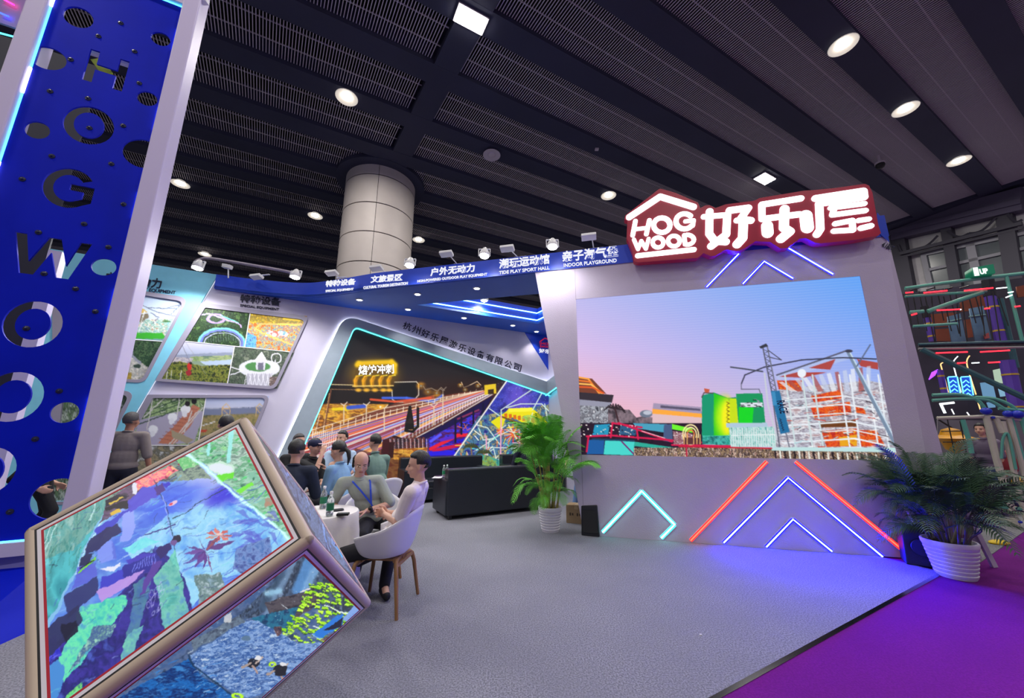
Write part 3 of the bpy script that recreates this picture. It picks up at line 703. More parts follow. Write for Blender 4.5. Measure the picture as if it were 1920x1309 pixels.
# ---- sunset over the park on the LED screen
def paint_led():
    cv = Cv(1070, 505, 1700, 880, res=1.25)
    def sky(X, Y):
        u = np.clip((X-1080)/600, 0, 1)[..., None]; v = np.clip((Y-520)/270, 0, 1)[..., None]
        tl = np.array([172, 178, 236.]); tr = np.array([84, 158, 246.]); bl = np.array([252, 180, 188.]); br = np.array([176, 190, 240.])
        ml = np.array([214, 186, 232.]); mr = np.array([128, 166, 245.])
        top = tl*(1-u)+tr*u; mid = ml*(1-u)+mr*u; bot = bl*(1-u)+br*u
        return np.where(v < .5, top*(1-v*2)+mid*v*2, mid*(2-2*v)+bot*(2*v-1))
    cv.poly([(1060, 500), (1710, 500), (1710, 890), (1060, 890)], sky)
    f = lambda L: Q(L, 1060, 500, 1/3)
    for k in range(60):
        y = 520+k*4.4; cv.line([(1075, y+22-k*.1), (1700, y-32+k*.9)], 1.6, (255, 245, 255), .10)
    # left: dark pavilion with orange roof ribs
    cv.poly(f([(60, 620), (150, 630), (230, 715), (60, 715)]), (120, 60, 40))
    for k in range(4): cv.line(f([(70, 622+k*18), (130+8*k, 632+k*16), (190+8*k, 712)]), 3.2, [(255, 165, 60), (240, 120, 40), (255, 190, 90), (230, 90, 30)][k])
    cv.poly(f([(60, 705), (272, 722), (262, 765), (60, 750)]), (48, 40, 50)); cv.poly(f([(60, 745), (262, 765), (240, 800), (60, 800)]), (150, 150, 170))
    cv.tex(f([(60, 780), (260, 790), (300, 880), (60, 890)]), [(60, 62, 70), (190, 195, 205), (90, 90, 100), (230, 230, 235)], 7, 3)
    cv.tex(f([(240, 800), (360, 805), (400, 850), (440, 840), (500, 850), (500, 900), (240, 890)]), [(90, 80, 88), (140, 120, 130), (60, 52, 60)], 14, 4)
    cv.ell(*f([(455, 828)])[0], 12, 7, (110, 120, 140)); cv.ell(*f([(462, 822)])[0], 8, 4, (190, 195, 210))
    cv.poly(f([(495, 768), (765, 790), (770, 830), (490, 810)]), (165, 150, 180)); cv.poly(f([(535, 780), (760, 800), (760, 812), (535, 795)]), (90, 85, 110))
    cv.poly(f([(490, 800), (772, 828), (772, 850), (490, 828)]), (255, 170, 60)); cv.poly(f([(490, 828), (772, 850), (772, 885), (490, 880)]), (225, 190, 195))
    # palm
    for a in range(9):
        t = -2.8+a*.36; x, y = f([(275, 800)])[0]; cv.line([(x, y), (x+14*math.cos(t), y+9*math.sin(t)), (x+20*math.cos(t), y+9*math.sin(t)+6)], 2, (40, 28, 34))
    cv.line(f([(280, 800), (300, 880)]), 3, (60, 34, 40))
    # dark lower left with magenta beams and teal booths
    cv.tex(f([(60, 880), (770, 880), (770, 1090), (60, 1070)]), [(12, 10, 20), (40, 14, 40), (20, 18, 30)], 12, 8)
    cv.poly(f([(165, 890), (250, 885), (240, 950), (150, 955)]), (30, 150, 190)); cv.poly(f([(310, 895), (400, 905), (395, 950), (300, 945)]), (40, 90, 130))
    cv.poly(f([(380, 880), (600, 888), (600, 940), (400, 910)]), (70, 160, 190)); cv.poly(f([(555, 890), (600, 885), (605, 990), (550, 980)]), (70, 90, 130))
    cv.poly(f([(130, 975), (220, 970), (215, 1055), (120, 1055)]), (20, 90, 160)); cv.poly(f([(225, 972), (390, 985), (385, 1062), (215, 1057)]), (70, 215, 205))
    cv.poly(f([(390, 985), (640, 1022), (600, 1030), (385, 1010)]), (40, 170, 150)); cv.poly(f([(150, 965), (390, 975), (390, 985), (150, 975)]), (20, 60, 90))
    for L in ([(120, 955), (260, 950), (930, 1003)], [(255, 960), (265, 880), (430, 905)], [(120, 1040), (130, 955)], [(300, 880), (600, 985)], [(600, 1003), (940, 1010)], [(400, 905), (410, 970)]): cv.line(f(L), 3.4, (215, 20, 75))
    cv.line(f([(318, 985), (385, 1055)]), 2.5, (120, 30, 110)); cv.line(f([(430, 925), (560, 965)]), 1.2, (255, 230, 230))
    cv.speck(f([(60, 890), (400, 890), (400, 960), (60, 960)]), 60, [(255, 250, 240), (240, 220, 210), (30, 20, 30)], 11, (1, 4), (1, 3))
    cv.poly(f([(600, 885), (715, 912), (715, 935), (600, 915)]), (110, 245, 40)); cv.tex(f([(605, 925), (715, 940), (720, 1000), (610, 1000)]), [(220, 200, 205), (120, 60, 70), (250, 240, 240)], 3, 15)
    for r in (44, 32, 20): cv.ell(*f([(705, 945)])[0], r/3, r/2.4, [(255, 210, 120), (230, 120, 60), (255, 235, 170)][r//15], ring=2.2)
    cv.poly(f([(665, 960), (765, 965), (765, 1000), (665, 1000)]), (90, 50, 50)); [cv.line(f([(x, 945), (x, 998)]), 1.5, (255, 200, 120)) for x in (668, 685, 722, 740, 758)]
    # green building with yellow lit corner
    cv.poly(f([(768, 725), (835, 708), (915, 738), (960, 735), (960, 990), (768, 990)]), (10, 140, 90)); cv.poly(f([(768, 725), (835, 708), (835, 990), (768, 990)]), (10, 150, 110))
    cv.poly(f([(835, 712), (915, 745), (915, 985), (835, 960)]), (40, 200, 20)); x, y = f([(895, 850)])[0]; cv.ell(x, y, 17, 36, (190, 245, 0), .95, soft=.5); cv.ell(x+6, y, 11, 34, (255, 240, 20), .9, soft=.4)
    cv.poly(f([(925, 742), (968, 742), (972, 905), (925, 890)]), (200, 225, 10)); cv.poly(f([(960, 715), (1108, 712), (1128, 905), (975, 905)]), (12, 150, 90)); cv.poly(f([(975, 790), (1060, 790), (1050, 900), (975, 895)]), (10, 215, 30))
    cv.poly(f([(985, 765), (1110, 765), (1112, 790), (985, 790)]), (220, 225, 235)); cv.speck(f([(985, 745), (1110, 745), (1110, 795), (985, 795)]), 24, [(60, 60, 70), (150, 150, 165), (20, 30, 30)], 5, (2, 9), (1, 2))
    cv.line(f([(768, 735), (780, 710), (830, 712)]), 2, (80, 70, 70)); cv.poly(f([(780, 685), (812, 690), (808, 708), (785, 708)]), (200, 90, 60))
    for k, ch in enumerate(range(6)):   # vertical lettering hints
        cv.line(f([(908, 762+k*22), (922, 770+k*22), (910, 776+k*22)]), 1.6, (120, 110, 0))
    cv.poly(f([(905, 880), (1135, 878), (1140, 908), (905, 905)]), (175, 200, 220)); cv.tex(f([(770, 950), (930, 950), (930, 1005), (770, 1000)]), [(20, 140, 120), (80, 190, 180), (10, 90, 90)], 7, 9)
    cv.tex(f([(920, 905), (1180, 900), (1190, 1015), (930, 1015)]), [(60, 150, 140), (200, 225, 225), (120, 200, 190)], 6, 19, aspect=.3)
    for x in range(930, 1180, 13): cv.line(f([(x, 905+(x*7) % 20), (x+4, 1012)]), 1.2, (235, 240, 240))
    cv.line(f([(915, 950), (1180, 945)]), 1.5, (240, 245, 245)); cv.line(f([(770, 955), (930, 950)]), 1.2, (60, 200, 160)); cv.line(f([(770, 952), (770, 1000)]), 1, (20, 60, 60))
    # right: white framework with red panels and canopies
    cv.tex(f([(1200, 690), (1700, 640), (1800, 660), (1880, 1090), (1180, 1090)]), [(150, 140, 160), (205, 208, 220), (140, 130, 145), (225, 228, 235), (180, 150, 155)], 8, 21, aspect=2.5)
    reds = [[(1190, 640), (1330, 640), (1330, 700), (1200, 690)], [(1380, 730), (1550, 690), (1560, 740), (1400, 765)], [(1380, 790), (1600, 760), (1610, 830), (1400, 850)], [(1630, 780), (1680, 790), (1690, 830), (1630, 820)],
            [(1440, 925), (1640, 910), (1640, 1010), (1470, 1015)], [(1650, 920), (1750, 920), (1800, 1010), (1660, 1012)]]
    for i, r in enumerate(reds): cv.tex(f(r), [(215, 50, 20), (240, 110, 20), (180, 30, 30), (250, 160, 20)], 8, 30+i)
    cv.poly(f([(1425, 875), (1640, 860), (1640, 900), (1440, 905)]), (110, 60, 20)); cv.poly(f([(1540, 960), (1640, 945), (1640, 1008), (1545, 1010)]), (235, 165, 20))
    cv.poly(f([(1180, 615), (1580, 480), (1600, 520), (1200, 640)]), (185, 200, 235), .6)
    for P in ([(1370, 570), (1520, 520), (1490, 580)], [(1200, 620), (1300, 595), (1470, 595), (1340, 625)], [(1640, 520), (1760, 540), (1760, 580), (1660, 560)]): cv.poly(f(P), (175, 70, 65))
    for k in range(12): cv.poly(f([(1200+k*45, 650-k*8), (1222+k*45, 646-k*8), (1300+k*38, 700), (1270+k*38, 705)]), [(235, 238, 245), (170, 80, 75), (200, 210, 235)][k % 3], .75)
    g = (232, 238, 245)
    for i in range(7):
        y = 735+i*48; cv.line(f([(1220, y+18), (1560+i*14, y-8), (1800, y+30)]), 3.0 if i % 2 else 2.2, g)
    for x in (1235, 1330, 1390, 1540, 1600, 1700, 1760): cv.line(f([(x, 610), (x+70, 1080)]), 3.2, (205, 222, 225) if x % 20 else g)
    rg = random.Random(5)
    for k in range(80):
        x, y = rg.uniform(1220, 1840), rg.uniform(690, 1060); cv.line(f([(x, y), (x+rg.uniform(10, 60), y+rg.uniform(-14, 14))]), rg.uniform(.7, 1.8), rg.choice([(255, 255, 255), (60, 50, 60), (170, 210, 220), (200, 60, 40)]))
    cv.line(f([(1590, 480), (1860, 1010)]), 6.5, (120, 140, 165)); cv.line(f([(1600, 480), (1870, 1000)]), 2.5, (200, 220, 235))
    cv.line(f([(1190, 610), (1450, 520), (1590, 470)]), 3, (90, 90, 110)); cv.line(f([(990, 660), (1010, 610), (1120, 565), (1330, 525), (1560, 512), (1750, 520)]), 2.4, (50, 50, 70))
    cv.line(f([(990, 660), (990, 690), (1090, 690), (1100, 720)]), 1.8, (110, 110, 130)); cv.line(f([(930, 565), (1110, 590)]), 2.6, (70, 75, 90)); cv.line(f([(1640, 560), (1715, 440)]), 2.5, (90, 100, 125))
    cv.ell(*f([(1330, 600)])[0], 8, 8, (235, 240, 250)); cv.ell(*f([(1595, 475)])[0], 7, 3, (60, 60, 80))
    # lattice mast
    cv.line(f([(1110, 450), (1160, 700), (1215, 1080)]), 2.4, (90, 92, 110)); cv.line(f([(1135, 445), (1185, 690), (1270, 1060)]), 2.4, (110, 112, 130)); cv.line(f([(1120, 600), (1140, 780), (1190, 960)]), 3, (200, 205, 215))
    for k in range(9): cv.line(f([(1112+k*6, 465+k*27), (1140+k*5, 478+k*27), (1116+k*6, 490+k*27)]), 1.1, (80, 80, 100))
    cv.poly(f([(1090, 450), (1130, 432), (1140, 448), (1100, 462)]), (50, 52, 64)); cv.line(f([(1140, 470), (1215, 525), (1150, 510)]), 1.6, (70, 70, 90))
    cv.poly(f([(1155, 700), (1205, 698), (1262, 930), (1210, 942)]), (30, 110, 160)); cv.poly(f([(1160, 705), (1180, 704), (1190, 780), (1168, 782)]), (60, 140, 190))
    for k in range(5): cv.line(f([(1205+k*4, 855+k*14), (1214+k*4, 862+k*14), (1206+k*4, 868+k*14)]), 1.3, (15, 40, 70))
    # bottom strip
    cv.tex(f([(60, 1062), (380, 1062), (380, 1100), (60, 1100)]), [(15, 20, 30), (30, 50, 60)], 6, 4)
    cv.tex(f([(385, 1020), (930, 1015), (1160, 1020), (1900, 1050), (1900, 1120), (385, 1090)]), [(30, 20, 26), (190, 160, 120), (40, 26, 30), (240, 215, 190), (90, 40, 40)], 7, 44, aspect=.45)
    for k in range(26): x = 1180+k*27; cv.line(f([(x, 1035+k*1.2), (x+8, 1105)]), 3, (235, 235, 225) if k % 2 else (30, 22, 26))
    cv.poly(f([(1160, 1015), (1880, 1020), (1885, 1045), (1160, 1035)]), (190, 225, 225)); cv.line(f([(640, 1012), (1160, 1022)]), 2.6, (200, 30, 50)); cv.line(f([(680, 1010), (684, 1080)]), 2.5, (190, 20, 60))
    return cv
cv = paint_led()
pic = picture('led_panel', cv, [PS.at(s0, z1, -.008), PS.at(s1, z1, -.008), PS.at(s1, z0, -.008), PS.at(s0, z0, -.008)], 470, 290, True, cab, 1.0)
cw_ = glow('banner_letters', (.02, .05, .12), .2)
text('banner_lettering', 'RACE', PS, (1456, 752), (1463, 776), .10, mat('banner_ink', (.01, .03, .09), .5), cab, -.004, .003, .02)
# ---- night scene mural inside the portal
def paint_mural():
    cv = Cv(500, 590, 1100, 960, (22, 16, 22), res=1.2); f = lambda L: Q(L, 560, 600, .28125)
    cv.vgrad([(600, (16, 14, 20)), (700, (30, 24, 28)), (740, (58, 30, 22)), (780, (70, 30, 20)), (960, (40, 20, 40))])
    # dark buildings and amber light at the left
    cv.poly(f([(150, 430), (640, 440), (640, 560), (150, 600)]), (26, 18, 18)); cv.line(f([(200, 430), (600, 440)]), 1.6, (220, 200, 150)); cv.line(f([(200, 462), (600, 470)]), 1.2, (160, 120, 80))
    cv.poly(f([(640, 415), (790, 415), (790, 500), (750, 545), (650, 545), (630, 500)]), (10, 10, 14)); cv.line(f([(640, 415), (785, 412), (800, 430), (800, 500), (760, 545)]), 1.6, (225, 215, 200))
    cv.line(f([(605, 440), (630, 455), (632, 530), (660, 555), (790, 560), (795, 600), (790, 720), (750, 745), (715, 738)]), 4.2, (12, 10, 12)); cv.line(f([(622, 470), (625, 530), (655, 548), (760, 550)]), 1.5, (235, 225, 205)); cv.line(f([(800, 560), (800, 700), (770, 740)]), 1.3, (250, 240, 225))
    cv.vgrad([(735, (60, 30, 22)), (775, (200, 120, 40)), (800, (190, 90, 30)), (960, (120, 50, 30))], f([(60, 800), (150, 560), (330, 555), (560, 600), (760, 700), (640, 860), (300, 1300), (-120, 1300)]))
    cv.tex(f([(100, 660), (180, 560), (600, 560), (560, 640), (260, 700), (100, 760)]), [(50, 24, 18), (190, 120, 40), (255, 200, 60), (90, 50, 30), (240, 160, 60)], 8, 3, aspect=3.5, al=.85)
    cv.line(f([(230, 595), (330, 595)]), 3, (250, 220, 20), .9, soft=1.5); cv.line(f([(330, 585), (440, 575)]), 4, (40, 80, 220), .9, soft=2)
    cv.line(f([(215, 470), (160, 800)]), 2.4, (120, 70, 50)); cv.line(f([(205, 490), (150, 810)]), 1.2, (230, 180, 120)); cv.line(f([(140, 630), (100, 800)]), 1.3, (240, 220, 200))
    # neon house sign
    x, y = f([(500, 360)])[0]; cv.ell(x, y, 40, 25, (255, 190, 0), .55, soft=.7); cv.poly(f([(390, 290), (635, 280), (650, 370), (610, 430), (380, 440), (360, 420)]), (90, 62, 4), .75)
    cv.line(f([(390, 300), (400, 290), (620, 280), (640, 300), (640, 350)]), 3.5, (255, 205, 0), .9, soft=3.5)
    for k in range(5):
        X = 375+k*55; cv.line(f([(X, 440), (X-3, 400), (X+10, 375), (X+50, 368)]), 1.8, (255, 225, 60)); cv.line(f([(X+4, 438), (X+2, 405), (X+14, 384)]), 4, (255, 170, 0), .6, soft=2)
    cv.line(f([(360, 442), (630, 438)]), 2, (255, 215, 120))
    for X in (398, 452, 508, 565, 605): cv.ell(*f([(X, 468)])[0], 5.5, 3.2, (255, 190, 50), .95, soft=.6)
    # long rail bridge with light trails
    cols = [(255, 240, 225), (240, 90, 40), (90, 150, 250), (255, 190, 90), (205, 60, 40), (255, 255, 250), (60, 110, 240), (250, 150, 70), (190, 110, 200), (150, 30, 40), (235, 235, 255)]
    rg = random.Random(3)
    ax, ay = 1290, 455
    cv.poly(f([(60, 960), (150, 740), (640, 560), (1220, 462), (1300, 470), (1300, 500), (640, 860), (500, 990), (-60, 1300)]), (120, 62, 48))
    for k in range(60):
        t = k/59; c = cols[rg.randrange(len(cols))]; sl = (t**1.15)*.92+.03
        y0_ = 760+sl*420; x0_ = 60-120*t
        cv.line(f([(x0_, y0_), (ax-40+rg.uniform(-10, 20), ay+8+t*40)]), rg.uniform(.9, 2.6), c, rg.uniform(.55, .95))
    cv.poly(f([(700, 545), (905, 500), (905, 530), (700, 560)]), (200, 90, 60), .7); cv.line(f([(560, 520), (720, 520), (900, 545), (960, 500)]), 2.2, (70, 110, 240), .9, soft=1.4); cv.line(f([(480, 530), (640, 545), (880, 520)]), 2, (240, 90, 50), .9, soft=1.2)
    # railings
    for r in range(5): cv.line(f([(640, 860-r*28), (960, 690-r*22), (1300, 490-r*5)]), 1.5, (235, 235, 240) if r % 2 == 0 else (120, 110, 130))
    for k in range(34): t = (k/33)**.8; X = 640+650*t; Y = 850-365*t; cv.line(f([(X, Y), (X+2, Y-110*(1-t)-12)]), 1.1, (245, 235, 230))
    for r in range(3): cv.line(f([(70, 800-r*30), (560, 650-r*30), (1230, 470)]), 1.3, (250, 230, 200))
    for k in range(26): t = (k/25)**.85; X = 90+1130*t; Y = 790-330*t; cv.line(f([(X, Y), (X+4, Y-58*(1-t)-6)]), 1.3, (255, 235, 210))
    for X, Y, h in ((300, 700, 130), (450, 690, 120), (570, 740, 150), (900, 700, 120), (960, 700, 230)): cv.line(f([(X, Y), (X+2, Y-h)]), 2, (230, 205, 170)); cv.line(f([(X-18, Y-h-12), (X+2, Y-h), (X+24, Y-h-22)]), 1.6, (235, 220, 200))
    for X, Y, r in ((815, 440, 7), (862, 480, 7), (920, 488, 7), (1078, 437, 4), (1195, 440, 4), (1110, 465, 4), (545, 580, 5)): cv.ell(*f([(X, Y)])[0], r, r*.8, (255, 175, 40), .95, soft=.9); cv.ell(*f([(X, Y)])[0], 2, 2, (255, 250, 200))
    cv.line(f([(830, 440), (845, 465), (885, 455), (925, 475), (950, 450), (972, 470)]), 1.5, (255, 230, 190)); cv.line(f([(1085, 415), (1100, 450), (1130, 440), (1190, 410), (1215, 435)]), 1.3, (240, 210, 170))
    cv.poly(f([(1235, 435), (1315, 425), (1318, 490), (1240, 500)]), (235, 200, 40)); cv.poly(f([(1262, 465), (1300, 460), (1302, 495), (1262, 495)]), (60, 40, 20)); cv.poly(f([(805, 430), (1240, 435), (1240, 470), (900, 500), (805, 520)]), (40, 24, 24), .5)
    # dark lantern pole
    cv.poly(f([(735, 570), (750, 570), (768, 690), (770, 730), (705, 730), (712, 680)]), (16, 10, 12)); cv.poly(f([(705, 690), (770, 690), (745, 650)]), (40, 26, 26)); cv.line(f([(795, 590), (795, 710), (760, 745), (712, 738)]), 5, (20, 14, 18))
    # foreground fence, right-hand blue and red plaza
    cv.poly(f([(640, 860), (960, 700), (1300, 500), (1220, 640), (1030, 910), (1010, 1100), (600, 1100)]), (24, 14, 70))
    cv.tex(f([(840, 800), (960, 740), (1220, 600), (1200, 650), (1120, 790), (1030, 905), (840, 905)]), [(30, 20, 110), (20, 20, 230), (90, 20, 70), (60, 60, 250), (16, 10, 40)], 10, 12, aspect=3)
    for L, c, w_ in (([(880, 860), (1060, 770), (1160, 765)], (240, 30, 50), 5), ([(900, 870), (1100, 830)], (210, 20, 70), 5), ([(880, 810), (945, 765)], (90, 90, 255), 4), ([(950, 800), (1040, 780)], (90, 40, 200), 5), ([(840, 895), (1030, 885)], (40, 30, 230), 7), ([(1060, 660), (1200, 600)], (140, 50, 90), 2)): cv.line(f(L), w_, c, .95, soft=.8)
    for X, Y, Y2 in ((1045, 670, 815), (1085, 650, 760), (1165, 600, 790), (1230, 560, 640)): cv.line(f([(X, Y), (X, Y2)]), 3.4, (14, 12, 46))
    cv.tex(f([(560, 800), (640, 770), (700, 790), (840, 780), (850, 900), (700, 920), (600, 960), (540, 960)]), [(60, 20, 20), (20, 14, 24), (150, 60, 40), (40, 24, 40)], 8, 17)
    for k in range(30): X = 600+k*9; cv.line(f([(X, 800-(k % 3)*6), (X+4, 900)]), 1.4, [(20, 14, 20), (210, 190, 200), (90, 70, 90)][k % 3])
    cv.tex(f([(620, 860), (860, 850), (850, 900), (760, 1100), (560, 1100)]), [(90, 40, 10), (250, 190, 70), (150, 70, 20), (255, 220, 120)], 9, 40, aspect=3, al=.9)
    for k in range(26): X = 90+k*7; cv.line(f([(X, 745), (X-12, 870)]), 1.4, (245, 235, 225)) if k % 2 else None
    cv.poly(f([(590, 815), (640, 815), (630, 920), (590, 925)]), (50, 16, 16)); cv.poly(f([(560, 795), (605, 800), (600, 900), (555, 890)]), (60, 14, 20))
    cv.poly(f([(380, 855), (300, 960), (-20, 1300), (900, 1300), (860, 930), (640, 930)]), (60, 24, 30), .6)
    # right photo: playground under a violet starry sky
    R = [(1385, 405), (1720, 500), (1800, 480), (1800, 1300), (800, 1300), (1035, 910)]
    cv.tex(f(R), [(30, 34, 130), (60, 70, 190), (20, 24, 90)], 18, 33)
    x, y = f([(1470, 530)])[0]; cv.ell(x, y, 26, 40, (130, 90, 220), .6, soft=.9); cv.speck(f([(1330, 410), (1700, 500), (1700, 640), (1250, 640)]), 260, [(210, 205, 255), (160, 150, 250)], 7, (.5, 1.1), (.5, 1.1))
    low = f([(1200, 640), (1680, 560), (1800, 600), (1800, 1300), (800, 1300), (1035, 910)])
    cv.tex(low, [(40, 40, 130), (60, 90, 150), (90, 150, 170), (40, 70, 120), (200, 180, 110), (60, 110, 150)], 9, 35)
    cv.poly(f([(1400, 590), (1555, 585), (1680, 700), (1590, 745), (1430, 650), (1350, 660)]), (240, 225, 10)); cv.poly(f([(1280, 680), (1400, 600), (1350, 740)]), (235, 225, 20)); cv.poly(f([(1400, 590), (1555, 585), (1560, 610), (1400, 615)]), (255, 245, 60))
    for k in range(7): cv.poly(f([(1370+k*30, 625+k*5), (1390+k*30, 622+k*5), (1392+k*30, 650+k*6), (1372+k*30, 650+k*6)]), (220, 110, 20))
    cv.line(f([(1340, 640), (1600, 740)]), 3, (120, 80, 20))
    for cx_, cy_, r in ((1430, 760, 60), (1345, 745, 24), (1500, 800, 40)):
        for a in range(12): t = a*math.pi/6; cv.line(f([(cx_, cy_), (cx_+r*math.cos(t), cy_+r*math.sin(t))]), 2.2, (235, 60, 40) if a % 2 else (250, 170, 60))
    gg = (215, 235, 225)
    for L in ([(1185, 870), (1350, 760), (1350, 600)], [(1250, 990), (1270, 800), (1400, 740), (1560, 790)], [(1350, 600), (1555, 465)], [(1385, 585), (1480, 560), (1620, 560), (1700, 640)], [(1190, 700), (1260, 720), (1340, 830)], [(1620, 490), (1560, 600)], [(1260, 850), (1470, 855), (1700, 840)], [(1180, 940), (1300, 860), (1330, 980)], [(1270, 590), (1340, 640)], [(1200, 720), (1230, 800), (1310, 790)], [(1400, 700), (1520, 900)], [(1560, 620), (1470, 900)], [(1640, 560), (1690, 820)], [(1700, 500), (1730, 900)]): cv.line(f(L), 1.9, gg)
    for L in ([(1350, 640), (1345, 960)], [(1250, 780), (1255, 990)], [(1470, 700), (1475, 900)]): cv.line(f(L), 2.6, (240, 170, 200))
    rg = random.Random(9)
    for k in range(90):
        X, Y = rg.uniform(1080, 1760), rg.uniform(700, 1010); cv.line(f([(X, Y), (X+rg.uniform(-50, 50), Y+rg.uniform(-40, 40))]), rg.uniform(.8, 1.8), rg.choice([(255, 255, 240), (250, 230, 60), (240, 120, 60), (90, 220, 210), (240, 180, 220)]))
    for X, Y in ((1150, 850), (1235, 890)):
        for a in range(9): t = -2.9+a*.34; cv.line(f([(X, Y), (X+42*math.cos(t), Y+26*math.sin(t)), (X+56*math.cos(t), Y+26*math.sin(t)+20)]), 1.8, (60, 70, 40))
        cv.line(f([(X, Y), (X+8, Y+110)]), 2, (150, 110, 60))
    cv.tex(f([(1035, 905), (1250, 900), (1400, 960), (1400, 1300), (800, 1300)]), [(40, 110, 120), (80, 170, 150), (150, 170, 70), (30, 70, 110)], 9, 51)
    cv.line(f([(1390, 403), (1035, 910)]), 2.6, (245, 240, 235))
    return cv
mb = MB(); P = [PB.at(s, z, .004) for s, z in [(-.2, 0), (CX-.005, 0), (CX-.005, oo[1][1]), (-.2, oo[1][1])]]
sm0 = iB[0]-.06; sm1 = CX-.005; zm1 = ii[1][1]+.06
mur = thing('mural', 'large night photo mural of a lit bridge ride and a colourful playground', 'mural', PB.at((sm0+sm1)/2, 0, 0))
cvm = paint_mural()
# cut to the slanted opening: left edge follows the portal
pu = ii[1]; c4 = [PB.at(pu[0]-.08, pu[1]+.06, .006), PB.at(sm1, ii[2][1]+.06, .006), PB.at(sm1, .02, .006), PB.at(iB[0]-.05, .02, .006)]
picture('printed_panel', cvm, c4, 400, 300, True, mur, 1.0)
sg = text('sign_lettering', '熔炉冲刺', PB, (672, 704), (739, 701), PB.px(700, 683)[1]-PB.px(700, 702)[1], glow('mural_sign_white', (1, 1, .93), 1.1), mur, .012, .004, .03)
# ---- posters of the left wall
def foliage(cv, P, seed, sc=5, dark=((22, 46, 26), (50, 84, 40), (14, 30, 20), (84, 120, 60))): cv.tex(P, list(dark), sc, seed, con=1.9)
def poster(name, quad, fn, lab, nu=90, nv=70, bx=None):
    xs = [p[0] for p in quad]; ys = [p[1] for p in quad]; cv = Cv(min(xs)-4, min(ys)-4, max(xs)+4, max(ys)+4, (200, 205, 215), res=1.6); fn(cv); cv.warp(.7, 6, 8)
    P = PB.pts(quad, .03); o = picture('photo', cv, [PB.at(s, z, .03) for s, z in P], nu, nv, False, BOARDS[bx]); o['label'] = lab; return o
g3 = lambda L: Q(L, 200, 480, .2902)
def pA(cv):   # forest coaster loops
    foliage(cv, g3([(400, 250), (1000, 300), (1000, 640), (400, 640)]), 61, 7); cv.speck(g3([(620, 310), (930, 350), (890, 590), (500, 545)]), 90, [(80, 110, 80), (120, 150, 130)], 3, (1, 3), (1, 2), .5)
    cv.ell(*g3([(740, 560)])[0], 42, 27, (120, 215, 225), ring=3.5); cv.ell(*g3([(742, 562)])[0], 39, 24, (110, 120, 235), ring=3); cv.ell(*g3([(745, 565)])[0], 34, 20, (200, 200, 240), ring=1.2)
    cv.line(g3([(610, 380), (660, 372), (860, 440), (870, 460)]), 2.2, (200, 170, 240)); cv.ell(*g3([(705, 405)])[0], 15, 8, (170, 140, 235), ring=3); cv.line(g3([(740, 385), (850, 430)]), 2, (120, 220, 230))
    for k in range(14): x = 640+k*16; cv.line(g3([(x, 500+abs(k-7)*6), (x+4, 560)]), .8, (180, 180, 210), .7)
    foliage(cv, g3([(650, 560), (830, 545), (850, 600), (640, 600)]), 62, 4)
def pB(cv):   # flower-coloured zigzag
    cv.tex(g3([(880, 340), (1330, 380), (1300, 640), (880, 620)]), [(230, 170, 40), (200, 60, 40), (240, 210, 80), (90, 150, 200), (220, 110, 60), (250, 230, 150)], 4.5, 71)
    cv.tex(g3([(925, 365), (1290, 400), (1280, 440), (925, 430)]), [(240, 190, 40), (150, 130, 60), (250, 220, 60)], 5, 73); cv.poly(g3([(1140, 385), (1260, 400), (1250, 425), (1135, 410)]), (250, 215, 20))
    cv.tex(g3([(900, 490), (970, 520), (960, 610), (890, 600)]), [(40, 120, 200), (120, 190, 230), (60, 90, 160)], 4, 74); cv.tex(g3([(1040, 480), (1180, 490), (1160, 520), (1020, 520)]), [(60, 140, 200), (230, 240, 250), (220, 80, 60)], 4, 75)
    cv.line(g3([(1260, 440), (990, 440), (960, 465), (1000, 495), (1215, 580)]), 3.4, (250, 195, 110)); cv.line(g3([(1100, 440), (1250, 445)]), 2.2, (250, 240, 90))
def pC(cv):   # valley with a rider
    cv.vgrad([(640, (205, 205, 230)), (664, (170, 180, 205)), (672, (120, 145, 120)), (690, (150, 170, 150)), (730, (90, 110, 60))])
    cv.poly(g3([(400, 640), (830, 620), (830, 665), (400, 680)]), (140, 150, 175)); cv.tex(g3([(540, 650), (830, 640), (830, 680), (520, 680)]), [(120, 150, 90), (170, 185, 130), (90, 120, 100)], 6, 81, aspect=3); cv.poly(g3([(600, 680), (820, 668), (815, 700), (640, 705)]), (185, 205, 230))
    cv.tex(g3([(430, 650), (560, 660), (540, 700), (420, 690)]), [(150, 150, 170), (200, 190, 190), (110, 110, 130)], 4, 82)
    foliage(cv, g3([(330, 700), (470, 680), (620, 710), (830, 700), (800, 840), (320, 830)]), 83, 5, ((44, 60, 24), (110, 124, 50), (150, 150, 60), (30, 44, 24)))
    cv.ell(*g3([(533, 715)])[0], 4, 8, (200, 50, 40)); cv.ell(*g3([(528, 755)])[0], 5, 5, (160, 40, 50)); cv.ell(*g3([(540, 692)])[0], 2.6, 2.6, (40, 30, 30)); cv.line(g3([(470, 540), (540, 690)]), .9, (110, 110, 130)); cv.line(g3([(500, 540), (640, 760)]), .8, (150, 150, 160))
    for x in (420, 390, 480): cv.line(g3([(x, 740), (x-6, 800)]), 1.2, (225, 225, 225))
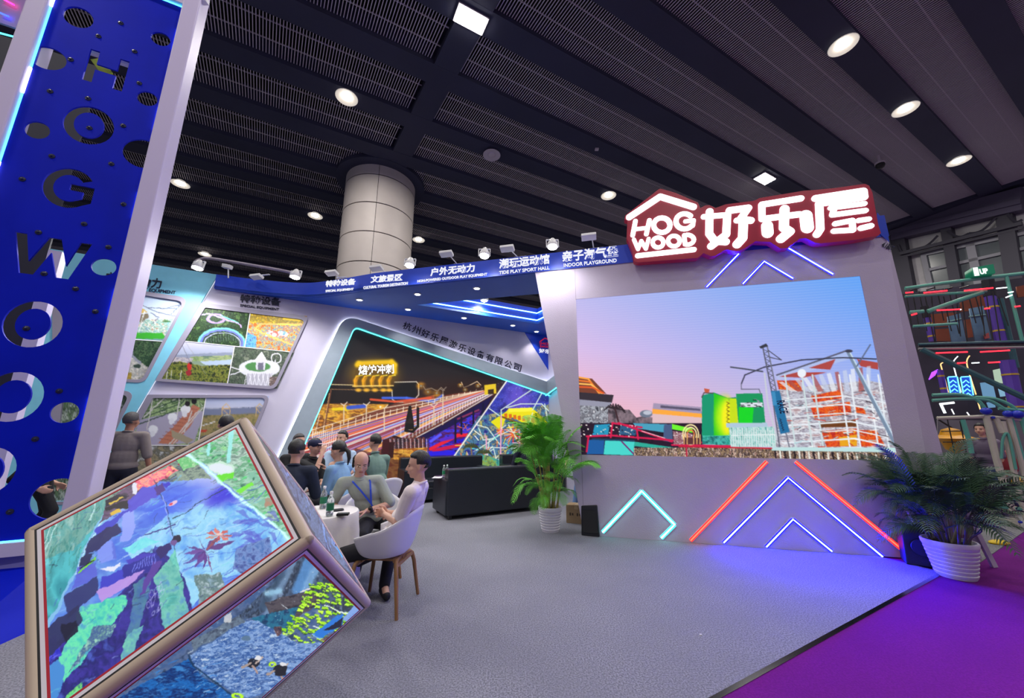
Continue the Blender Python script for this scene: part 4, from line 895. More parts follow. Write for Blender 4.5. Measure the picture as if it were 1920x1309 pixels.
def pD(cv):   # white round platform tower
    foliage(cv, g3([(780, 580), (1250, 600), (1130, 860), (770, 850)]), 91, 6, ((60, 76, 60), (100, 116, 96), (50, 60, 54), (130, 140, 120)))
    cv.ell(*g3([(985, 725)])[0], 39, 17, (225, 228, 240)); cv.ell(*g3([(975, 715)])[0], 24, 9, (80, 140, 80)); cv.poly(g3([(905, 760), (1070, 760), (1040, 850), (900, 850)]), (185, 185, 200))
    for k in range(12): x = 905+k*14; cv.line(g3([(x, 755), (x+(20 if k % 2 else -20), 845)]), 1.2, (240, 240, 250))
    cv.poly(g3([(960, 670), (1000, 620), (1030, 670), (1022, 735), (965, 735)]), (215, 215, 228)); cv.line(g3([(960, 670), (998, 622), (1030, 672)]), 1.6, (250, 250, 255)); cv.poly(g3([(975, 690), (1012, 690), (1010, 735), (978, 735)]), (110, 110, 130))
    cv.ell(*g3([(1095, 660)])[0], 9, 9, (235, 235, 245), ring=2); cv.line(g3([(795, 715), (880, 740), (800, 770)]), 2, (235, 235, 245)); cv.line(g3([(1090, 670), (1080, 720)]), 2, (225, 225, 235)); cv.tex(g3([(1050, 780), (1120, 780), (1100, 840), (1050, 850)]), [(150, 120, 110), (90, 80, 80), (200, 180, 170)], 3, 92)
def pE(cv):   # hanging bridge ride
    cv.tex([(180, 735), (395, 735), (395, 905), (160, 905)], [(110, 140, 90), (170, 195, 140), (70, 100, 60), (215, 225, 200)], 7, 101)
    cv.poly(g3([(200, 1060), (480, 1000), (640, 1000), (560, 1210), (180, 1230)]), (170, 165, 190))
    cv.poly(g3([(330, 1210), (450, 1080), (560, 960), (600, 980), (540, 1100), (440, 1215)]), (190, 120, 95))
    for k in range(10): cv.line(g3([(340+k*22, 1180-k*22), (420+k*18, 1190-k*22)]), 1, (150, 80, 66))
    for k in range(3): cv.line(g3([(210, 1085-k*32), (480, 985-k*32), (500, 960-k*30)]), 1.8, (50, 76, 60))
    for L in ([(240, 1040), (390, 900)], [(260, 1120), (300, 900)], [(470, 905), (455, 1030)], [(550, 1000), (500, 1140)], [(620, 980), (430, 1210)], [(590, 1000), (400, 1220)]): cv.line(g3(L), 2.2, (210, 208, 205))
    for x, y in ((425, 1040), (510, 990), (300, 1120)): cv.ell(*g3([(x, y)])[0], 9, 8, (235, 238, 245)); cv.ell(*g3([(x-6, y+30)])[0], 5, 6, (225, 228, 238))
    for x, y in ((520, 955), (565, 940)): cv.ell(*g3([(x, y)])[0], 5, 5, (30, 26, 30))
    cv.poly(g3([(415, 1120), (560, 1185), (520, 1215), (420, 1170)]), (165, 155, 130))
    cv.line([(352, 742), (348, 905)], .01, (0, 0, 0))
def pF(cv):
    cv.vgrad([(742, (170, 185, 225)), (764, (200, 205, 230)), (768, (110, 120, 140)), (785, (140, 130, 95)), (905, (90, 84, 60))], None)
    cv.poly(g3([(630, 990), (1050, 970), (1050, 1010), (620, 1030)]), (120, 130, 160)); cv.tex(g3([(600, 1030), (1000, 1020), (900, 1160), (600, 1160)]), [(120, 120, 70), (170, 150, 100), (80, 90, 60)], 6, 111)
    for x in (770, 990): cv.line(g3([(x-25, 1035), (x-25, 980), (x, 955), (x+25, 980), (x+25, 1035), (x-25, 985), (x+20, 985)]), 1.3, (230, 190, 120))
    cv.line(g3([(600, 1100), (700, 1070)]), 1.6, (230, 230, 235)); cv.poly(g3([(610, 1120), (650, 1122), (640, 1135), (605, 1135)]), (190, 70, 50))
def pG(cv):   # waterpark with green lawn
    g = lambda L: Q(L, 180, 490, .2062)
    cv.vgrad([(560, (190, 210, 235)), (600, (205, 215, 235)), (625, (150, 180, 200)), (640, (110, 150, 160))]); cv.tex(g([(-300, 560), (700, 520), (620, 690), (-300, 690)]), [(70, 120, 150), (200, 220, 225), (120, 170, 150), (240, 240, 235), (160, 120, 90)], 4, 121)
    cv.poly(g([(200, 450), (430, 430), (470, 460), (300, 490), (150, 500)]), (200, 170, 90)); cv.poly(g([(270, 500), (470, 470), (480, 510), (420, 550), (250, 550)]), (120, 110, 90))
    for L in ([(330, 350), (420, 400), (550, 460), (740, 505)], [(500, 470), (570, 510), (520, 560)], [(650, 420), (780, 390)], [(680, 480), (760, 400)], [(470, 420), (740, 430)]): cv.line(g(L), 1.4, (90, 100, 130))
    cv.poly(g([(-400, 640), (600, 650), (640, 705), (-400, 705)]), (60, 175, 50)); cv.line(g([(440, 450), (390, 660)]), 1.5, (230, 235, 240)); cv.line(g([(655, 540), (655, 660)]), 1.6, (120, 200, 215))
    for a in range(8): t = -2.8+a*.35; x, y = g([(640, 550)])[0]; cv.line([(x, y), (x+8*math.cos(t), y+5*math.sin(t)+1)], 1.2, (60, 110, 60))
def pH(cv):
    g = lambda L: Q(L, 180, 490, .2062)
    foliage(cv, g([(-500, 690), (640, 700), (420, 1090), (-500, 1090)]), 131, 6, ((50, 84, 56), (30, 56, 40), (90, 120, 80), (20, 40, 34)))
    cv.tex(g([(-400, 760), (260, 770), (340, 880), (470, 960), (440, 1090), (-400, 1080)]), [(205, 195, 180), (160, 165, 165), (230, 225, 215), (120, 130, 120)], 7, 132); cv.line(g([(250, 720), (320, 780), (330, 860), (400, 920)]), 5, (150, 155, 170)); cv.ell(*g([(235, 830)])[0], 6, 10, (200, 180, 130), ring=1.6)
    cv.tex(g([(-100, 1000), (320, 1010), (320, 1080), (-100, 1080)]), [(190, 160, 60), (150, 130, 60), (220, 190, 90)], 5, 134); cv.ell(*g([(375, 950)])[0], 7, 4, (50, 70, 60))
def pI(cv):
    cv.tex([(60, 715), (260, 715), (260, 950), (60, 950)], [(60, 90, 60), (130, 160, 120), (40, 60, 44), (190, 205, 190), (110, 120, 130)], 6, 141); cv.line([(200, 772), (236, 770)], 3, (170, 120, 80)); cv.ell(190, 812, 7, 22, (90, 100, 150)); cv.ell(194, 790, 4, 5, (200, 205, 215))
poster('poster', g3([(612, 308), (930, 352), (893, 592), (480, 548)]), pA, 'photo of a pastel coaster looping above dark forest', bx=0)
poster('poster', g3([(930, 354), (1296, 388), (1205, 626), (893, 590)]), pB, 'photo of a zigzag slide among red and yellow flowers', bx=0)
poster('poster', g3([(482, 552), (828, 585), (780, 838), (330, 808)]), pC, 'photo of a red-clad rider on a cable above a green valley', bx=0)
poster('poster', g3([(828, 588), (1212, 620), (1100, 858), (780, 838)]), pD, 'photo of a round white lattice tower platform in woodland', bx=0)
poster('poster', [(280, 740), (387, 741), (372, 834), (208, 834)], pE, 'photo of white-clad figures on a hanging bridge ride, under the ride photos', bx=1)
poster('poster', [(387, 741), (505, 743), (436, 905), (358, 905)], pF, 'photo of lattice towers before hazy hills, behind the tip of the cube', bx=1)
poster('poster', [(208, 836), (358, 835), (350, 905), (180, 905)], lambda cv: cv.tex([(100, 800), (400, 800), (400, 950), (100, 950)], [(120, 116, 96), (160, 150, 120), (90, 90, 80), (200, 205, 210)], 9, 151), 'low photo of pale wooden decking beside the standing man', bx=1)
poster('poster', [(110, 526), (352, 562), (312, 640), (110, 628)], pG, 'photo of a waterpark frame above a bright green lawn', bx=2)
poster('poster', [(110, 630), (312, 641), (268, 716), (110, 706)], pH, 'aerial photo of pale rock pools and trees on the cyan panel', bx=2)
poster('poster', [(100, 722), (250, 737), (148, 942), (80, 942)], pI, 'narrow photo of trees and visitors at the foot of the cyan panel', bx=3)
for bi, segs in ((0, [(g3([(932, 352)])[0], g3([(893, 592)])[0]), (g3([(482, 550)])[0], g3([(1208, 624)])[0]), (g3([(828, 586)])[0], g3([(780, 838)])[0])]), (1, [((388, 740), (372, 834)), ((208, 835), (366, 835))]), (2, [((118, 629), (312, 641))])):
    for a, b in segs:
        wl2 = MB(); wbar(wl2, PB, a, b, .014, .031, .036); wl2.build('divider', mat('white_divider', (.85, .85, .88), .5), BOARDS[bi])
# ------------------------------------------------------------------ blue letter tower
m_tblue = mat('tower_acrylic_blue', (.001, .010, .50), .5, var=.1, vscale=2, spec=.12)
m_tframe = mat('tower_frame_lilac', lin((206, 196, 226)), .5, bump=.06, bscale=30)
m_edge = glow('tower_edge_led', lin((70, 225, 255)), 5)
def ring(cx, cz, rx, rz, n=28): return [((cx+rx*math.cos(2*math.pi*k/n))*K, (cz+rz*math.sin(2*math.pi*k/n))*K) for k in range(n)]
tL, tR, tB, tT = -.795, .232, .615, 6.85
tw = thing('letter_tower', 'tall blue tower panel in a lilac frame with cut-out letters and round holes', 'sign tower', PT.at(-.3*K, 0))
loops = [[(tL*K, tB*K), (tR*K, tB*K), (tR*K, tT*K), (tL*K, (tT-.02)*K)]]
kk = lambda L: [(x*K, z*K) for x, z in L]
loops.append(kk([(-.427, 5.82), (-.350, 5.82), (-.350, 5.65), (-.180, 5.65), (-.180, 5.82), (-.100, 5.82), (-.100, 5.40), (-.180, 5.40), (-.180, 5.575), (-.350, 5.575), (-.350, 5.40), (-.427, 5.40)]))
for cz in (4.865, 2.59, 1.885): loops.append(ring(-.278, cz, .198, .233)); loops.append(ring(-.278, cz, .115, .155))
G = []
for k in range(25): a = math.radians(32+k*(308/24)); G.append((-.295+.192*math.cos(a), 4.08+.228*math.sin(a)))
G += [(-.108, 4.13), (-.29, 4.13), (-.29, 4.055), (-.185, 4.055)]
for k in range(22): a = math.radians(322-k*(290/21)); G.append((-.295+.112*math.cos(a), 4.08+.150*math.sin(a)))
G = [p for i, p in enumerate(G) if not (24 < -1)]
Gc = []
for k in range(26): a = math.radians(35+k*(275/25)); Gc.append((-.295+.192*math.cos(a), 4.08+.228*math.sin(a)))
Gc += [(-.108, 3.95), (-.108, 4.135), (-.29, 4.135), (-.29, 4.06), (-.185, 4.06), (-.185, 3.985)]
for k in range(22): a = math.radians(305-k*(268/21)); Gc.append((-.295+.112*math.cos(a), 4.08+.150*math.sin(a)))
loops.append(kk(Gc))
loops.append(kk([(-.565, 3.50), (-.485, 3.50), (-.425, 3.22), (-.335, 3.50), (-.245, 3.50), (-.165, 3.22), (-.105, 3.50), (-.02, 3.50), (-.125, 3.085), (-.215, 3.085), (-.29, 3.34), (-.37, 3.085), (-.465, 3.085)]))
D = [(-.46, 1.43), (-.32, 1.43)]+[(-.32+.19*math.cos(a), 1.215+.215*math.sin(a)) for a in [math.pi/2-k*math.pi/14 for k in range(1, 14)]]+[(-.32, 1.0), (-.46, 1.0)]
loops.append(kk(D)); loops.append(kk([(-.38, 1.36), (-.32, 1.36)]+[(-.32+.11*math.cos(a), 1.215+.145*math.sin(a)) for a in [math.pi/2-k*math.pi/12 for k in range(1, 12)]]+[(-.32, 1.07), (-.38, 1.07)]))
for cx, cz, rx, rz in ((-.588, 6.17, .122, .135), (.108, 6.28, .09, .095), (.119, 5.41, .09, .095), (-.629, 4.65, .092, .1), (.107, 3.27, .096, .095), (.086, 1.746, .1, .1)): loops.append(ring(cx, cz, rx, rz))
def cutring(cx, cz, r, lim, side):
    L = [(x/K, z/K) for x, z in ring(cx, cz, r, r, 40)]; q = [(min(x, lim) if side > 0 else max(x, lim), z) for x, z in L]; return kk([p for i, p in enumerate(q) if i == 0 or p != q[i-1]])
loops += [cutring(-.71, 5.53, .14, tL+.006, -1), cutring(.2, 4.69, .18, tR-.006, 1), cutring(.18, .95, .18, tR-.006, 1)]
me = plate_mesh('blue_panel', loops, PT.mat(0), .02); me.materials.clear(); me.materials.append(m_tblue); link('blue_panel', me, tw)
def pbox(mb, s0_, s1_, z0_, z1_, d0, d1, P=PT):
    mb.hexa([P.at(s0_, z0_, d0), P.at(s1_, z0_, d0), P.at(s1_, z0_, d1), P.at(s0_, z0_, d1)], [P.at(s0_, z1_, d0), P.at(s1_, z1_, d0), P.at(s1_, z1_, d1), P.at(s0_, z1_, d1)])
for nm_, a, b in (('frame_post', tR+.012, tR+.175), ('frame_post', tL-.16, tL-.012)):
    m_ = MB(); pbox(m_, a*K, b*K, .44, 7.6*K, -.20, .07); m_.build(nm_, m_tframe, tw, bevel=.012)
for z0_, z1_ in ((.46, (tB-.012)*K), ((tT+.015)*K, (tT+.16)*K)):
    m_ = MB(); pbox(m_, (tL-.012)*K, (tR+.012)*K, z0_, z1_, -.18, .06); m_.build('frame_rail', m_tframe, tw)
m_ = MB(); e = .006
for a, b in (((tL-e, tB), (tL-e, tT)), ((tR+e, tB), (tR+e, tT)), ((tL, tB-e), (tR, tB-e)), ((tL, tT+e), (tR, tT+e))): m_.tube([PT.at(a[0]*K, a[1]*K, .008), PT.at(b[0]*K, b[1]*K, .008)], .0075, 6)
m_.build('edge_led', m_edge, tw)
for k in range(6):
    z = (6.5-k*1.15)*K
    for s_ in (tL-e, tR+e): m_ = MB(); m_.tube([PT.at(s_*K, z, .012), PT.at(s_*K, z-.3, .012)], .0095, 6); m_.build('bright_led_section', glow('tower_led_white', (1, .98, .95), 9), tw)
m_k = mat('standoff_black', (.01, .012, .05), .25); sc1 = 1/2.975; sc2 = 400/845
offs = [(x*sc1, y*sc1) for x, y in [(675, 130), (550, 203), (752, 288), (395, 333), (280, 510), (492, 550), (778, 465), (500, 715), (688, 702), (290, 872), (622, 915), (125, 1000), (690, 1140), (470, 1250), (215, 1297)]]+[(x*sc2, 440+y*sc2) for x, y in [(175, 155), (300, 215), (430, 50), (378, 305), (105, 372), (235, 620), (140, 810), (40, 1098)]]
kn = None
for x, y in offs:
    s_, z = PT.px(x, y, .01)
    if kn is None:
        m_ = MB(); m_.lathe([(.024, 0), (.023, .005), (.010, .008), (.008, .016), (.003, .019)], n=14); kn = m_.mesh('standoff', m_k, True)
        m_ = MB(); m_.lathe([(.006, .0), (.006, .025)], n=8); kt = m_.mesh('pin', mat('pin_steel', (.8, .8, .85), .2, 1))
    o = bpy.data.objects.new('standoff', kn); C.objects.link(o); M4 = PT.mat(0); M4.translation = PT.at(s_, z, .01); o.matrix_world = M4; o.parent = tw; o.matrix_parent_inverse = tw.matrix_basis.inverted()
rp = fpt(45, 680, 4.3); PR = Plane((rp.x, rp.y), 62)
m_ = MB(); pbox(m_, -1.15, -.06, .5, 6.85*K, -.03, 0, PR); m_.build('rear_panel', mat('tower_inner_dark', (.012, .012, .03), .6), tw)
m_ = MB(); pbox(m_, -.06, .06, 0, fpt(100, 470, 4.3).z, -.12, 0, PR); m_.build('rear_post', m_tframe, tw)
# rear bracing visible through the holes
m_ = MB(); pbox(m_, -.9*K, -.2*K, 6.2*K, 6.3*K, -.55, -.5); m_.build('rear_brace', m_tframe, tw)
m_ = MB(); m_.bar(PT.at(-.45*K, 5.85*K, -.16), PT.at(-.33*K, 5.70*K, -.16), .10, .02, up=PT.n); m_.build('yellow_tab', mat('lime_tab', lin((215, 240, 20)), .5), tw)
for z in (5.05*K, 7.02*K):
    m_ = MB(); pbox(m_, (tL-.42)*K, (tL-.14)*K, z, z+.09, -.1, -.02); pbox(m_, (tL-.42)*K, (tL-.32)*K, z-.2, z+.09, -.1, -.02); m_.build('bracket', m_tframe, tw)
m_ = MB(); m_.box(PT.at((tR+.2)*K, 6.83*K+.22, .03), (.07, .06, .05)); m_.build('clamp', mat('lamp_white', (.8, .8, .82), .4), tw)
# plinth below the tower
A0 = zpt(36, 1192); A1 = zpt(-60, 1240)
def up(p, h): return Vector((p.x, p.y, h))
pl = thing('plinth', 'deep blue stepped plinth with a white light line under the letter tower', 'plinth', A0)
b0_, b1_ = zpt(-200, 1300), zpt(60, 1182); tA, tB_ = zpt(-160, 1082, .36), zpt(80, 1060, .36)
bk = PT.at(-1.6, 0, -.5), PT.at(.42*K, 0, -.5)
m_ = MB(); m_.hexa([b0_, b1_, up(bk[1], 0), up(bk[0], 0)], [tA, tB_, up(bk[1], .36), up(bk[0], .36)]); m_.build('body', m_tblue, pl)
m_ = MB(); m_.hexa([tA, tB_, up(bk[1], .36), up(bk[0], .36)], [up(tA-Vector((0, -.04, 0)), .455), up(tB_-Vector((0, -.04, 0)), .455), up(bk[1], .455), up(bk[0], .455)]); m_.build('top_slab', mat('plinth_lilac', lin((120, 115, 190)), .5), pl)
def mixp(a, b, t): return a+(b-a)*t
m_ = MB(); m_.tube([mixp(b0_, tA, .2)+Vector((0, -.01, 0)), mixp(b1_, tB_, .2)+Vector((0, -.01, 0))], .008, 6); m_.build('light_line', glow('plinth_line_white', (.9, .93, 1), 3), pl)
# neighbouring stand seen above left
nb_ = thing('overhead_sign', 'lilac overhead sign box of the neighbouring stand with pink and blue neon', 'sign', fpt(20, 30, 4.6))
m_ = MB(); cs = [fpt(-60, -60, 4.6), fpt(105, -40, 4.6), fpt(47, 58, 4.6), fpt(-60, 22, 4.6)]; m_.hexa(cs, [p+Vector((.0, .12, .05)) for p in cs]); m_.build('box', mat('sign_lilac', lin((170, 150, 215)), .6), nb_)
for L, c, nm_ in (([(2, -4), (26, 9)], lin((255, 30, 120)), 'pink_neon'), ([(0, 24), (16, 31)], (.02, .05, 1), 'blue_neon'), ([(-60, 42), (0, 62), (41, 73)], lin((60, 230, 250)), 'cyan_neon')):
    m_ = MB(); m_.tube([fpt(x, y, 4.55) for x, y in L], .012, 6); m_.build(nm_, glow(nm_, c, 6), nb_)
# ------------------------------------------------------------------ tilted picture cube
cC = Vector((-.866, 1.775, 1.13))*K; ct = Vector((-.671, .404, .552))*K; cr_ = Vector((.007, .835, -.602))*K; cd = Vector((-.661, -.375, -.528))*K
low = min((cC+cd).z, (cC+cr_+cd).z); cC = cC-Vector((0, 0, low-.003)) if abs(low) > .003 else cC
cube = thing('picture_cube', 'large picture cube balanced on one corner, tan rounded edges and glossy scene panels', 'display cube', cC+cr_+cd)
rT = .026; et, er, edd = ct.normalized(), cr_.normalized(), cd.normalized()
m_tan = mat('cube_edge_tan', lin((196, 178, 158)), .5, bump=.05, bscale=30); m_blk = mat('trim_black', (.012, .012, .015), .5); m_wh = mat('trim_white', lin((235, 232, 238)), .5); m_rd = mat('trim_red', lin((190, 28, 50)), .5)
i0 = cC+(et+er+edd)*rT; vt, vr, vd = ct-et*2*rT, cr_-er*2*rT, cd-edd*2*rT
m_ = MB(); q = .012; j0 = i0-(et+er+edd)*(rT-q); wt, wr, wd = vt+et*2*(rT-q), vr+er*2*(rT-q), vd+edd*2*(rT-q)
m_.hexa([j0, j0+wr, j0+wr+wd, j0+wd], [j0+wt, j0+wt+wr, j0+wt+wr+wd, j0+wt+wd]); m_.build('body', m_blk, cube)
for a, b in [((0, 0, 0), (1, 0, 0)), ((0, 0, 0), (0, 1, 0)), ((0, 0, 0), (0, 0, 1)), ((1, 0, 0), (1, 1, 0)), ((1, 0, 0), (1, 0, 1)), ((0, 1, 0), (1, 1, 0)), ((0, 1, 0), (0, 1, 1)), ((0, 0, 1), (1, 0, 1)), ((0, 0, 1), (0, 1, 1)), ((1, 1, 0), (1, 1, 1)), ((1, 0, 1), (1, 1, 1)), ((0, 1, 1), (1, 1, 1))]:
    p = i0+vt*a[0]+vr*a[1]+vd*a[2]; p2 = i0+vt*b[0]+vr*b[1]+vd*b[2]; m_ = MB(); m_.tube([p, p2], rT, 14); m_.ell(p, (rT, rT, rT), n=12, m=8); m_.ell(p2, (rT, rT, rT), n=12, m=8); m_.build('edge_tube', m_tan, cube, smooth=True)
def face(o, u, v, n, cv, nu, nv, lab, inset=(.036, .047, .060, .068)):
    """o: corner; u, v: edge vectors; n outward; trims then the picture"""
    uu, vv_ = u.normalized(), v.normalized(); ms = (m_blk, m_wh, m_rd); nms = ('black_trim', 'white_trim', 'red_trim')
    def rect(i, h): return [o+uu*i+vv_*i+n*h, o+u-uu*i+vv_*i+n*h, o+u-uu*i+v-vv_*i+n*h, o+uu*i+v-vv_*i+n*h]
    for k in range(3):
        A_, B_ = rect(inset[k], -.004), rect(inset[k+1], -.004); m_ = MB(); vs = A_+B_+[p-n*.006 for p in A_]+[p-n*.006 for p in B_]
        m_.add(vs, [(j, (j+1) % 4, (j+1) % 4+4, j+4) for j in range(4)]+[(j+4, (j+1) % 4+4, (j+1) % 4+12, j+12) for j in range(4)]+[(j, j+8, (j+1) % 4+8, (j+1) % 4) for j in range(4)]); m_.build(nms[k], ms[k], cube)
    R = rect(inset[3], -.005); P_ = picture('picture_panel', cv, R, nu, nv, True, cube, 1.0); P_['label'] = lab
def paint_A():
    cv = Cv(-20, 750, 640, 1450, (90, 120, 200), res=1.25); f = lambda L: Q(L, 0, 760, .4194); T = cv.tex
    T(f([(0, 0), (1500, 0), (1500, 1700), (0, 1700)]), [(60, 80, 200), (110, 160, 235), (70, 110, 225), (150, 190, 245)], 60, 1, aspect=2.5)
    # pale cyan pool, centre to right
    T(f([(560, 640), (760, 480), (1040, 430), (1300, 600), (1230, 680), (1120, 760), (960, 760), (860, 900), (700, 820)]), [(110, 190, 240), (160, 220, 250), (90, 160, 240)], 40, 2)
    x, y = f([(920, 340)])[0]; cv.ell(x, y, 38, 30, (205, 205, 250), .8, soft=.8); x, y = f([(1000, 400)])[0]; cv.ell(x, y, 38, 17, (40, 30, 215), .85, soft=.7, rot=-.45); x, y = f([(780, 430)])[0]; cv.ell(x, y, 60, 20, (40, 80, 235), .7, soft=.7, rot=-.4)
    # teal glass at the left with hanging leaves
    T(f([(130, 540), (480, 390), (440, 560), (330, 760), (200, 1010), (140, 1100)]), [(50, 150, 165), (80, 190, 200), (60, 150, 160), (120, 215, 225)], 60, 5, aspect=.5, ro=.4)
    T(f([(150, 545), (500, 385), (470, 500), (330, 640), (170, 700)]), [(60, 130, 120), (130, 170, 155), (80, 150, 145), (165, 190, 180)], 26, 6, aspect=.3, al=.75, ro=.55)
    rg = random.Random(4)
    for k in range(150): X, Y = rg.uniform(150, 470), rg.uniform(430, 730); cv.line(f([(X, Y), (X-rg.uniform(4, 22), Y+rg.uniform(14, 44))]), rg.uniform(.7, 1.6), rg.choice([(30, 90, 80), (60, 140, 110), (160, 205, 190), (40, 110, 110)]), .55)
    for L in ([(275, 480), (170, 700)], [(420, 420), (400, 520)], [(230, 520), (190, 620)]): cv.line(f(L), 2.2, (200, 235, 235), .8)
    cv.poly(f([(460, 470), (500, 470), (330, 760), (210, 1010), (180, 1020), (320, 760)]), (130, 190, 235)); cv.line(f([(478, 470), (330, 755)]), 2, (200, 240, 255))
    # top strip, dark planting and red blossom
    T(f([(480, 390), (830, 215), (940, 330), (700, 340), (470, 470)]), [(90, 110, 110), (150, 170, 150), (60, 80, 90), (180, 190, 200)], 10, 8, aspect=2)
    T(f([(470, 440), (600, 330), (700, 330), (590, 420), (440, 530)]), [(50, 44, 60), (110, 80, 120), (80, 70, 90)], 8, 9, aspect=2)
    T(f([(610, 330), (760, 265), (800, 285), (700, 350), (590, 390)]), [(250, 120, 110), (255, 170, 150), (235, 80, 130), (250, 200, 130)], 7, 10, aspect=2)
    for X, Y in ((760, 268), (805, 262), (775, 290), (745, 318)): cv.ell(*f([(X, Y)])[0], 3, 2, (140, 30, 60))
    cv.poly(f([(590, 345), (612, 350), (612, 400), (585, 395)]), (225, 225, 240))
    T(f([(790, 235), (880, 215), (900, 260), (820, 290)]), [(150, 210, 150), (90, 190, 110), (190, 225, 180)], 6, 11)
    # green planting top right behind the glowing cyan edge
    T(f([(830, 200), (1080, 60), (1200, 300), (1345, 590), (1310, 620), (1060, 390), (880, 240)]), [(130, 190, 165), (170, 215, 190), (90, 165, 120), (190, 220, 205), (120, 150, 140)], 13, 12, aspect=2.4)
    for k in range(170):
        X, Y = rg.uniform(880, 1330), rg.uniform(110, 580)
        if Y > 60+(X-1075)*1.95+30 and Y < 215+(X-830)*.85-10: cv.ell(*f([(X, Y)])[0], rg.uniform(1.6, 5), rg.uniform(1, 2.6), rg.choice([(40, 150, 80), (60, 190, 90), (90, 220, 130), (30, 110, 80), (150, 230, 150)]), .85, rot=-.5)
    for k in range(60):
        X, Y = rg.uniform(900, 1180), rg.uniform(200, 380); cv.line(f([(X, Y), (X+rg.uniform(30, 90), Y-rg.uniform(10, 34))]), rg.uniform(.7, 1.5), (90, 110, 105), .5)
    for L, w_ in (([(935, 130), (930, 215)], 4), ([(1037, 80), (1022, 245)], 7), ([(1180, 220), (1176, 320)], 3)): cv.line(f(L), w_, (160, 240, 240), .9, soft=1.2)
    cv.poly(f([(1055, 55), (1075, 65), (1080, 80), (1050, 80)]), (30, 90, 170))
    cv.poly(f([(925, 270), (985, 242), (1048, 270), (1045, 300), (990, 325), (930, 290)]), (200, 235, 215)); cv.ell(*f([(985, 280)])[0], 22, 10, (225, 235, 245)); cv.poly(f([(960, 320), (1045, 295), (1040, 325), (985, 348)]), (100, 225, 40)); cv.poly(f([(1055, 375), (1120, 338), (1130, 350), (1070, 388)]), (120, 235, 60))
    T(f([(1190, 420), (1250, 400), (1240, 430), (1180, 460)]), [(190, 130, 110), (150, 160, 140)], 6, 14)
    cv.line(f([(830, 205), (930, 300), (1290, 590)]), 3.4, (190, 255, 250), .95, soft=2); cv.line(f([(830, 205), (930, 300), (1290, 590)]), 1.6, (235, 255, 255))
    # streaks, floor joints
    for k in range(90): X, Y = rg.uniform(480, 1250), rg.uniform(340, 800); cv.line(f([(X, Y), (X+rg.uniform(40, 150), Y-rg.uniform(20, 70))]), rg.uniform(.8, 2.4), rg.choice([(200, 230, 255), (60, 90, 230), (120, 200, 250), (40, 60, 200)]), rg.uniform(.2, .55))
    cv.line(f([(690, 330), (740, 450), (770, 600), (840, 960)]), 1.4, (20, 40, 90)); cv.line(f([(1010, 375), (880, 440), (770, 510)]), 1.3, (20, 50, 70)); cv.line(f([(700, 345), (790, 310)]), 1, (30, 40, 60)); cv.line(f([(725, 400), (760, 590)]), 1.6, (150, 170, 250))
    # shadowy plants right
    for a in range(30): t = rg.uniform(2.2, 4.2); X, Y = rg.uniform(1100, 1260), rg.uniform(500, 700); cv.poly(f([(X, Y), (X+90*math.cos(t), Y+70*math.sin(t)), (X+60*math.cos(t+.3), Y+60*math.sin(t+.3))]), (84, 90, 205), .55)
    T(f([(1060, 640), (1200, 590), (1230, 680), (1090, 760), (1040, 730)]), [(70, 110, 180), (120, 150, 210), (60, 80, 150)], 8, 15)
    T(f([(870, 760), (990, 740), (1010, 830), (890, 920)]), [(140, 170, 190), (90, 120, 120), (180, 200, 210)], 8, 16)
    # red lily and violet leaves
    for t, l, c in ((3.4, 70, (90, 50, 130)), (3.0, 80, (110, 60, 150)), (2.5, 90, (80, 50, 140)), (2.1, 80, (100, 50, 140)), (1.7, 70, (90, 40, 130)), (1.3, 80, (120, 40, 110)), (-.35, 110, (90, 40, 120)), (-.9, 60, (100, 50, 120)), (4.2, 60, (90, 60, 140))):
        X, Y = 915, 650; cv.poly(f([(X-6, Y+4), (X+l*.5*math.cos(t)-8, Y+l*.5*math.sin(t)-10), (X+l*1.3*math.cos(t), Y+l*1.2*math.sin(t)), (X+l*.5*math.cos(t)+8, Y+l*.5*math.sin(t)+12)]), c, .85)
    for a in range(7): t = a*.9; X, Y = 975, 583; cv.poly(f([(X, Y), (X+44*math.cos(t-.3), Y+22*math.sin(t-.3)), (X+62*math.cos(t), Y+32*math.sin(t)), (X+44*math.cos(t+.3), Y+22*math.sin(t+.3))]), [(205, 100, 100), (225, 130, 120)][a % 2])
    cv.line(f([(960, 600), (920, 645)]), 4, (150, 80, 100)); cv.ell(*f([(975, 578)])[0], 6, 3, (240, 200, 190))
    # dark blue lower part
    T(f([(540, 840), (700, 620), (820, 760), (870, 960), (640, 1110), (300, 1330), (120, 1500), (140, 1180), (300, 1010)]), [(40, 40, 130), (60, 50, 160), (30, 30, 110), (70, 90, 190)], 30, 21)
    T(f([(690, 760), (780, 640), (850, 960), (740, 1030)]), [(80, 190, 170), (130, 225, 190), (90, 170, 210)], 18, 22, al=.85); T(f([(600, 800), (690, 740), (590, 1090), (540, 1180)]), [(70, 130, 190), (100, 180, 170)], 12, 23, al=.7)
    T(f([(360, 900), (560, 840), (570, 870), (440, 1060), (280, 1240), (260, 1120)]), [(60, 190, 190), (110, 235, 180), (70, 150, 210)], 16, 24); T(f([(420, 990), (520, 970), (500, 1030), (380, 1110), (300, 1200)]), [(120, 170, 160), (60, 90, 150), (160, 220, 190)], 6, 25)
    cv.poly(f([(120, 1190), (260, 1140), (290, 1170), (270, 1260), (200, 1420), (100, 1500)]), (70, 140, 215)); T(f([(145, 1090), (250, 1020), (270, 1120), (150, 1180)]), [(40, 40, 190), (80, 80, 230), (30, 30, 130)], 9, 26)
    T(f([(300, 1290), (370, 1230), (360, 1300), (240, 1400)]), [(70, 200, 150), (130, 230, 120), (40, 110, 130)], 6, 27)
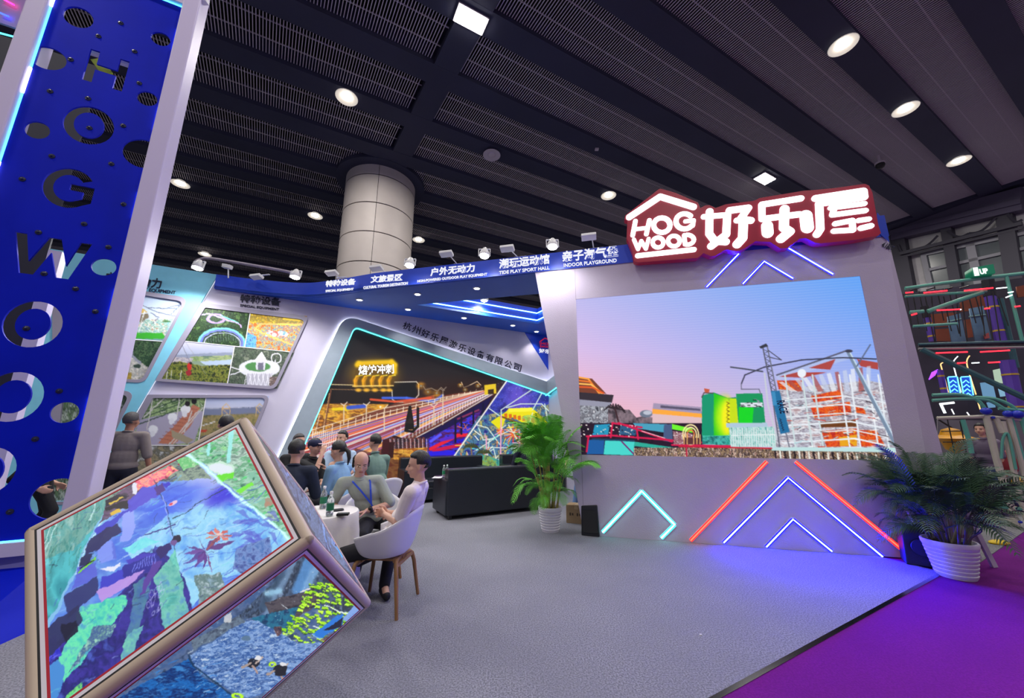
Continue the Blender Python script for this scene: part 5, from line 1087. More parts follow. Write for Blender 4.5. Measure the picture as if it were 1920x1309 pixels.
    for k in range(9): X, Y = 690+rg.uniform(-40, 40), 870+rg.uniform(-70, 70); cv.ell(*f([(X, Y)])[0], rg.uniform(4, 13), rg.uniform(1.5, 4), (200, 205, 255), .65, ring=1.0, rot=-1.2+rg.uniform(-.4, .4))
    for k in range(260): X, Y = rg.uniform(150, 1250), rg.uniform(420, 1309); cv.line(f([(X, Y), (X+rg.uniform(8, 60), Y-rg.uniform(4, 34))]), rg.uniform(.6, 1.8), rg.choice([(170, 200, 255), (30, 34, 110), (110, 220, 220), (60, 70, 200), (20, 20, 60)]), rg.uniform(.25, .6))
    # boxes and mirrored visitors
    for P, c in (([(430, 630), (495, 600), (515, 690), (450, 700)], (130, 150, 245)), ([(495, 600), (510, 640), (515, 690), (500, 690)], (90, 110, 220)), ([(540, 460), (590, 460), (600, 540), (575, 600), (530, 615), (545, 540)], (150, 165, 250)), ([(365, 680), (420, 660), (380, 740), (340, 760)], (30, 34, 80)), ([(420, 560), (640, 400), (700, 380), (560, 470), (440, 600)], (60, 60, 200)), ([(400, 600), (520, 520), (540, 560), (380, 680)], (34, 34, 90)), ([(340, 720), (430, 700), (430, 760), (320, 830)], (90, 100, 215)), ([(280, 860), (430, 760), (440, 830), (300, 950)], (44, 50, 110)), ([(150, 1060), (250, 960), (350, 890), (370, 960), (280, 1060), (160, 1160)], (40, 44, 90)), ([(270, 980), (340, 955), (350, 1010), (290, 1060)], (16, 18, 50))): cv.poly(f(P), c, .92)
    for P, c in (([(465, 425), (520, 400), (570, 410), (530, 432), (470, 450)], (20, 14, 40)), ([(465, 455), (560, 425), (590, 450), (470, 465)], (16, 12, 30)), ([(480, 440), (540, 410), (548, 416), (490, 446)], (220, 190, 70)), ([(485, 478), (530, 455), (540, 470), (490, 490)], (230, 190, 60)),
                 ([(560, 430), (640, 370), (700, 360), (730, 380), (660, 430), (570, 475)], (80, 70, 210)), ([(690, 370), (735, 345), (740, 375), (700, 400)], (70, 30, 130)), ([(730, 350), (755, 338), (762, 352), (745, 366)], (36, 30, 200)),
                 ([(450, 770), (560, 720), (600, 740), (520, 820), (440, 850)], (60, 60, 200)), ([(540, 720), (640, 660), (715, 640), (735, 690), (660, 740), (560, 780)], (40, 40, 150)), ([(560, 690), (690, 650), (690, 665), (575, 705)], (70, 60, 190)), ([(680, 690), (720, 690), (690, 760), (640, 840), (620, 850)], (90, 60, 160)), ([(430, 830), (520, 780), (640, 740), (600, 790), (450, 880)], (190, 150, 230)), ([(440, 730), (540, 700), (500, 740)], (235, 235, 255))): cv.poly(f(P), c, .95)
    for k in range(9): cv.line(f([(590+k*12, 745-k*6), (600+k*12, 710-k*7)]), 1.4, (120, 130, 240))
    x, y = f([(782, 597)])[0]; cv.ell(x, y, 9, 8, (24, 20, 60)); cv.ell(x-5, y+6, 7, 6, (110, 80, 150)); cv.poly(f([(700, 640), (750, 610), (760, 640), (715, 680)]), (40, 30, 110))
    cv.line(f([(345, 745), (430, 680)]), 3, (120, 220, 60)); cv.line(f([(355, 725), (420, 690)]), 1.5, (20, 30, 30)); cv.line(f([(640, 580), (735, 550), (775, 530)]), 2.5, (60, 60, 140))
    T(f([(545, 640), (650, 590), (720, 600), (600, 660)]), [(90, 220, 230), (140, 240, 240)], 14, 28, al=.8); cv.ell(*f([(772, 437)])[0], 10, 5, (230, 190, 220), rot=-.4); cv.ell(*f([(762, 440)])[0], 4, 3, (220, 60, 90)); cv.ell(*f([(880, 466)])[0], 14, 5, (150, 210, 245), rot=-.6)
    T(f([(540, 1070), (600, 1000), (640, 980), (570, 1160), (540, 1160)]), [(120, 210, 180), (90, 150, 190)], 10, 29)
    return cv
def paint_B():
    cv = Cv(20, 995, 715, 1440, (40, 60, 110), res=1.25); f = lambda L: Q(L, 0, 760, .4194); T = cv.tex; rg = random.Random(8)
    T(f([(0, 500), (1700, 500), (1700, 1700), (0, 1700)]), [(40, 60, 90), (90, 110, 150), (60, 90, 140), (120, 140, 170)], 22, 31, aspect=1.5)
    # cliffs and beams at the top
    T(f([(1040, 960), (1390, 640), (1640, 910), (1500, 930), (1330, 830), (1150, 940)]), [(46, 60, 80), (80, 100, 130), (36, 46, 60), (110, 130, 160)], 18, 32, aspect=.6)
    for L, w_, c in (([(1395, 660), (1330, 820)], 14, (90, 150, 215)), ([(1430, 690), (1360, 830)], 8, (130, 180, 230)), ([(1260, 760), (1180, 900)], 10, (60, 84, 110)), ([(1310, 700), (1190, 930)], 4, (120, 150, 185)), ([(1190, 840), (1250, 830)], 3, (160, 210, 240))): cv.line(f(L), w_, c, .8, soft=4)
    T(f([(1180, 880), (1400, 820), (1440, 880), (1300, 960), (1220, 980)]), [(40, 36, 44), (90, 84, 90), (60, 56, 66)], 7, 33, aspect=2.5); cv.line(f([(1340, 830), (1400, 815)]), 2.5, (240, 225, 220))
    cv.line(f([(1260, 890), (1310, 930)]), 1.5, (200, 210, 220)); T(f([(1120, 950), (1330, 900), (1290, 1020), (1240, 1010)]), [(20, 70, 110), (40, 120, 150), (20, 50, 90)], 10, 34)
    # lime green raft pattern
    for k in range(430):
        X, Y = rg.uniform(1230, 1600), rg.uniform(770, 1110)
        if Y < 780+(1390-X)*-.12 or Y < 785+(X-1500)*1.1 or X < 1390-(Y-780)*.62-((Y-780) > 250)*30 or X+Y*.9 > 2420+random.random()*60 and Y > 930: continue
        a = rg.uniform(9, 24); c = rg.choice([(170, 235, 30), (190, 250, 50), (140, 215, 20), (210, 255, 70)]); cv.poly(f([(X, Y), (X+a, Y+a*.25), (X+a*.8, Y+a*.8), (X-a*.2, Y+a*.5)]), c)
        cv.line(f([(X, Y+a*.55), (X+a*.8, Y+a*.85)]), 1.4, (30, 60, 20), .8)
    cv.line(f([(1450, 895), (1560, 935)]), 2.6, (230, 245, 235)); cv.line(f([(1400, 985), (1430, 1000)]), 2.2, (225, 240, 235))
    cv.poly(f([(1530, 960), (1590, 880), (1640, 915), (1560, 985)]), (130, 165, 230)); [cv.line(f([(1540+k*9, 965-k*8), (1600+k*5, 985-k*10)]), .9, (90, 120, 200)) for k in range(8)]
    cv.poly(f([(1395, 1020), (1500, 940), (1535, 930), (1525, 985), (1440, 1040)]), (40, 120, 215)); cv.poly(f([(1440, 1005), (1530, 950), (1520, 990), (1470, 1005)]), (20, 26, 50)); cv.poly(f([(1395, 1020), (1430, 1035), (1440, 1045), (1400, 1030)]), (130, 180, 235)); T(f([(1430, 1045), (1500, 1020), (1540, 1000), (1480, 1060)]), [(150, 110, 110), (60, 60, 80)], 6, 35)
    # water, strongly textured
    T(f([(840, 1120), (1100, 960), (1150, 960), (1330, 1060), (1440, 1060), (1280, 1250), (1100, 1309), (900, 1200)]), [(70, 110, 180), (150, 180, 225), (40, 80, 150), (190, 210, 235)], 5, 36, aspect=3)
    T(f([(500, 1320), (840, 1130), (900, 1210), (1080, 1320), (900, 1600), (100, 1600)]), [(16, 70, 140), (30, 110, 190), (10, 40, 100), (60, 130, 200)], 9, 37, aspect=3)
    for k in range(330): X, Y = rg.uniform(860, 1380), rg.uniform(970, 1320); cv.line(f([(X, Y), (X+rg.uniform(8, 26), Y-rg.uniform(2, 10))]), rg.uniform(.7, 1.5), rg.choice([(215, 230, 250), (30, 60, 120), (90, 140, 210)]), .6)
    for k in range(120): X, Y = rg.uniform(480, 1000), rg.uniform(1140, 1420); cv.line(f([(X, Y), (X+rg.uniform(10, 50), Y-rg.uniform(4, 18))]), rg.uniform(.8, 2.4), rg.choice([(30, 120, 215), (10, 40, 90), (100, 170, 230)]), .5)
    cv.line(f([(840, 1120), (860, 1160), (890, 1180), (1040, 1300)]), 3.5, (20, 50, 80), .8); cv.line(f([(835, 1110), (1090, 960)]), 2, (190, 205, 220), .7)
    T(f([(850, 1050), (1060, 940), (1100, 960), (860, 1100)]), [(60, 70, 90), (110, 130, 150), (80, 90, 110)], 9, 38); cv.poly(f([(1000, 945), (1035, 925), (1035, 970), (1005, 970)]), (220, 220, 220), .8); cv.ell(*f([(1100, 1040)])[0], 8, 5, (90, 120, 150)); T(f([(1225, 990), (1260, 990), (1255, 1020), (1235, 1030)]), [(160, 110, 100), (40, 40, 60)], 4, 39)
    for X, Y in ((1130, 1150), (1245, 1180)):
        cv.ell(*f([(X, Y)])[0], 11, 8, (25, 30, 40)); cv.line(f([(X-10, Y), (X-50, Y+20)]), 4, (170, 150, 140)); cv.line(f([(X+10, Y), (X+40, Y-25)]), 3.5, (190, 170, 160)); cv.line(f([(X, Y+12), (X+20, Y+48)]), 3.5, (180, 150, 140)); cv.ell(*f([(X+20, Y-22)])[0], 6, 4, (225, 225, 230))
    cv.ell(*f([(1216, 1157)])[0], 6, 3.4, (190, 240, 20), ring=2.2); cv.ell(*f([(1062, 1298)])[0], 9, 4, (190, 250, 30), ring=2.8); cv.poly(f([(1225, 1165), (1285, 1165), (1270, 1205), (1230, 1205)]), (24, 24, 30))
    for k in range(300): X, Y = rg.uniform(900, 1640), rg.uniform(700, 1320); cv.ell(*f([(X, Y)])[0], .8, .7, (225, 235, 245), .6)
    return cv
def paint_C():
    cv = Cv(440, 760, 720, 1150, (110, 120, 145), res=1.25); rg = random.Random(6); f = lambda L: Q(L, 380, 740, .336)
    cv.tex([(440, 760), (720, 760), (720, 1150), (440, 1150)], [(70, 78, 110), (120, 135, 180), (90, 100, 130), (140, 160, 215)], 9, 41, aspect=.6)
    cv.line(f([(260, 110), (470, 520), (620, 800), (940, 1150)]), 10, (78, 80, 90), .9)
    for k in range(60):
        t = rg.random(); X = 380+t*480+rg.uniform(-50, 60); Y = 330+t*640+rg.uniform(-30, 30); cv.line(f([(X, Y), (X+rg.uniform(10, 34), Y+rg.uniform(30, 80))]), rg.uniform(1, 2.6), rg.choice([(60, 60, 90), (130, 170, 250), (170, 190, 250), (50, 60, 100), (90, 110, 160)]), .85)
    cv.line(f([(420, 350), (520, 480), (640, 640), (730, 800), (770, 900)]), 2.4, (30, 34, 60)); cv.line(f([(560, 470), (700, 690), (740, 830)]), 3, (110, 160, 250)); cv.line(f([(750, 850), (775, 905)]), 3.5, (60, 180, 255))
    return cv
nt = -et; nr = -er; nd = -edd
face(cC+ct, -ct, cd, nr, paint_A().warp(2.6, 26, 2).warp(.8, 6, 4), 430, 360, 'glossy scene of a blue-lit pool floor with visitors and planting')
face(cC, cr_, cd, nt, paint_B().warp(1.5, 18, 2).warp(.6, 5, 4), 300, 330, 'glossy scene of cliffs, textured water and a lime green raft')
face(cC+ct, -ct, cr_, nd, paint_C().warp(1.2, 10, 2), 200, 200, 'steeply foreshortened grey-blue scene', )
# ------------------------------------------------------------------ lit shop sign on the screen wall
fs = lambda L: Q(L, 1150, 330, 530/1920)
PSg = Plane(PS.at(0, 0, .14), 104.5)
sign = thing('logo_sign', 'glowing white bilingual logo letters and roof outline on a red shaped board', 'sign', PSg.at(*PSg.px(1410, 440), -.06))
bo = fs([(75, 300), (80, 275), (310, 95), (325, 95), (420, 122), (572, 188), (588, 225), (620, 208), (650, 205), (690, 225), (760, 200), (940, 178), (965, 170), (985, 158), (1290, 108), (1345, 105), (1500, 90), (1700, 62), (1728, 75), (1750, 120), (1790, 340), (1808, 395), (1790, 412), (1640, 440), (1400, 465), (1360, 460), (1300, 428), (1260, 432), (1180, 495), (1130, 500), (1060, 455), (960, 450), (890, 498), (830, 520), (760, 505), (690, 548), (655, 550), (610, 530), (570, 562), (170, 592), (140, 585), (128, 520), (100, 450), (90, 430), (95, 310)])
me = plate_mesh('red_board', [PSg.pts(bo)], PSg.mat(-.03), .12); me.materials.clear(); me.materials.append(mat('sign_board_red', lin((150, 18, 48)), .35, emit=lin((170, 20, 60)), strength=.12)); link('red_board', me, sign)
m_sg = glow('sign_letter_white', (.93, 1, 1), 2.6); m_sd = mat('sign_letter_side', lin((190, 190, 210)), .4)
def glyph(strokes, nm_='character'):
    m_ = MB(); m2 = MB()
    for L, w_ in strokes:
        P_ = fs(L); sc_ = PSg.px(P_[0][0]+1, P_[0][1])[0]-PSg.px(P_[0][0], P_[0][1])[0]; r = abs(w_*.276*.0138)/2*(PSg.at(*PSg.px(*P_[0])).y/7.3)*.78
        pts = [PSg.at(*PSg.px(*p, .05), .05) for p in P_]
        for m3, rr_, dd in ((m_, r, 0), (m2, r*1.12, -.03)):
            for i in range(len(pts)-1):
                a, b = pts[i]+PSg.n*dd, pts[i+1]+PSg.n*dd; e_ = (b-a).normalized(); s_ = e_.cross(PSg.n); vs = []; vb = []
                for k in range(9): t = math.pi*k/8; vs.append(a-s_*math.cos(t)*rr_-e_*math.sin(t)*rr_)
                for k in range(9): t = math.pi*k/8; vs.append(b+s_*math.cos(t)*rr_+e_*math.sin(t)*rr_)
                vb = [p-PSg.n*.03 for p in vs]; n_ = len(vs); m3.add(vs+vb, [tuple(range(n_))]+[(j, (j+1) % n_, (j+1) % n_+n_, j+n_) for j in range(n_)])
    o = m_.build(nm_, m_sg, sign); m2.build('return', m_sd, o)
def oval(cx, cy, rx, ry, a0=0, a1=360, n=16): return [(cx+rx*math.cos(math.radians(a0+(a1-a0)*k/n)), cy+ry*math.sin(math.radians(a0+(a1-a0)*k/n))) for k in range(n+1)]
glyph([([(108, 278), (318, 138), (545, 208)], 44)], 'roof_outline'); glyph([([(165, 540), (548, 498)], 34)], 'underline')
glyph([([(150, 305), (132, 400)], 32), ([(245, 300), (225, 392)], 32), ([(145, 360), (235, 350)], 26)], 'letter')
glyph([(oval(330, 332, 56, 50), 34)], 'letter'); glyph([(oval(484, 306, 58, 52, -45, -320), 34), ([(545, 300), (490, 306)], 28), ([(545, 300), (540, 335)], 30)], 'letter')
glyph([([(140, 430), (168, 495), (190, 440), (222, 492), (240, 425)], 26)], 'letter'); glyph([(oval(304, 450, 37, 34), 28)], 'letter'); glyph([(oval(412, 440, 40, 36), 28)], 'letter'); glyph([([(482, 400), (488, 462)], 28), (oval(500, 431, 48, 34, -90, 90, 10), 28)], 'letter')
glyph([([(655, 240), (652, 390), (690, 440), (765, 445)], 50), ([(615, 275), (775, 262)], 38), ([(775, 262), (768, 395), (665, 475)], 50)])
glyph([([(790, 232), (918, 215), (865, 290), (935, 300)], 48), ([(840, 300), (880, 300)], 40), ([(885, 300), (880, 420), (842, 462)], 58)])
glyph([([(1275, 150), (1010, 192), (1012, 290), (1265, 258)], 44), ([(1165, 222), (1160, 350), (1200, 375), (1140, 425)], 60), ([(1046, 335), (1050, 385)], 72), ([(1310, 265), (1320, 350)], 78)])
glyph([([(1375, 150), (1700, 100), (1705, 140), (1400, 185), (1408, 360), (1385, 395)], 48), ([(1478, 215), (1708, 185)], 34), ([(1500, 228), (1490, 262), (1715, 232)], 36), ([(1510, 322), (1625, 300), (1630, 365), (1500, 372)], 36), ([(1668, 300), (1738, 290)], 34), ([(1685, 352), (1752, 336)], 38)])
m_ = MB(); a_ = PS.at(*PS.px(1652, 425), .016); pts = PS.pts([(1645, 398), (1660, 418), (1668, 455), (1640, 430)], .02); m_.add([PS.at(*p, .02) for p in pts], [(0, 1, 2, 3)]); m_.build('corner_flash', m_blue, sign)
# light that the lit letters throw on the fascia and wall comes from the letters themselves
# ------------------------------------------------------------------ floodlamps on the fascia and the left wall
m_lens = glow('flood_lens', (1, .99, .97), 30); m_hous = mat('lamp_white', (.8, .8, .82), .4)
def roundflood(x, y, pos, aim, lab, power, r=.085, group='round floodlights'):
    root = thing('floodlight', lab, 'lamp', pos, 0, group); z = (Vector(aim)-Vector(pos)).normalized(); M3 = z.to_track_quat('Z', 'Y').to_matrix().to_4x4()
    m_ = MB(); m_.lathe([(r, 0), (r*1.08, -.02), (r*.95, -.07), (r*.5, -.15), (r*.3, -.17)], n=22, M=M3); lpart(m_, 'housing', m_hous, root, True)
    m_ = MB(); m_.ell((0, 0, 0), (r*.93, r*.93, r*.25), M=M3); lpart(m_, 'lens', m_lens, root, True)
    m_ = MB(); m_.bar((-r*1.15, 0, .0), (-r*1.15, .03, .14), .012, .03); m_.bar((r*1.15, 0, .0), (r*1.15, .03, .14), .012, .03); m_.bar((-r*1.15, .03, .14), (r*1.15, .03, .14), .03, .012); lpart(m_, 'bracket', m_hous, root)
    spot('flood_beam', Vector(pos)+z*.06, aim, power, .08, 165, .6, (1, .98, .95)); return root
for x, y, pw, lab in ((768, 498, 75, 'round floodlight above the gap between the second and third fascia titles'), (908, 480, 75, 'round floodlight between the third and fourth fascia titles'), (1036, 463, 65, 'round floodlight just left of the last fascia title')):
    s_, z = PS.px(x, y, .32); p = PS.at(s_, z, .32); roundflood(x, y, p, (p.x-.2, p.y-1.0, 0), lab, pw)
p1 = fpt(370, 503, b0.y-.6); roundflood(370, 503, p1, (p1.x, p1.y-.7, 0), 'round floodlight over the cyan panel, at the left end of the pipe', 150)
p2 = fpt(553, 520, b1.y-.5); roundflood(553, 520, p2, (p2.x, p2.y-.7, 0), 'round floodlight at the right end of the pipe, over the blue band', 150)
p3 = fpt(908, 564, sz(908, 590).y-.1); roundflood(908, 564, p3, (p3.x, p3.y-.6, 0), 'round floodlight seen through the opening in the blue soffit', 100, .075)
def armflood(pos, base, lab):
    root = thing('arm_light', lab, 'lamp', base, 0, 'white box lamps on arms'); o_ = Vector(pos)-Vector(base); M3 = Matrix.Rotation(math.radians(-14), 4, 'Z') @ Matrix.Rotation(math.radians(-18), 4, 'X')
    m_ = MB(); m_.box(o_, (.24, .13, .055), M3); m_.box(o_+Vector((0, 0, .035)), (.06, .05, .03), M3); lpart(m_, 'head', m_hous, root, bevel=.008)
    m_ = MB(); m_.tube([o_+Vector((.05, 0, -.02)), (0, 0, 0)], .009, 8); lpart(m_, 'arm', m_hous, root); m_ = MB(); m_.box((.05, 0, .0), (.22, .04, .012), Matrix.Rotation(math.radians(-14), 4, 'Z')); lpart(m_, 'base_plate', m_hous, root)
    return root
for (x, y), (bx, by), lab in (((622, 512), (634, 522), 'box lamp on an arm above the first fascia title'), ((706, 503), (722, 511), 'box lamp on an arm above the second fascia title'), ((837, 476), (856, 494), 'box lamp on an arm above the third fascia title'), ((951, 466), (970, 480), 'box lamp on an arm above the fourth fascia title'), ((1104, 444), (1113, 463), 'box lamp on an arm above the last fascia title')):
    s_, z = PS.px(bx, by, .0); base = PS.at(s_, ZTOP+.01, -.02); s2, z2 = PS.px(x, y, .2); armflood(PS.at(s2, z2, .2), base, lab)
fb = fpt(490, 530, b1.y+.03); fb.z = ZT+.12; armflood(fpt(481, 519, b1.y-.15), fb, 'box lamp resting on the blue band between the pipe ends')
bp_ = [fpt(x, y, b1.y+.25) for x, y in ((362, 505), (366, 492), (378, 486), (396, 485), (470, 497), (545, 511), (556, 520))]; m_ = MB(); m_.tube(bez(bp_, 4), .032, 10)
tag(m_.build('cross_pipe', mat('pipe_grey_lilac', lin((150, 140, 160)), .5), smooth=True), 'pale bent pipe spanning above the left wall between two floodlights', 'pipe')
cc_ = thing('security_camera', 'small white security camera on a short post over the cyan panel', 'camera', fpt(429, 516, b0.y-.05)); q_ = fpt(428, 500, b0.y-.05)-cc_.location
m_ = MB(); m_.tube([(0, 0, -.06), q_], .012, 8); lpart(m_, 'post', m_hous, cc_); m_ = MB(); m_.box(q_+Vector((-.02, 0, 0)), (.17, .09, .075), Matrix.Rotation(.2, 4, 'Y')); lpart(m_, 'body', m_hous, cc_, bevel=.01)
m_ = MB(); m_.ell(q_+Vector((-.105, -.02, .01)), (.02, .035, .035)); lpart(m_, 'lens', m_blk, cc_)
# ------------------------------------------------------------------ lamps under the hall ceiling
m_hb = glow('hall_bulb', (1, .95, .85), 22); m_dish = mat('lamp_dish', lin((225, 215, 200)), .45, emit=(1, .93, .85), strength=.35); m_dish0 = mat('lamp_dish_off', lin((215, 205, 215)), .5)
def dish(x, y, lab, on=True, r=.30):
    p = zpt(x, y, HC-.10); root = thing('ceiling_lamp', lab, 'lamp', p, 0, 'round hall ceiling lamps')
    m_ = MB(); m_.lathe([(r*.5, .12), (r*.62, .05), (r, .0), (r*.96, -.012), (r*.6, .02)], n=26); lpart(m_, 'dish', m_dish if on else m_dish0, root, True)
    m_ = MB(); m_.ell((0, 0, .02), (r*.45, r*.45, .05)); lpart(m_, 'bulb', m_hb if on else m_dish0, root, True)
    m_ = MB(); m_.tube([(0, 0, .1), (0, 0, .16)], r*.3, 12); lpart(m_, 'mount', m_plen, root); return root
for x, y, lab in ((650, 183, 'round ceiling lamp nearest above the column, brightest of the round ones left of it'), (338, 345, 'round ceiling lamp beside the letter tower frame'), (591, 405, 'small round ceiling lamp just left of the column'), (384, 477, 'small distant round ceiling lamp low above the cyan panel'),
                  (785, 450, 'small round ceiling lamp just right of the column'), (1141, 367, 'round ceiling lamp left of the logo sign roof'), (1581, 85, 'large round ceiling lamp at top right, nearest of the row of three'), (1698, 205, 'round ceiling lamp in the middle of the right-hand row of three'), (1798, 302, 'round ceiling lamp farthest in the right-hand row of three')):
    dish(x, y, lab)
dish(922, 291, 'unlit round white ceiling lamp right of the column', False)
for x, y, lab, r in ((883, 38, 'bright square ceiling light panel at the top centre', .34), (1434, 336, 'bright square ceiling light panel above the logo sign', .34)):
    p = zpt(x, y, HC-.06); root = thing('square_light', lab, 'lamp', p, math.radians(28), 'square ceiling lights'); m_ = MB(); m_.box((0, 0, 0), (r*2, r*1.1, .03)); lpart(m_, 'panel', m_hb, root); m_ = MB(); m_.box((0, 0, .03), (r*2.15, r*1.25, .04)); lpart(m_, 'housing', m_dish0, root)
dm = thing('dome_camera', 'small dark dome camera hanging under the ceiling at right', 'camera', zpt(1650, 308, HC-.2)); m_ = MB(); m_.ell((0, 0, -.04), (.13, .13, .13)); lpart(m_, 'dome', m_blk, dm, True); m_ = MB(); m_.lathe([(.14, 0), (.14, .06), (.04, .08), (.04, .35)], n=18); lpart(m_, 'mount', m_dish0, dm)
sn = MB(); sn.box(zpt(1119, 280, HC-.02), (.12, .1, .05)); tag(sn.build('smoke_sensor', m_dish0), 'tiny white box sensor on a ceiling beam above the fascia', 'sensor')
# ------------------------------------------------------------------ figures
def remeshed(mb, voxel, name, m, it=4, fac=.5):
    me = bpy.data.meshes.new(name); me.from_pydata(mb.v, [], mb.f); o = bpy.data.objects.new('tmp', me); C.objects.link(o)
    r = o.modifiers.new('r', 'REMESH'); r.mode = 'VOXEL'; r.voxel_size = voxel; r.use_smooth_shade = True
    s = o.modifiers.new('s', 'SMOOTH'); s.factor = fac; s.iterations = it
    dg = bpy.context.evaluated_depsgraph_get(); out = bpy.data.meshes.new_from_object(o.evaluated_get(dg)); bpy.data.objects.remove(o); bpy.data.meshes.remove(me)
    out.name = name; out.materials.clear(); out.materials.append(m); out.polygons.foreach_set('use_smooth', [True]*len(out.polygons)); return out
def cap(mb, p, q, r1, r2, n=12):
    p = Vector(p); q = Vector(q); d = q-p; L = d.length
    if L < 1e-5: return mb.ell(p, (r1,)*3, n=n, m=8)
    M3 = d.normalized().to_track_quat('Z', 'Y').to_matrix().to_4x4(); prof = []
    for k in range(5): a = math.pi/2*k/4; prof.append((max(r1*math.sin(a), 1e-4), -r1*math.cos(a)))
    for k in range(5): a = math.pi/2*k/4; prof.append((max(r2*math.cos(a), 1e-4), L+r2*math.sin(a)))
    return mb.lathe(prof, p, n, M3)
def ik(a, b, l1, l2, hint):
    a = Vector(a); b = Vector(b); d = b-a; L = min(d.length, (l1+l2)*.999); e = d.normalized(); b = a+e*L
    x = (l1*l1-l2*l2+L*L)/(2*L); h = math.sqrt(max(0, l1*l1-x*x)); hh = Vector(hint); hh = hh-e*hh.dot(e)
    if hh.length < 1e-4: hh = Vector((0, 0, -1))
    return a+e*x+hh.normalized()*h, b
def hand(mb, W, d, nrm, side, s=1.0, curl=.5, spread=.12):
    """palm and five fingers; d: direction of the hand, nrm: out of the palm, side: +1 thumb on d x nrm side"""
    d = Vector(d).normalized(); nrm = Vector(nrm); nrm = (nrm-d*nrm.dot(d)).normalized(); t = d.cross(nrm)*side
    kn = []
    for i, (off_, ln) in enumerate(((.030, .088), (.010, .092), (-.011, .088), (-.031, .078))):
        k = W+d*ln*s+t*off_*s; cap(mb, W+t*off_*.55*s+d*.012*s, k, .015*s, .0125*s, 8); kn.append(k)
    for i, (k, L) in enumerate(zip(kn, (.072, .080, .074, .058))):
        p = k; a = 0; r = .0098*s; off_ = (1.5-i)*spread
        for j, f in enumerate((.45, .32, .23)):
            a += curl*(.6 if j == 0 else 1.0); q = p+((d*math.cos(a)+nrm*math.sin(a))+t*off_*.6).normalized()*L*f*s; cap(mb, p, q, r, r*.92, 8); p = q; r *= .92
    b = W+d*.022*s+t*.020*s; q = b+(d*.55+t*.75+nrm*.35).normalized()*.045*s; cap(mb, b, q, .015*s, .0115*s, 8); q2 = q+(d*.85+t*.25+nrm*.45).normalized()*.032*s; cap(mb, q, q2, .0115*s, .0105*s, 8); cap(mb, q2, q2+(d*.9+nrm*.4).normalized()*.022*s, .0105*s, .009*s, 8)
m_skin = mat('skin', lin((208, 160, 138)), .5, var=.05, vscale=12); m_skin2 = mat('skin_tan', lin((160, 112, 88)), .5, var=.05, vscale=12)
m_hair = mat('black_hair', (.012, .011, .012), .45, bump=.5, bscale=160, stretch=(1, 1, .2)); m_hairg = mat('greying_hair', lin((62, 58, 62)), .6, bump=.5, bscale=150)
m_eye = mat('eye_dark', (.01, .008, .008), .2); m_lip = mat('lip', lin((168, 96, 88)), .5)
def fabric(name, c): return mat(name, lin(c), .85, bump=.25, bscale=26, var=.09, vscale=5)
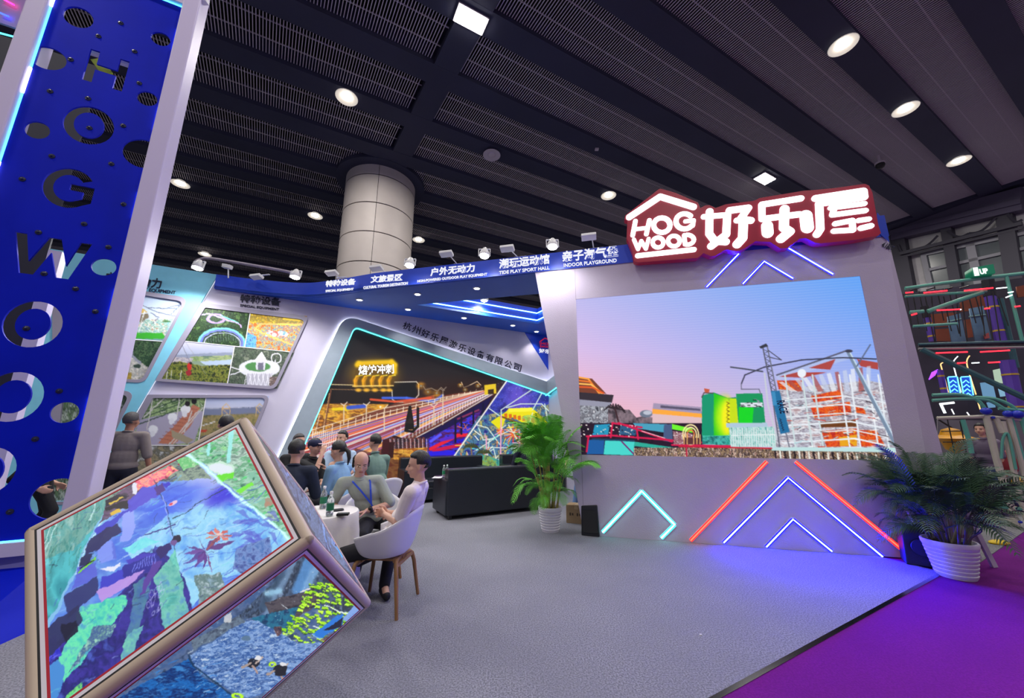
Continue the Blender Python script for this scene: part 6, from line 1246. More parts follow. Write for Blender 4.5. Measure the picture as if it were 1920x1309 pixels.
def person(label, pelvis, head, face, hy=0, hp=0, hands=None, feet=None, shirt=None, pants=None, skin=None, hair='short', hairm=None, sleeve=.62, knee_out=.12, female=False, vox=.011, shoe=(30, 30, 34), sc=1.0, curl=.55, palms=None, elbow=None, sit=True, group=None, full=True):
    skin = skin or m_skin; hairm = hairm or m_hair; pelvis = Vector(pelvis); head = Vector(head)
    fa = math.radians(face); F = Vector((math.sin(fa), math.cos(fa), 0)); R = Vector((F.y, -F.x, 0)); U = Vector((0, 0, 1))
    root = thing('person', label, 'person', (pelvis.x, pelvis.y, 0), 0, group)
    def inv(o): o.parent = root; o.matrix_parent_inverse = root.matrix_basis.inverted(); return o
    def add(mb, nm_, m, rem=None, it=4):
        me = remeshed(mb, rem, nm_, m, it) if rem else mb.mesh(nm_, m, True); return inv(link(nm_, me))
    neck = head-U*.135*sc-F*.03*sc*math.cos(math.radians(hp)) if abs(hp) < 60 else head-U*.12
    neck = head+(Vector((0, 0, -.15))-F*(.02+.05*math.sin(math.radians(max(0, -hp)))))*sc
    sp = (neck-pelvis); S = sp.normalized(); ch = pelvis+sp*.66; be = pelvis+sp*.30; sw_ = (.155 if female else .178)*sc
    TM = Matrix((R, F-S*F.dot(S), S)).transposed(); TM = Matrix([TM.row[0], TM.row[1], TM.row[2]]).to_4x4()
    sh = [ch+S*.115*sc+R*q*sw_ for q in (-1, 1)]
    mb = MB()
    # torso, neck
    mb.ell(ch, (.150*sc, .098*sc, .185*sc), TM); mb.ell(be, (.135*sc, .095*sc, .16*sc), TM); mb.ell(pelvis+U*.01, (.155*sc, .105*sc, .11*sc), TM)
    for q in (0, 1): cap(mb, ch+S*.11*sc, sh[q], .06*sc, .052*sc)
    cap(mb, ch+S*.12*sc, neck+S*.01, .062*sc, .050*sc); cap(mb, neck, head-U*.05*sc-F*.012, .050*sc, .047*sc)
    # head
    ya = math.radians(face+hy); pa = math.radians(hp); HF = Vector((math.sin(ya)*math.cos(pa), math.cos(ya)*math.cos(pa), math.sin(pa))); HR = Vector((math.cos(ya), -math.sin(ya), 0)); HU = HR.cross(HF).normalized()
    HM = Matrix((HR, HF, HU)).transposed().to_4x4(); h = lambda x, y, z: head+(HR*x+HF*y+HU*z)*sc
    mb.ell(h(0, -.012, .025), (.074*sc, .094*sc, .092*sc), HM, 22, 14); mb.ell(h(0, .018, -.030), (.062*sc, .072*sc, .078*sc), HM, 18, 12); mb.ell(h(0, .052, -.082), (.030*sc, .026*sc, .024*sc), HM); mb.ell(h(0, .066, .022), (.052*sc, .018*sc, .016*sc), HM)
    cap(mb, h(0, .078, .018), h(0, .104, -.026), .0085*sc, .0125*sc, 10); mb.ell(h(-.011, .094, -.030), (.008*sc,)*3); mb.ell(h(.011, .094, -.030), (.008*sc,)*3); mb.ell(h(0, .078, -.055), (.026*sc, .014*sc, .012*sc), HM)
    for q in (-1, 1): mb.ell(h(q*.076, -.012, -.008), (.010*sc, .020*sc, .032*sc), HM); mb.ell(h(q*.045, .055, -.03), (.020*sc, .022*sc, .026*sc), HM)
    # arms
    hands = hands or [pelvis+R*q*.24+F*.08+U*(-.10 if not sit else .12) for q in (-1, 1)]; wr = []; elb = []
    for q in (0, 1):
        sg_ = -1 if q == 0 else 1; hint = (elbow[q] if elbow else (R*sg_*.5-U*.9-F*.35)); e_, w_ = ik(sh[q], hands[q], .285*sc, .25*sc, hint); elb.append(e_); wr.append(w_)
        cap(mb, sh[q], e_, .050*sc, .039*sc); cap(mb, e_, w_, .039*sc, .026*sc)
        dd = (w_-e_).normalized(); pn = palms[q] if palms else (-U if sit else -R*sg_); pn = Vector(pn)
        if abs(dd.dot(pn.normalized())) > .9: pn = -R*sg_
        hand(mb, w_, dd, pn, (1 if (dd.cross(pn)).dot(-R*sg_) > 0 or True else -1), sc, curl)
    # legs
    hip = [pelvis+R*q*.085*sc-U*.03 for q in (-1, 1)]; kn_ = []; an = []
    feet = feet or [pelvis*1+R*q*.12 for q in (-1, 1)]
    for q in (0, 1):
        ft_ = Vector(feet[q]); ft_.z = max(ft_.z, 0)+.085; sg_ = -1 if q == 0 else 1; hint = (F+U*.6+R*sg_*knee_out*2) if sit else (F+R*sg_*.05); k, a = ik(hip[q], ft_, .43*sc, .42*sc, hint); kn_.append(k); an.append(a)
        if not sit: a = ft_; an[-1] = a
        cap(mb, hip[q], k, .080*sc, .052*sc); cap(mb, k, k+(a-k)*.35, .050*sc, .053*sc); cap(mb, k+(a-k)*.35, a, .053*sc, .034*sc); cap(mb, a, a+F*.11-U*.045, .035*sc, .030*sc)
    add(mb, 'body', skin, vox, 4 if vox > .008 else 5)
    # eyes, brows, mouth
    for q in (-1, 1):
        e_ = MB(); e_.ell(h(q*.030, .0775, .004), (.0125*sc, .005*sc, .0048*sc), HM, 10, 6); add(e_, 'eye', m_eye)
        e_ = MB(); cap(e_, h(q*.016, .086, .022), h(q*.046, .074, .024), .0035*sc, .003*sc, 6); add(e_, 'eyebrow', hairm)
    e_ = MB(); cap(e_, h(-.018, .088, -.055), h(.018, .088, -.055), .0045*sc, .0045*sc, 6); cap(e_, h(-.01, .092, -.056), h(.01, .092, -.056), .005*sc, .005*sc, 6); add(e_, 'mouth', m_lip)
    # hair
    hm = MB(); rg = random.Random(len(label))
    if hair in ('short', 'ponytail', 'cap'):
        c0 = h(0, -.014, .030); n_, m__ = 44, 34; vs = []; fs = []
        for i in range(m__+1):
            t = math.pi*i/m__
            for k in range(n_):
                a = 2*math.pi*k/n_; x, y, z = math.sin(t)*math.cos(a), math.sin(t)*math.sin(a), -math.cos(t)
                lim = -.55 if y < .25 else (-.05 if y < .45 and female else .42+.2*(y-.25))
                if y < .25 and abs(x) > .72: lim = -.18
                g_s = min(1, max(0, (z-lim)/.16+.5)); g = .82+.18*g_s*g_s*(3-2*g_s)
                g *= 1+.02*mnoise.noise(Vector((x*5, y*5, z*5)))
                ex = 1.07 if hair != 'cap' else 1.02
                vs.append(c0+(HR*x*.079*ex+HF*y*.099*ex+HU*z*.099*ex*(1.02 if z > 0 else 1))*g*sc)
        for i in range(m__):
            for k in range(n_): fs.append((i*n_+k, i*n_+(k+1) % n_, (i+1)*n_+(k+1) % n_, (i+1)*n_+k))
        hm.add(vs, fs)
        if hair == 'ponytail':
            hm.ell(h(0, -.115, .0), (.026*sc, .03*sc, .03*sc), HM); hm.tube([h(0, -.12, .0), h(0, -.155, -.04), h(.0, -.155, -.12), h(0, -.125, -.20)], [.024, .028, .022, .006], 10)
    elif hair == 'balding':
        for a in range(-14, 15):
            t = math.pi*1.5+a*.125; x, y = math.cos(t), math.sin(t)
            for z_ in (-.025, .0, .025, .045-(.02 if abs(a) > 11 else 0)): hm.ell(h(x*.076, y*.096-.010, z_), (.0125*sc, .0125*sc, .018*sc), HM, 8, 6)
    add(hm, 'hair', hairm)
    if hair == 'cap':
        c_ = MB(); c_.ell(h(0, -.012, .045), (.086*sc, .106*sc, .078*sc), HM, 20, 12); o_ = add(c_, 'cap', fabric('cap_navy', (30, 36, 70))); c_ = MB(); c_.ell(h(0, .125, .045), (.062*sc, .062*sc, .008*sc), HM, 16, 6); add(c_, 'cap_brim', fabric('cap_brim_pink', (205, 170, 180)))
    # shirt
    s_ = MB(); g = .014*sc; s_.ell(ch, (.150*sc+g, .098*sc+g, .185*sc), TM); s_.ell(be, (.138*sc+g*1.5, .098*sc+g*1.5, .17*sc), TM); s_.ell(pelvis+S*.035, (.160*sc+g, .112*sc+g, .09*sc), TM)
    for q in (0, 1): cap(s_, ch+S*.115*sc, sh[q], .064*sc, .066*sc); e_ = sh[q]+(elb[q]-sh[q])*min(1, sleeve*1.5); cap(s_, sh[q], e_, .066*sc, .058*sc)
    if sleeve > .9:
        for q in (0, 1): cap(s_, elb[q], elb[q]+(wr[q]-elb[q])*.93, .052*sc, .038*sc)
    cap(s_, ch+S*.10*sc, neck-S*.012, .070*sc, .060*sc); add(s_, 'shirt', shirt or fabric('shirt_grey', (150, 155, 150)), max(vox, .009), 3)
    cl_ = MB(); cl_.tube([neck-S*.004+(R*math.cos(a)*.060+F*math.sin(a)*.060)*sc+U*(-.018*math.sin(a)) for a in [k*math.pi/8 for k in range(16)]], .011*sc, 8, closed=True); add(cl_, 'collar', shirt or m_skin)
    if full:
        p_ = MB(); p_.ell(pelvis-S*.01, (.162*sc, .113*sc, .115*sc), TM)
        for q in (0, 1): cap(p_, hip[q], kn_[q], .092*sc, .068*sc); cap(p_, kn_[q], an[q]+U*.01, .068*sc, .052*sc)
        add(p_, 'trousers', pants or fabric('trousers_black', (26, 26, 34)), max(vox, .010), 3)
        for q in (0, 1):
            f_ = MB(); a = an[q]; cap(f_, a-U*.045-F*.045, a-U*.048+F*.12, .040*sc, .034*sc); cap(f_, a-U*.02, a-U*.04+F*.04, .045*sc, .042*sc); o_ = add(f_, 'shoe', fabric('shoe_%d' % shoe[0], shoe), .009, 2)
    root['_x'] = 0; del root['_x']
    return root, dict(h=h, HR=HR, HF=HF, HU=HU, HM=HM, wr=wr, elb=elb, ch=ch, S=S, F=F, R=R, neck=neck, inv=inv, add=add, sc=sc)
def at(x, y, dist):   # point seen at (x, y) at camera depth dist
    return Vector((0, 0, CH))+ray(x, y)*dist
# ------------------------------------------------------------------ armchairs with moulded shell
m_shell = mat('chair_shell_white', lin((222, 218, 226)), .42); m_wood = mat('chair_leg_wood', lin((150, 108, 66)), .5, bump=.1, bscale=40, var=.15, vscale=6, stretch=(6, 6, .6))
def make_chair(label, loc, face, group='white shell armchairs'):
    root = thing('shell_armchair', label, 'chair', loc, -math.radians(face), group)
    N_, V_ = 40, 14; vs = []; fs = []
    for j in range(V_+1):
        v = j/V_
        for i in range(N_+1):
            a = math.radians(-128+256*i/N_); c = math.cos(a)            # 0 = back
            rim = .655+.165*max(0, c)**1.6-.10*max(0, -c); rz_ = .425+(rim-.425)*v**1.5
            rr_ = .165+.115*min(1, v**.55)+.02*v; x = math.sin(a)*rr_*(1.02+.06*v); y = -math.cos(a)*rr_*(.95+(.10*v if c > 0 else 0))
            vs.append((x, y, rz_))
    for j in range(V_):
        for i in range(N_): k = j*(N_+1)+i; fs.append((k, k+1, k+N_+2, k+N_+1))
    m_ = MB(); m_.add(vs, fs)
    rim0 = [vs[i] for i in range(N_+1)]; c0 = len(m_.v); fr = [(-.16, .24, .435), (0, .25, .43), (.16, .24, .435)]
    poly = rim0+[(.19, .19, .435), (.10, .24, .425), (-.10, .24, .425), (-.19, .19, .435)]; m_.add([(0, 0, .405)]+poly, [(0, k+1, (k+1) % len(poly)+1) for k in range(len(poly))])
    o = lpart(m_, 'shell', m_shell, root, True); s = o.modifiers.new('s', 'SOLIDIFY'); s.thickness = .010; s.offset = 0
    for sy in (-1, 1):
        for sx in (-1, 1):
            m_ = MB(); m_.tube([(sx*.05, sy*.15, .398), (sx*.15, sy*.165, .395), (sx*.185, sy*.18, .37), (sx*.205, sy*.195, .30), (sx*.245, sy*.235, 0.0)], [.016, .018, .0185, .018, .0145], 10); lpart(m_, 'leg', m_wood, root, True)
    for sy in (-1, 1): m_ = MB(); m_.bar((-.175, sy*.178, .372), (.175, sy*.178, .372), .030, .026); lpart(m_, 'side_rail', m_wood, root)
    m_ = MB(); m_.bar((0, -.17, .393), (0, .17, .393), .05, .02); m_.bar((-.12, -.15, .400), (-.12, .15, .400), .03, .015); m_.bar((.12, -.15, .400), (.12, .15, .400), .03, .015); m_.box((0, .15, .398), (.30, .03, .03)); m_.box((0, -.15, .398), (.30, .03, .03)); lpart(m_, 'under_frame', m_wood, root)
    return root
F1, F2 = zpt(755, 1156), zpt(772, 1126)
c1 = Vector((F1.x-.24, (F1.y+F2.y)/2+.06, 0)); ch0 = make_chair('white shell armchair in front, its wooden legs in view, under the man in white T-shirt', c1, -84)
def chair(loc, face, label):
    o = dup(ch0, (loc[0], loc[1], 0), -math.radians(face), label, 'white shell armchairs'); return o
# ---- man in white T-shirt (profile to the left)
hd = at(784, 873, 3.42); pv = Vector((c1.x+.07, c1.y, .545))
r_, I = person('young man in white T-shirt and black trousers sitting with clasped hands, seen in profile', pv, hd, -88, hy=-12, hp=-4, hands=[at(722, 965, 3.40), at(728, 962, 3.50)],
    feet=[(c1.x-.60, c1.y-.10, 0), (c1.x-.66, c1.y+.16, 0)], shirt=fabric('tshirt_white', (236, 222, 222)), pants=fabric('trousers_black', (26, 26, 34)), vox=.0065, curl=.9, sleeve=.5, sc=1.0, palms=[Vector((0, 1, .1)), Vector((0, -1, .1))])
# ---- bald man with glasses
c2 = Vector((-1.47, 4.32, 0)); chair(c2, 150, 'white shell armchair under the bald man in glasses')
hd = at(677, 869, 4.0); pv = Vector((c2.x, c2.y+.02, .55))
r2_, I = person('balding man in glasses, pale grey-green polo shirt and blue lanyard, leaning forward', pv, hd, 150, hy=2, hp=-22, hands=[at(688, 958, 3.85), at(642, 958, 3.80)],
    feet=[(c2.x+.30, c2.y-.50, 0), (c2.x+.02, c2.y-.55, 0)], shirt=fabric('polo_grey_green', (158, 166, 156)), hair='balding', vox=.0065, sleeve=.62, curl=.25, sc=1.0, elbow=[Vector((.6, 0, -.6)), Vector((-.25, .1, -1))], palms=[Vector((.1, -.3, -1)), Vector((0, 0, -1))])
h, add, HM = I['h'], I['add'], I['HM']
g_ = MB()
for q in (-1, 1): g_.tube([h(q*.033+.021*math.cos(a), .099, .003+.014*math.sin(a)) for a in [k*math.pi/8 for k in range(16)]], .0016, 6, closed=True); g_.tube([h(q*.054, .097, .006), h(q*.078, .0, .004)], .0016, 6)
g_.tube([h(-.012, .100, .004), h(.012, .100, .004)], .0016, 6); add(g_, 'glasses', mat('glasses_metal', (.5, .45, .4), .3, 1))
m_lan = mat('lanyard_blue', lin((40, 80, 205)), .6); ch_, F_, R_, S_, nk = I['ch'], I['F'], I['R'], I['S'], I['neck']
l_ = MB(); b_ = ch_-S_*.12+F_*.128
for q in (-1, 1):
    pth_ = [nk-F_*.062+S_*.0, nk+R_*q*.075-S_*.01, ch_+S_*.13+R_*q*.085+F_*.085, ch_+S_*.04+R_*q*.05+F_*.128, b_]
    for i in range(4): l_.bar(pth_[i], pth_[i+1], .017, .003, up=F_)
l_.bar(b_, b_-S_*.09, .017, .003, up=F_); add(l_, 'lanyard', m_lan)
w_ = MB(); wp = I['wr'][0]; ed_ = (I['wr'][0]-I['elb'][0]).normalized(); M3 = ed_.to_track_quat('Z', 'Y').to_matrix().to_4x4(); w_.lathe([(.031, -.052), (.0335, -.046), (.0335, -.030), (.031, -.024)], wp, 18, M3); w_.ell(wp-ed_*.038+Vector((0, -.03, .016)), (.018, .012, .018)); add(w_, 'wristwatch', mat('watch_black', (.012, .012, .015), .3))
# ---- people at the back tables
def seated(label, x, y, d, face, chair_label, **k):
    hd = at(x, y, d); F = Vector((math.sin(math.radians(face)), math.cos(math.radians(face)), 0)); R = Vector((F.y, -F.x, 0)); bk_ = k.pop('back', .14); lean = k.pop('side', 0)
    pv = Vector((hd.x, hd.y, .54))-F*bk_+R*lean
    if chair_label: chair((pv.x, pv.y), face, chair_label)
    hs = k.pop('hands', None) or [Vector((hd.x, hd.y, .76))+F*.28-R*.12, Vector((hd.x, hd.y, .76))+F*.28+R*.12]
    ft_ = [pv+F*.46-R*.12, pv+F*.42+R*.12]; ft_ = [Vector((p.x, p.y, 0)) for p in ft_]
    return person(label, pv, hd, face, hands=hs, feet=ft_, **k)
seated('man in navy polo shirt with thick black hair, back turned, behind the cube edge', 557, 846, 4.35, -8, 'white armchair under the man in navy polo', shirt=fabric('polo_navy', (24, 34, 56)), sc=1.05)
seated('man in plain black T-shirt facing the camera behind the man in navy', 561, 829, 5.9, 120, 'white armchair under the man in black', shirt=fabric('tshirt_black', (20, 20, 26)), hairm=m_hairg)
s6 = at(600, 852, 5.5); seated('person in navy baseball cap with pale brim and hand at mouth', 591, 838, 5.5, 105, 'white armchair under the person in the cap', shirt=fabric('tshirt_black', (20, 20, 26)), hair='cap', hands=[at(604, 905, 5.3), at(604, 850, 5.35)])
seated('woman with dark ponytail and light blue shirt in profile, holding something small', 634, 846, 4.75, -75, 'white armchair under the woman in light blue', shirt=fabric('shirt_light_blue', (128, 168, 205)), hair='ponytail', female=True, hands=[at(617, 887, 4.6), at(614, 884, 4.8)], hp=-12, sc=.98, sleeve=.6, vox=.009)
seated('man in pale blue shirt with black hair, behind the woman with the ponytail', 641, 822, 6.2, 165, 'white armchair under the man in pale blue', shirt=fabric('shirt_pale_blue', (180, 205, 235)), hy=25)
seated('man in grey-green polo seen from behind beside the mural', 703, 830, 5.7, -52, 'white shell armchair whose curved back shows at the right of the man in grey-green', shirt=fabric('polo_sage', (104, 132, 124)), hp=-5, back=.2)
# ---- standing visitor at the left wall
p1_ = at(247, 790, 5.35); bx_ = Vector((p1_.x, p1_.y, 0)); Fv = Vector((math.sin(math.radians(-20)), math.cos(math.radians(-20)), 0)); Rv = Vector((Fv.y, -Fv.x, 0))
person('grey-haired man in taupe shirt standing with his back turned, looking at the wall photos', Vector((p1_.x, p1_.y, .95))-Fv*.0, p1_, -20, hy=8, hp=6, hands=[bx_-Rv*.33+Vector((0, 0, .80))-Fv*.03, bx_+Rv*.31+Vector((0, 0, .84))+Fv*.06], feet=[bx_-Rv*.12, bx_+Rv*.12], shirt=fabric('shirt_taupe', (122, 112, 110)), pants=fabric('trousers_darknavy', (22, 24, 40)), skin=m_skin2, hairm=m_hairg, sit=False, sc=1.0, sleeve=.66)
p2_ = at(424, 797, 4.9); bx_ = Vector((p2_.x, p2_.y, 0)); person('person with dark hair almost hidden behind the tip of the cube', Vector((p2_.x, p2_.y, .93)), p2_, -30, feet=[bx_+Vector((-.1, 0, 0)), bx_+Vector((.1, 0, 0))], shirt=fabric('shirt_dark_grey', (60, 60, 66)), sit=False)
p3_ = at(88, 850, 4.9); bx_ = Vector((p3_.x, p3_.y, 0)); person('person in black partly seen through the lowest round hole of the tower', Vector((p3_.x, p3_.y, .86)), p3_, 60, feet=[bx_+Vector((-.1, 0, 0)), bx_+Vector((.1, 0, 0))], shirt=fabric('tshirt_black', (20, 20, 26)), sit=False, sc=.95)
# ---- sitter on the sofa and the person in jeans
p4_ = at(984, 822, 7.35)
seated('person in dark navy hooded jacket seated on the front sofa, back turned', 984, 824, 7.55, -28, None, shirt=fabric('jacket_navy', (24, 26, 52)), sleeve=1, hairm=m_hairg)
sh_ = zpt(1078, 957); b_ = Vector((sh_.x, sh_.y+.05, 0)); person('person in light blue jeans and white shoes standing behind the screen wall edge', Vector((b_.x+.12, b_.y, .93)), Vector((b_.x+.14, b_.y, 1.57)), -150, feet=[b_+Vector((-.0, -.06, 0)), b_+Vector((.22, .08, 0))], shirt=fabric('shirt_dark_grey', (60, 60, 66)), pants=fabric('jeans_blue', (96, 128, 176)), shoe=(214, 208, 198), sit=False)
# ------------------------------------------------------------------ tables, bottles
m_cloth = mat('tablecloth_white', lin((226, 222, 222)), .8, bump=.2, bscale=30)
def table(label, x, y, r, hgt=.74):
    root = thing('round_table', label, 'table', (x, y, 0), 0, 'round tables under white cloths'); n_ = 72; vs = []; fs = []
    prof = [(r*.2, hgt), (r*.9, hgt), (r, hgt-.004), (r+.008, hgt-.02), (r+.01, hgt-.1), (r+.03, hgt-.25), (r+.05, hgt-.42), (r+.06, .16)]
    for j, (q, z) in enumerate(prof):
        for i in range(n_):
            a = 2*math.pi*i/n_; f = max(0, (hgt-.03-z))/.55; w2_ = (math.sin(a*9+x*7)+.5*math.sin(a*14+2))*.028*f; vs.append(((q+w2_)*math.cos(a), (q+w2_)*math.sin(a), z))
    for j in range(len(prof)-1):
        for i in range(n_): k = j*n_+i; k2 = j*n_+(i+1) % n_; fs.append((k, k2, k2+n_, k+n_))
    fs.append(tuple(range(n_))[::-1]); m_ = MB(); m_.add(vs, fs); lpart(m_, 'tablecloth', m_cloth, root, True)
    m_ = MB(); m_.lathe([(.03, 0.02), (.03, hgt-.02)], n=12); m_.lathe([(r*.75, 0), (r*.75, .02), (.05, .04)], n=24); lpart(m_, 'pedestal', mat('pedestal_metal', (.3, .3, .32), .4, 1), root); return root
T1 = (-1.80, 3.74); table('round white-clothed table nearest the cube, with two water bottles', *T1, .34)
t2p = zpt(578, 905, .74); table('white-clothed table behind the near one, partly hidden by the cube', t2p.x-.2, t2p.y+.1, .30)
t3p = zpt(607, 880, .74); table('far white-clothed table between the seated group', t3p.x, t3p.y+.1, .34)
m_pet = mat('bottle_plastic', (.85, .9, .93), .08, trans=.85, spec=.6); m_lab = mat('bottle_label_green', lin((30, 120, 80)), .5); m_capw = mat('bottle_cap_white', (.8, .8, .82), .4)
def bottle(label, loc, group='water bottles', labm=None):
    root = thing('water_bottle', label, 'bottle', loc, 0, group); m_ = MB(); m_.lathe([(.026, 0), (.031, .006), (.031, .05), (.029, .055), (.031, .06), (.031, .125), (.024, .150), (.0125, .172), (.0125, .19)], n=20); lpart(m_, 'bottle_body', m_pet, root, True)
    m_ = MB(); m_.lathe([(.0318, .045), (.0318, .105)], n=20); lpart(m_, 'label_band', labm or m_lab, root, True); m_ = MB(); m_.lathe([(.0145, .182), (.0145, .202), (.012, .205)], n=14); lpart(m_, 'cap', m_capw, root, True); return root
q = zpt(605, 953, .745); bt0 = bottle('water bottle with green label, the farther one on the near table', q)
q = zpt(617.5, 967, .745); dup(bt0, q, label='water bottle with green label, the nearer one on the near table')
q = zpt(607, 874, .745); dup(bt0, q, label='water bottle standing on the far table before the person in the cap')
m_ = MB(); q = zpt(643, 966, .748); m_.box(q+Vector((0, 0, .008)), (.10, .06, .018), Matrix.Rotation(.2, 4, 'Z')); tag(m_.build('card_case', mat('case_black', (.01, .01, .012), .3), bevel=.002), 'black flat case lying on the near white table', 'case')
m_ = MB(); q = zpt(628, 957, .747); m_.box(q+Vector((0, 0, .004)), (.15, .07, .008), Matrix.Rotation(.5, 4, 'Z')); tag(m_.build('notebook', mat('phone_dark', (.03, .03, .04), .3), bevel=.002), 'slim dark phone beside the bottles on the near table', 'phone')
m_ = MB(); q = zpt(622, 872, .745); m_.box(q+Vector((0, 0, .05)), (.24, .12, .10)); tag(m_.build('snack_box', mat('snack_orange', lin((225, 150, 50)), .5, var=.3, vscale=30), bevel=.004), 'orange snack box on the far table', 'box')
m_ = MB(); q = zpt(582, 903, .745); m_.box(q+Vector((0, 0, .005)), (.2, .12, .01), Matrix.Rotation(.3, 4, 'Z')); tag(m_.build('tablet', mat('phone_dark', (.03, .03, .04), .3)), 'dark tablet on the second table beside the cube', 'tablet')
# ------------------------------------------------------------------ sofas
m_lea = mat('sofa_black_leather', (.016, .020, .030), .34, bump=.25, bscale=60)
def sofa(label, p, yaw, L, D=.80, hb=.82, ha_=.64, group='black leather box sofas'):
    """p: corner of the back edge; the back runs along local +x, seat towards local +y"""
    root = thing('box_sofa', label, 'sofa', p, math.radians(90-yaw), group)
    m_ = MB(); m_.box((L/2, .11, (hb+.06)/2), (L-.02, .22, hb-.06)); lpart(m_, 'backrest', m_lea, root, bevel=.025)
    for nm_, x0 in (('armrest', .09), ('armrest', L-.09)): m_ = MB(); m_.box((x0, D/2+.03, (ha_+.06)/2), (.20, D-.04, ha_-.06)); lpart(m_, nm_, m_lea, root, bevel=.02)
    m_ = MB(); m_.box((L/2, D/2+.08, .18), (L-.38, D-.18, .24)); lpart(m_, 'seat_base', m_lea, root, bevel=.02)
    n_ = 2 if L > 1.3 else 1
    for k in range(n_): w2_ = (L-.40)/n_; m_ = MB(); m_.box((.20+w2_*(k+.5), D/2+.10, .37), (w2_-.01, D-.22, .14)); lpart(m_, 'seat_cushion', m_lea, root, bevel=.03)
    for x0 in (.08, L-.08):
        for y0_ in (.08, D-.08): m_ = MB(); m_.box((x0, y0_, .03), (.06, .06, .06)); lpart(m_, 'foot', m_blk, root)
    return root
sp0 = zpt(837, 977); sofa('long black box sofa in front, its back towards the camera', sp0, 62, 1.88)
q_ = PB.at(PB.px(744, 900)[0]+1.95, 0, .02); sofa('black box sofa against the mural at left', q_, 62+180, 1.95, .72, .88, .66)
q_ = PB.at(PB.px(934, 885)[0]+1.5, 0, .02); sofa('short black box sofa against the mural behind the person in the dark jacket', q_, 62+180, 1.5, .72, .88, .66)
q = zpt(820, 896, .642); m_ = MB(); m_.box(q+Vector((0, .02, .004)), (.16, .22, .006)); tag(m_.build('paper_sheet', m_wh), 'white paper lying on the arm of the front sofa', 'paper')
for (x, y), lab in (((832, 894), 'small water bottle on the sofa arm, left of the pair'), ((838, 893), 'small water bottle on the sofa arm, right of the pair')):
    q = zpt(x, y, .648); o = dup(bt0, q, label=lab)
# ------------------------------------------------------------------ potted palms
m_leafA = mat('palm_leaf_green', lin((98, 178, 52)), .5, var=.3, vscale=5); m_leafB = mat('palm_leaf_dark', lin((46, 76, 50)), .55, var=.35, vscale=5); m_cane = mat('palm_cane', lin((150, 140, 70)), .6, var=.3, vscale=20); m_caneB = mat('palm_cane_dark', lin((92, 86, 70)), .6, var=.3, vscale=20)
m_pot = mat('pot_white', lin((226, 222, 230)), .45); m_soil = mat('soil_dark', (.02, .015, .01), .9)
def frond_mesh(L, arch, seed, m, wid=.20, n=24):
    rg = random.Random(seed); m_ = MB(); pts = []
    for i in range(13):
        t = i/12; pts.append(Vector((0, L*(t*.95-.28*arch*t*t), L*(math.sin(t*1.3)*.62*(1-arch*.8)-arch*.48*t*t*t))))
    m_.tube(pts, [.006*(1-t*.8) for t in [i/12 for i in range(13)]], 5)
    for k in range(n):
        t = .16+.82*k/(n-1); i = min(11, int(t*12)); f = t*12-i; p = pts[i].lerp(pts[i+1], f); d = (pts[i+1]-pts[i]).normalized()
        ll = wid*(math.sin(math.pi*min(1, t*.9+.12))**.6)*rg.uniform(.88, 1.1)
        for q in (-1, 1):
            side = Vector((q, 0, 0)); e = (side*.78+d*.62+Vector((0, 0, .12))).normalized(); g = Vector((0, 0, -1)); b = p+e*ll*.5+g*ll*.04; c = p+e*ll*.98+g*ll*.32
            w_ = d*.0085; m_.add([p-w_*.5, p+w_*.5, b+w_, c, b-w_], [(0, 1, 2, 4), (4, 2, 3)])
    return m_.mesh('frond', m)
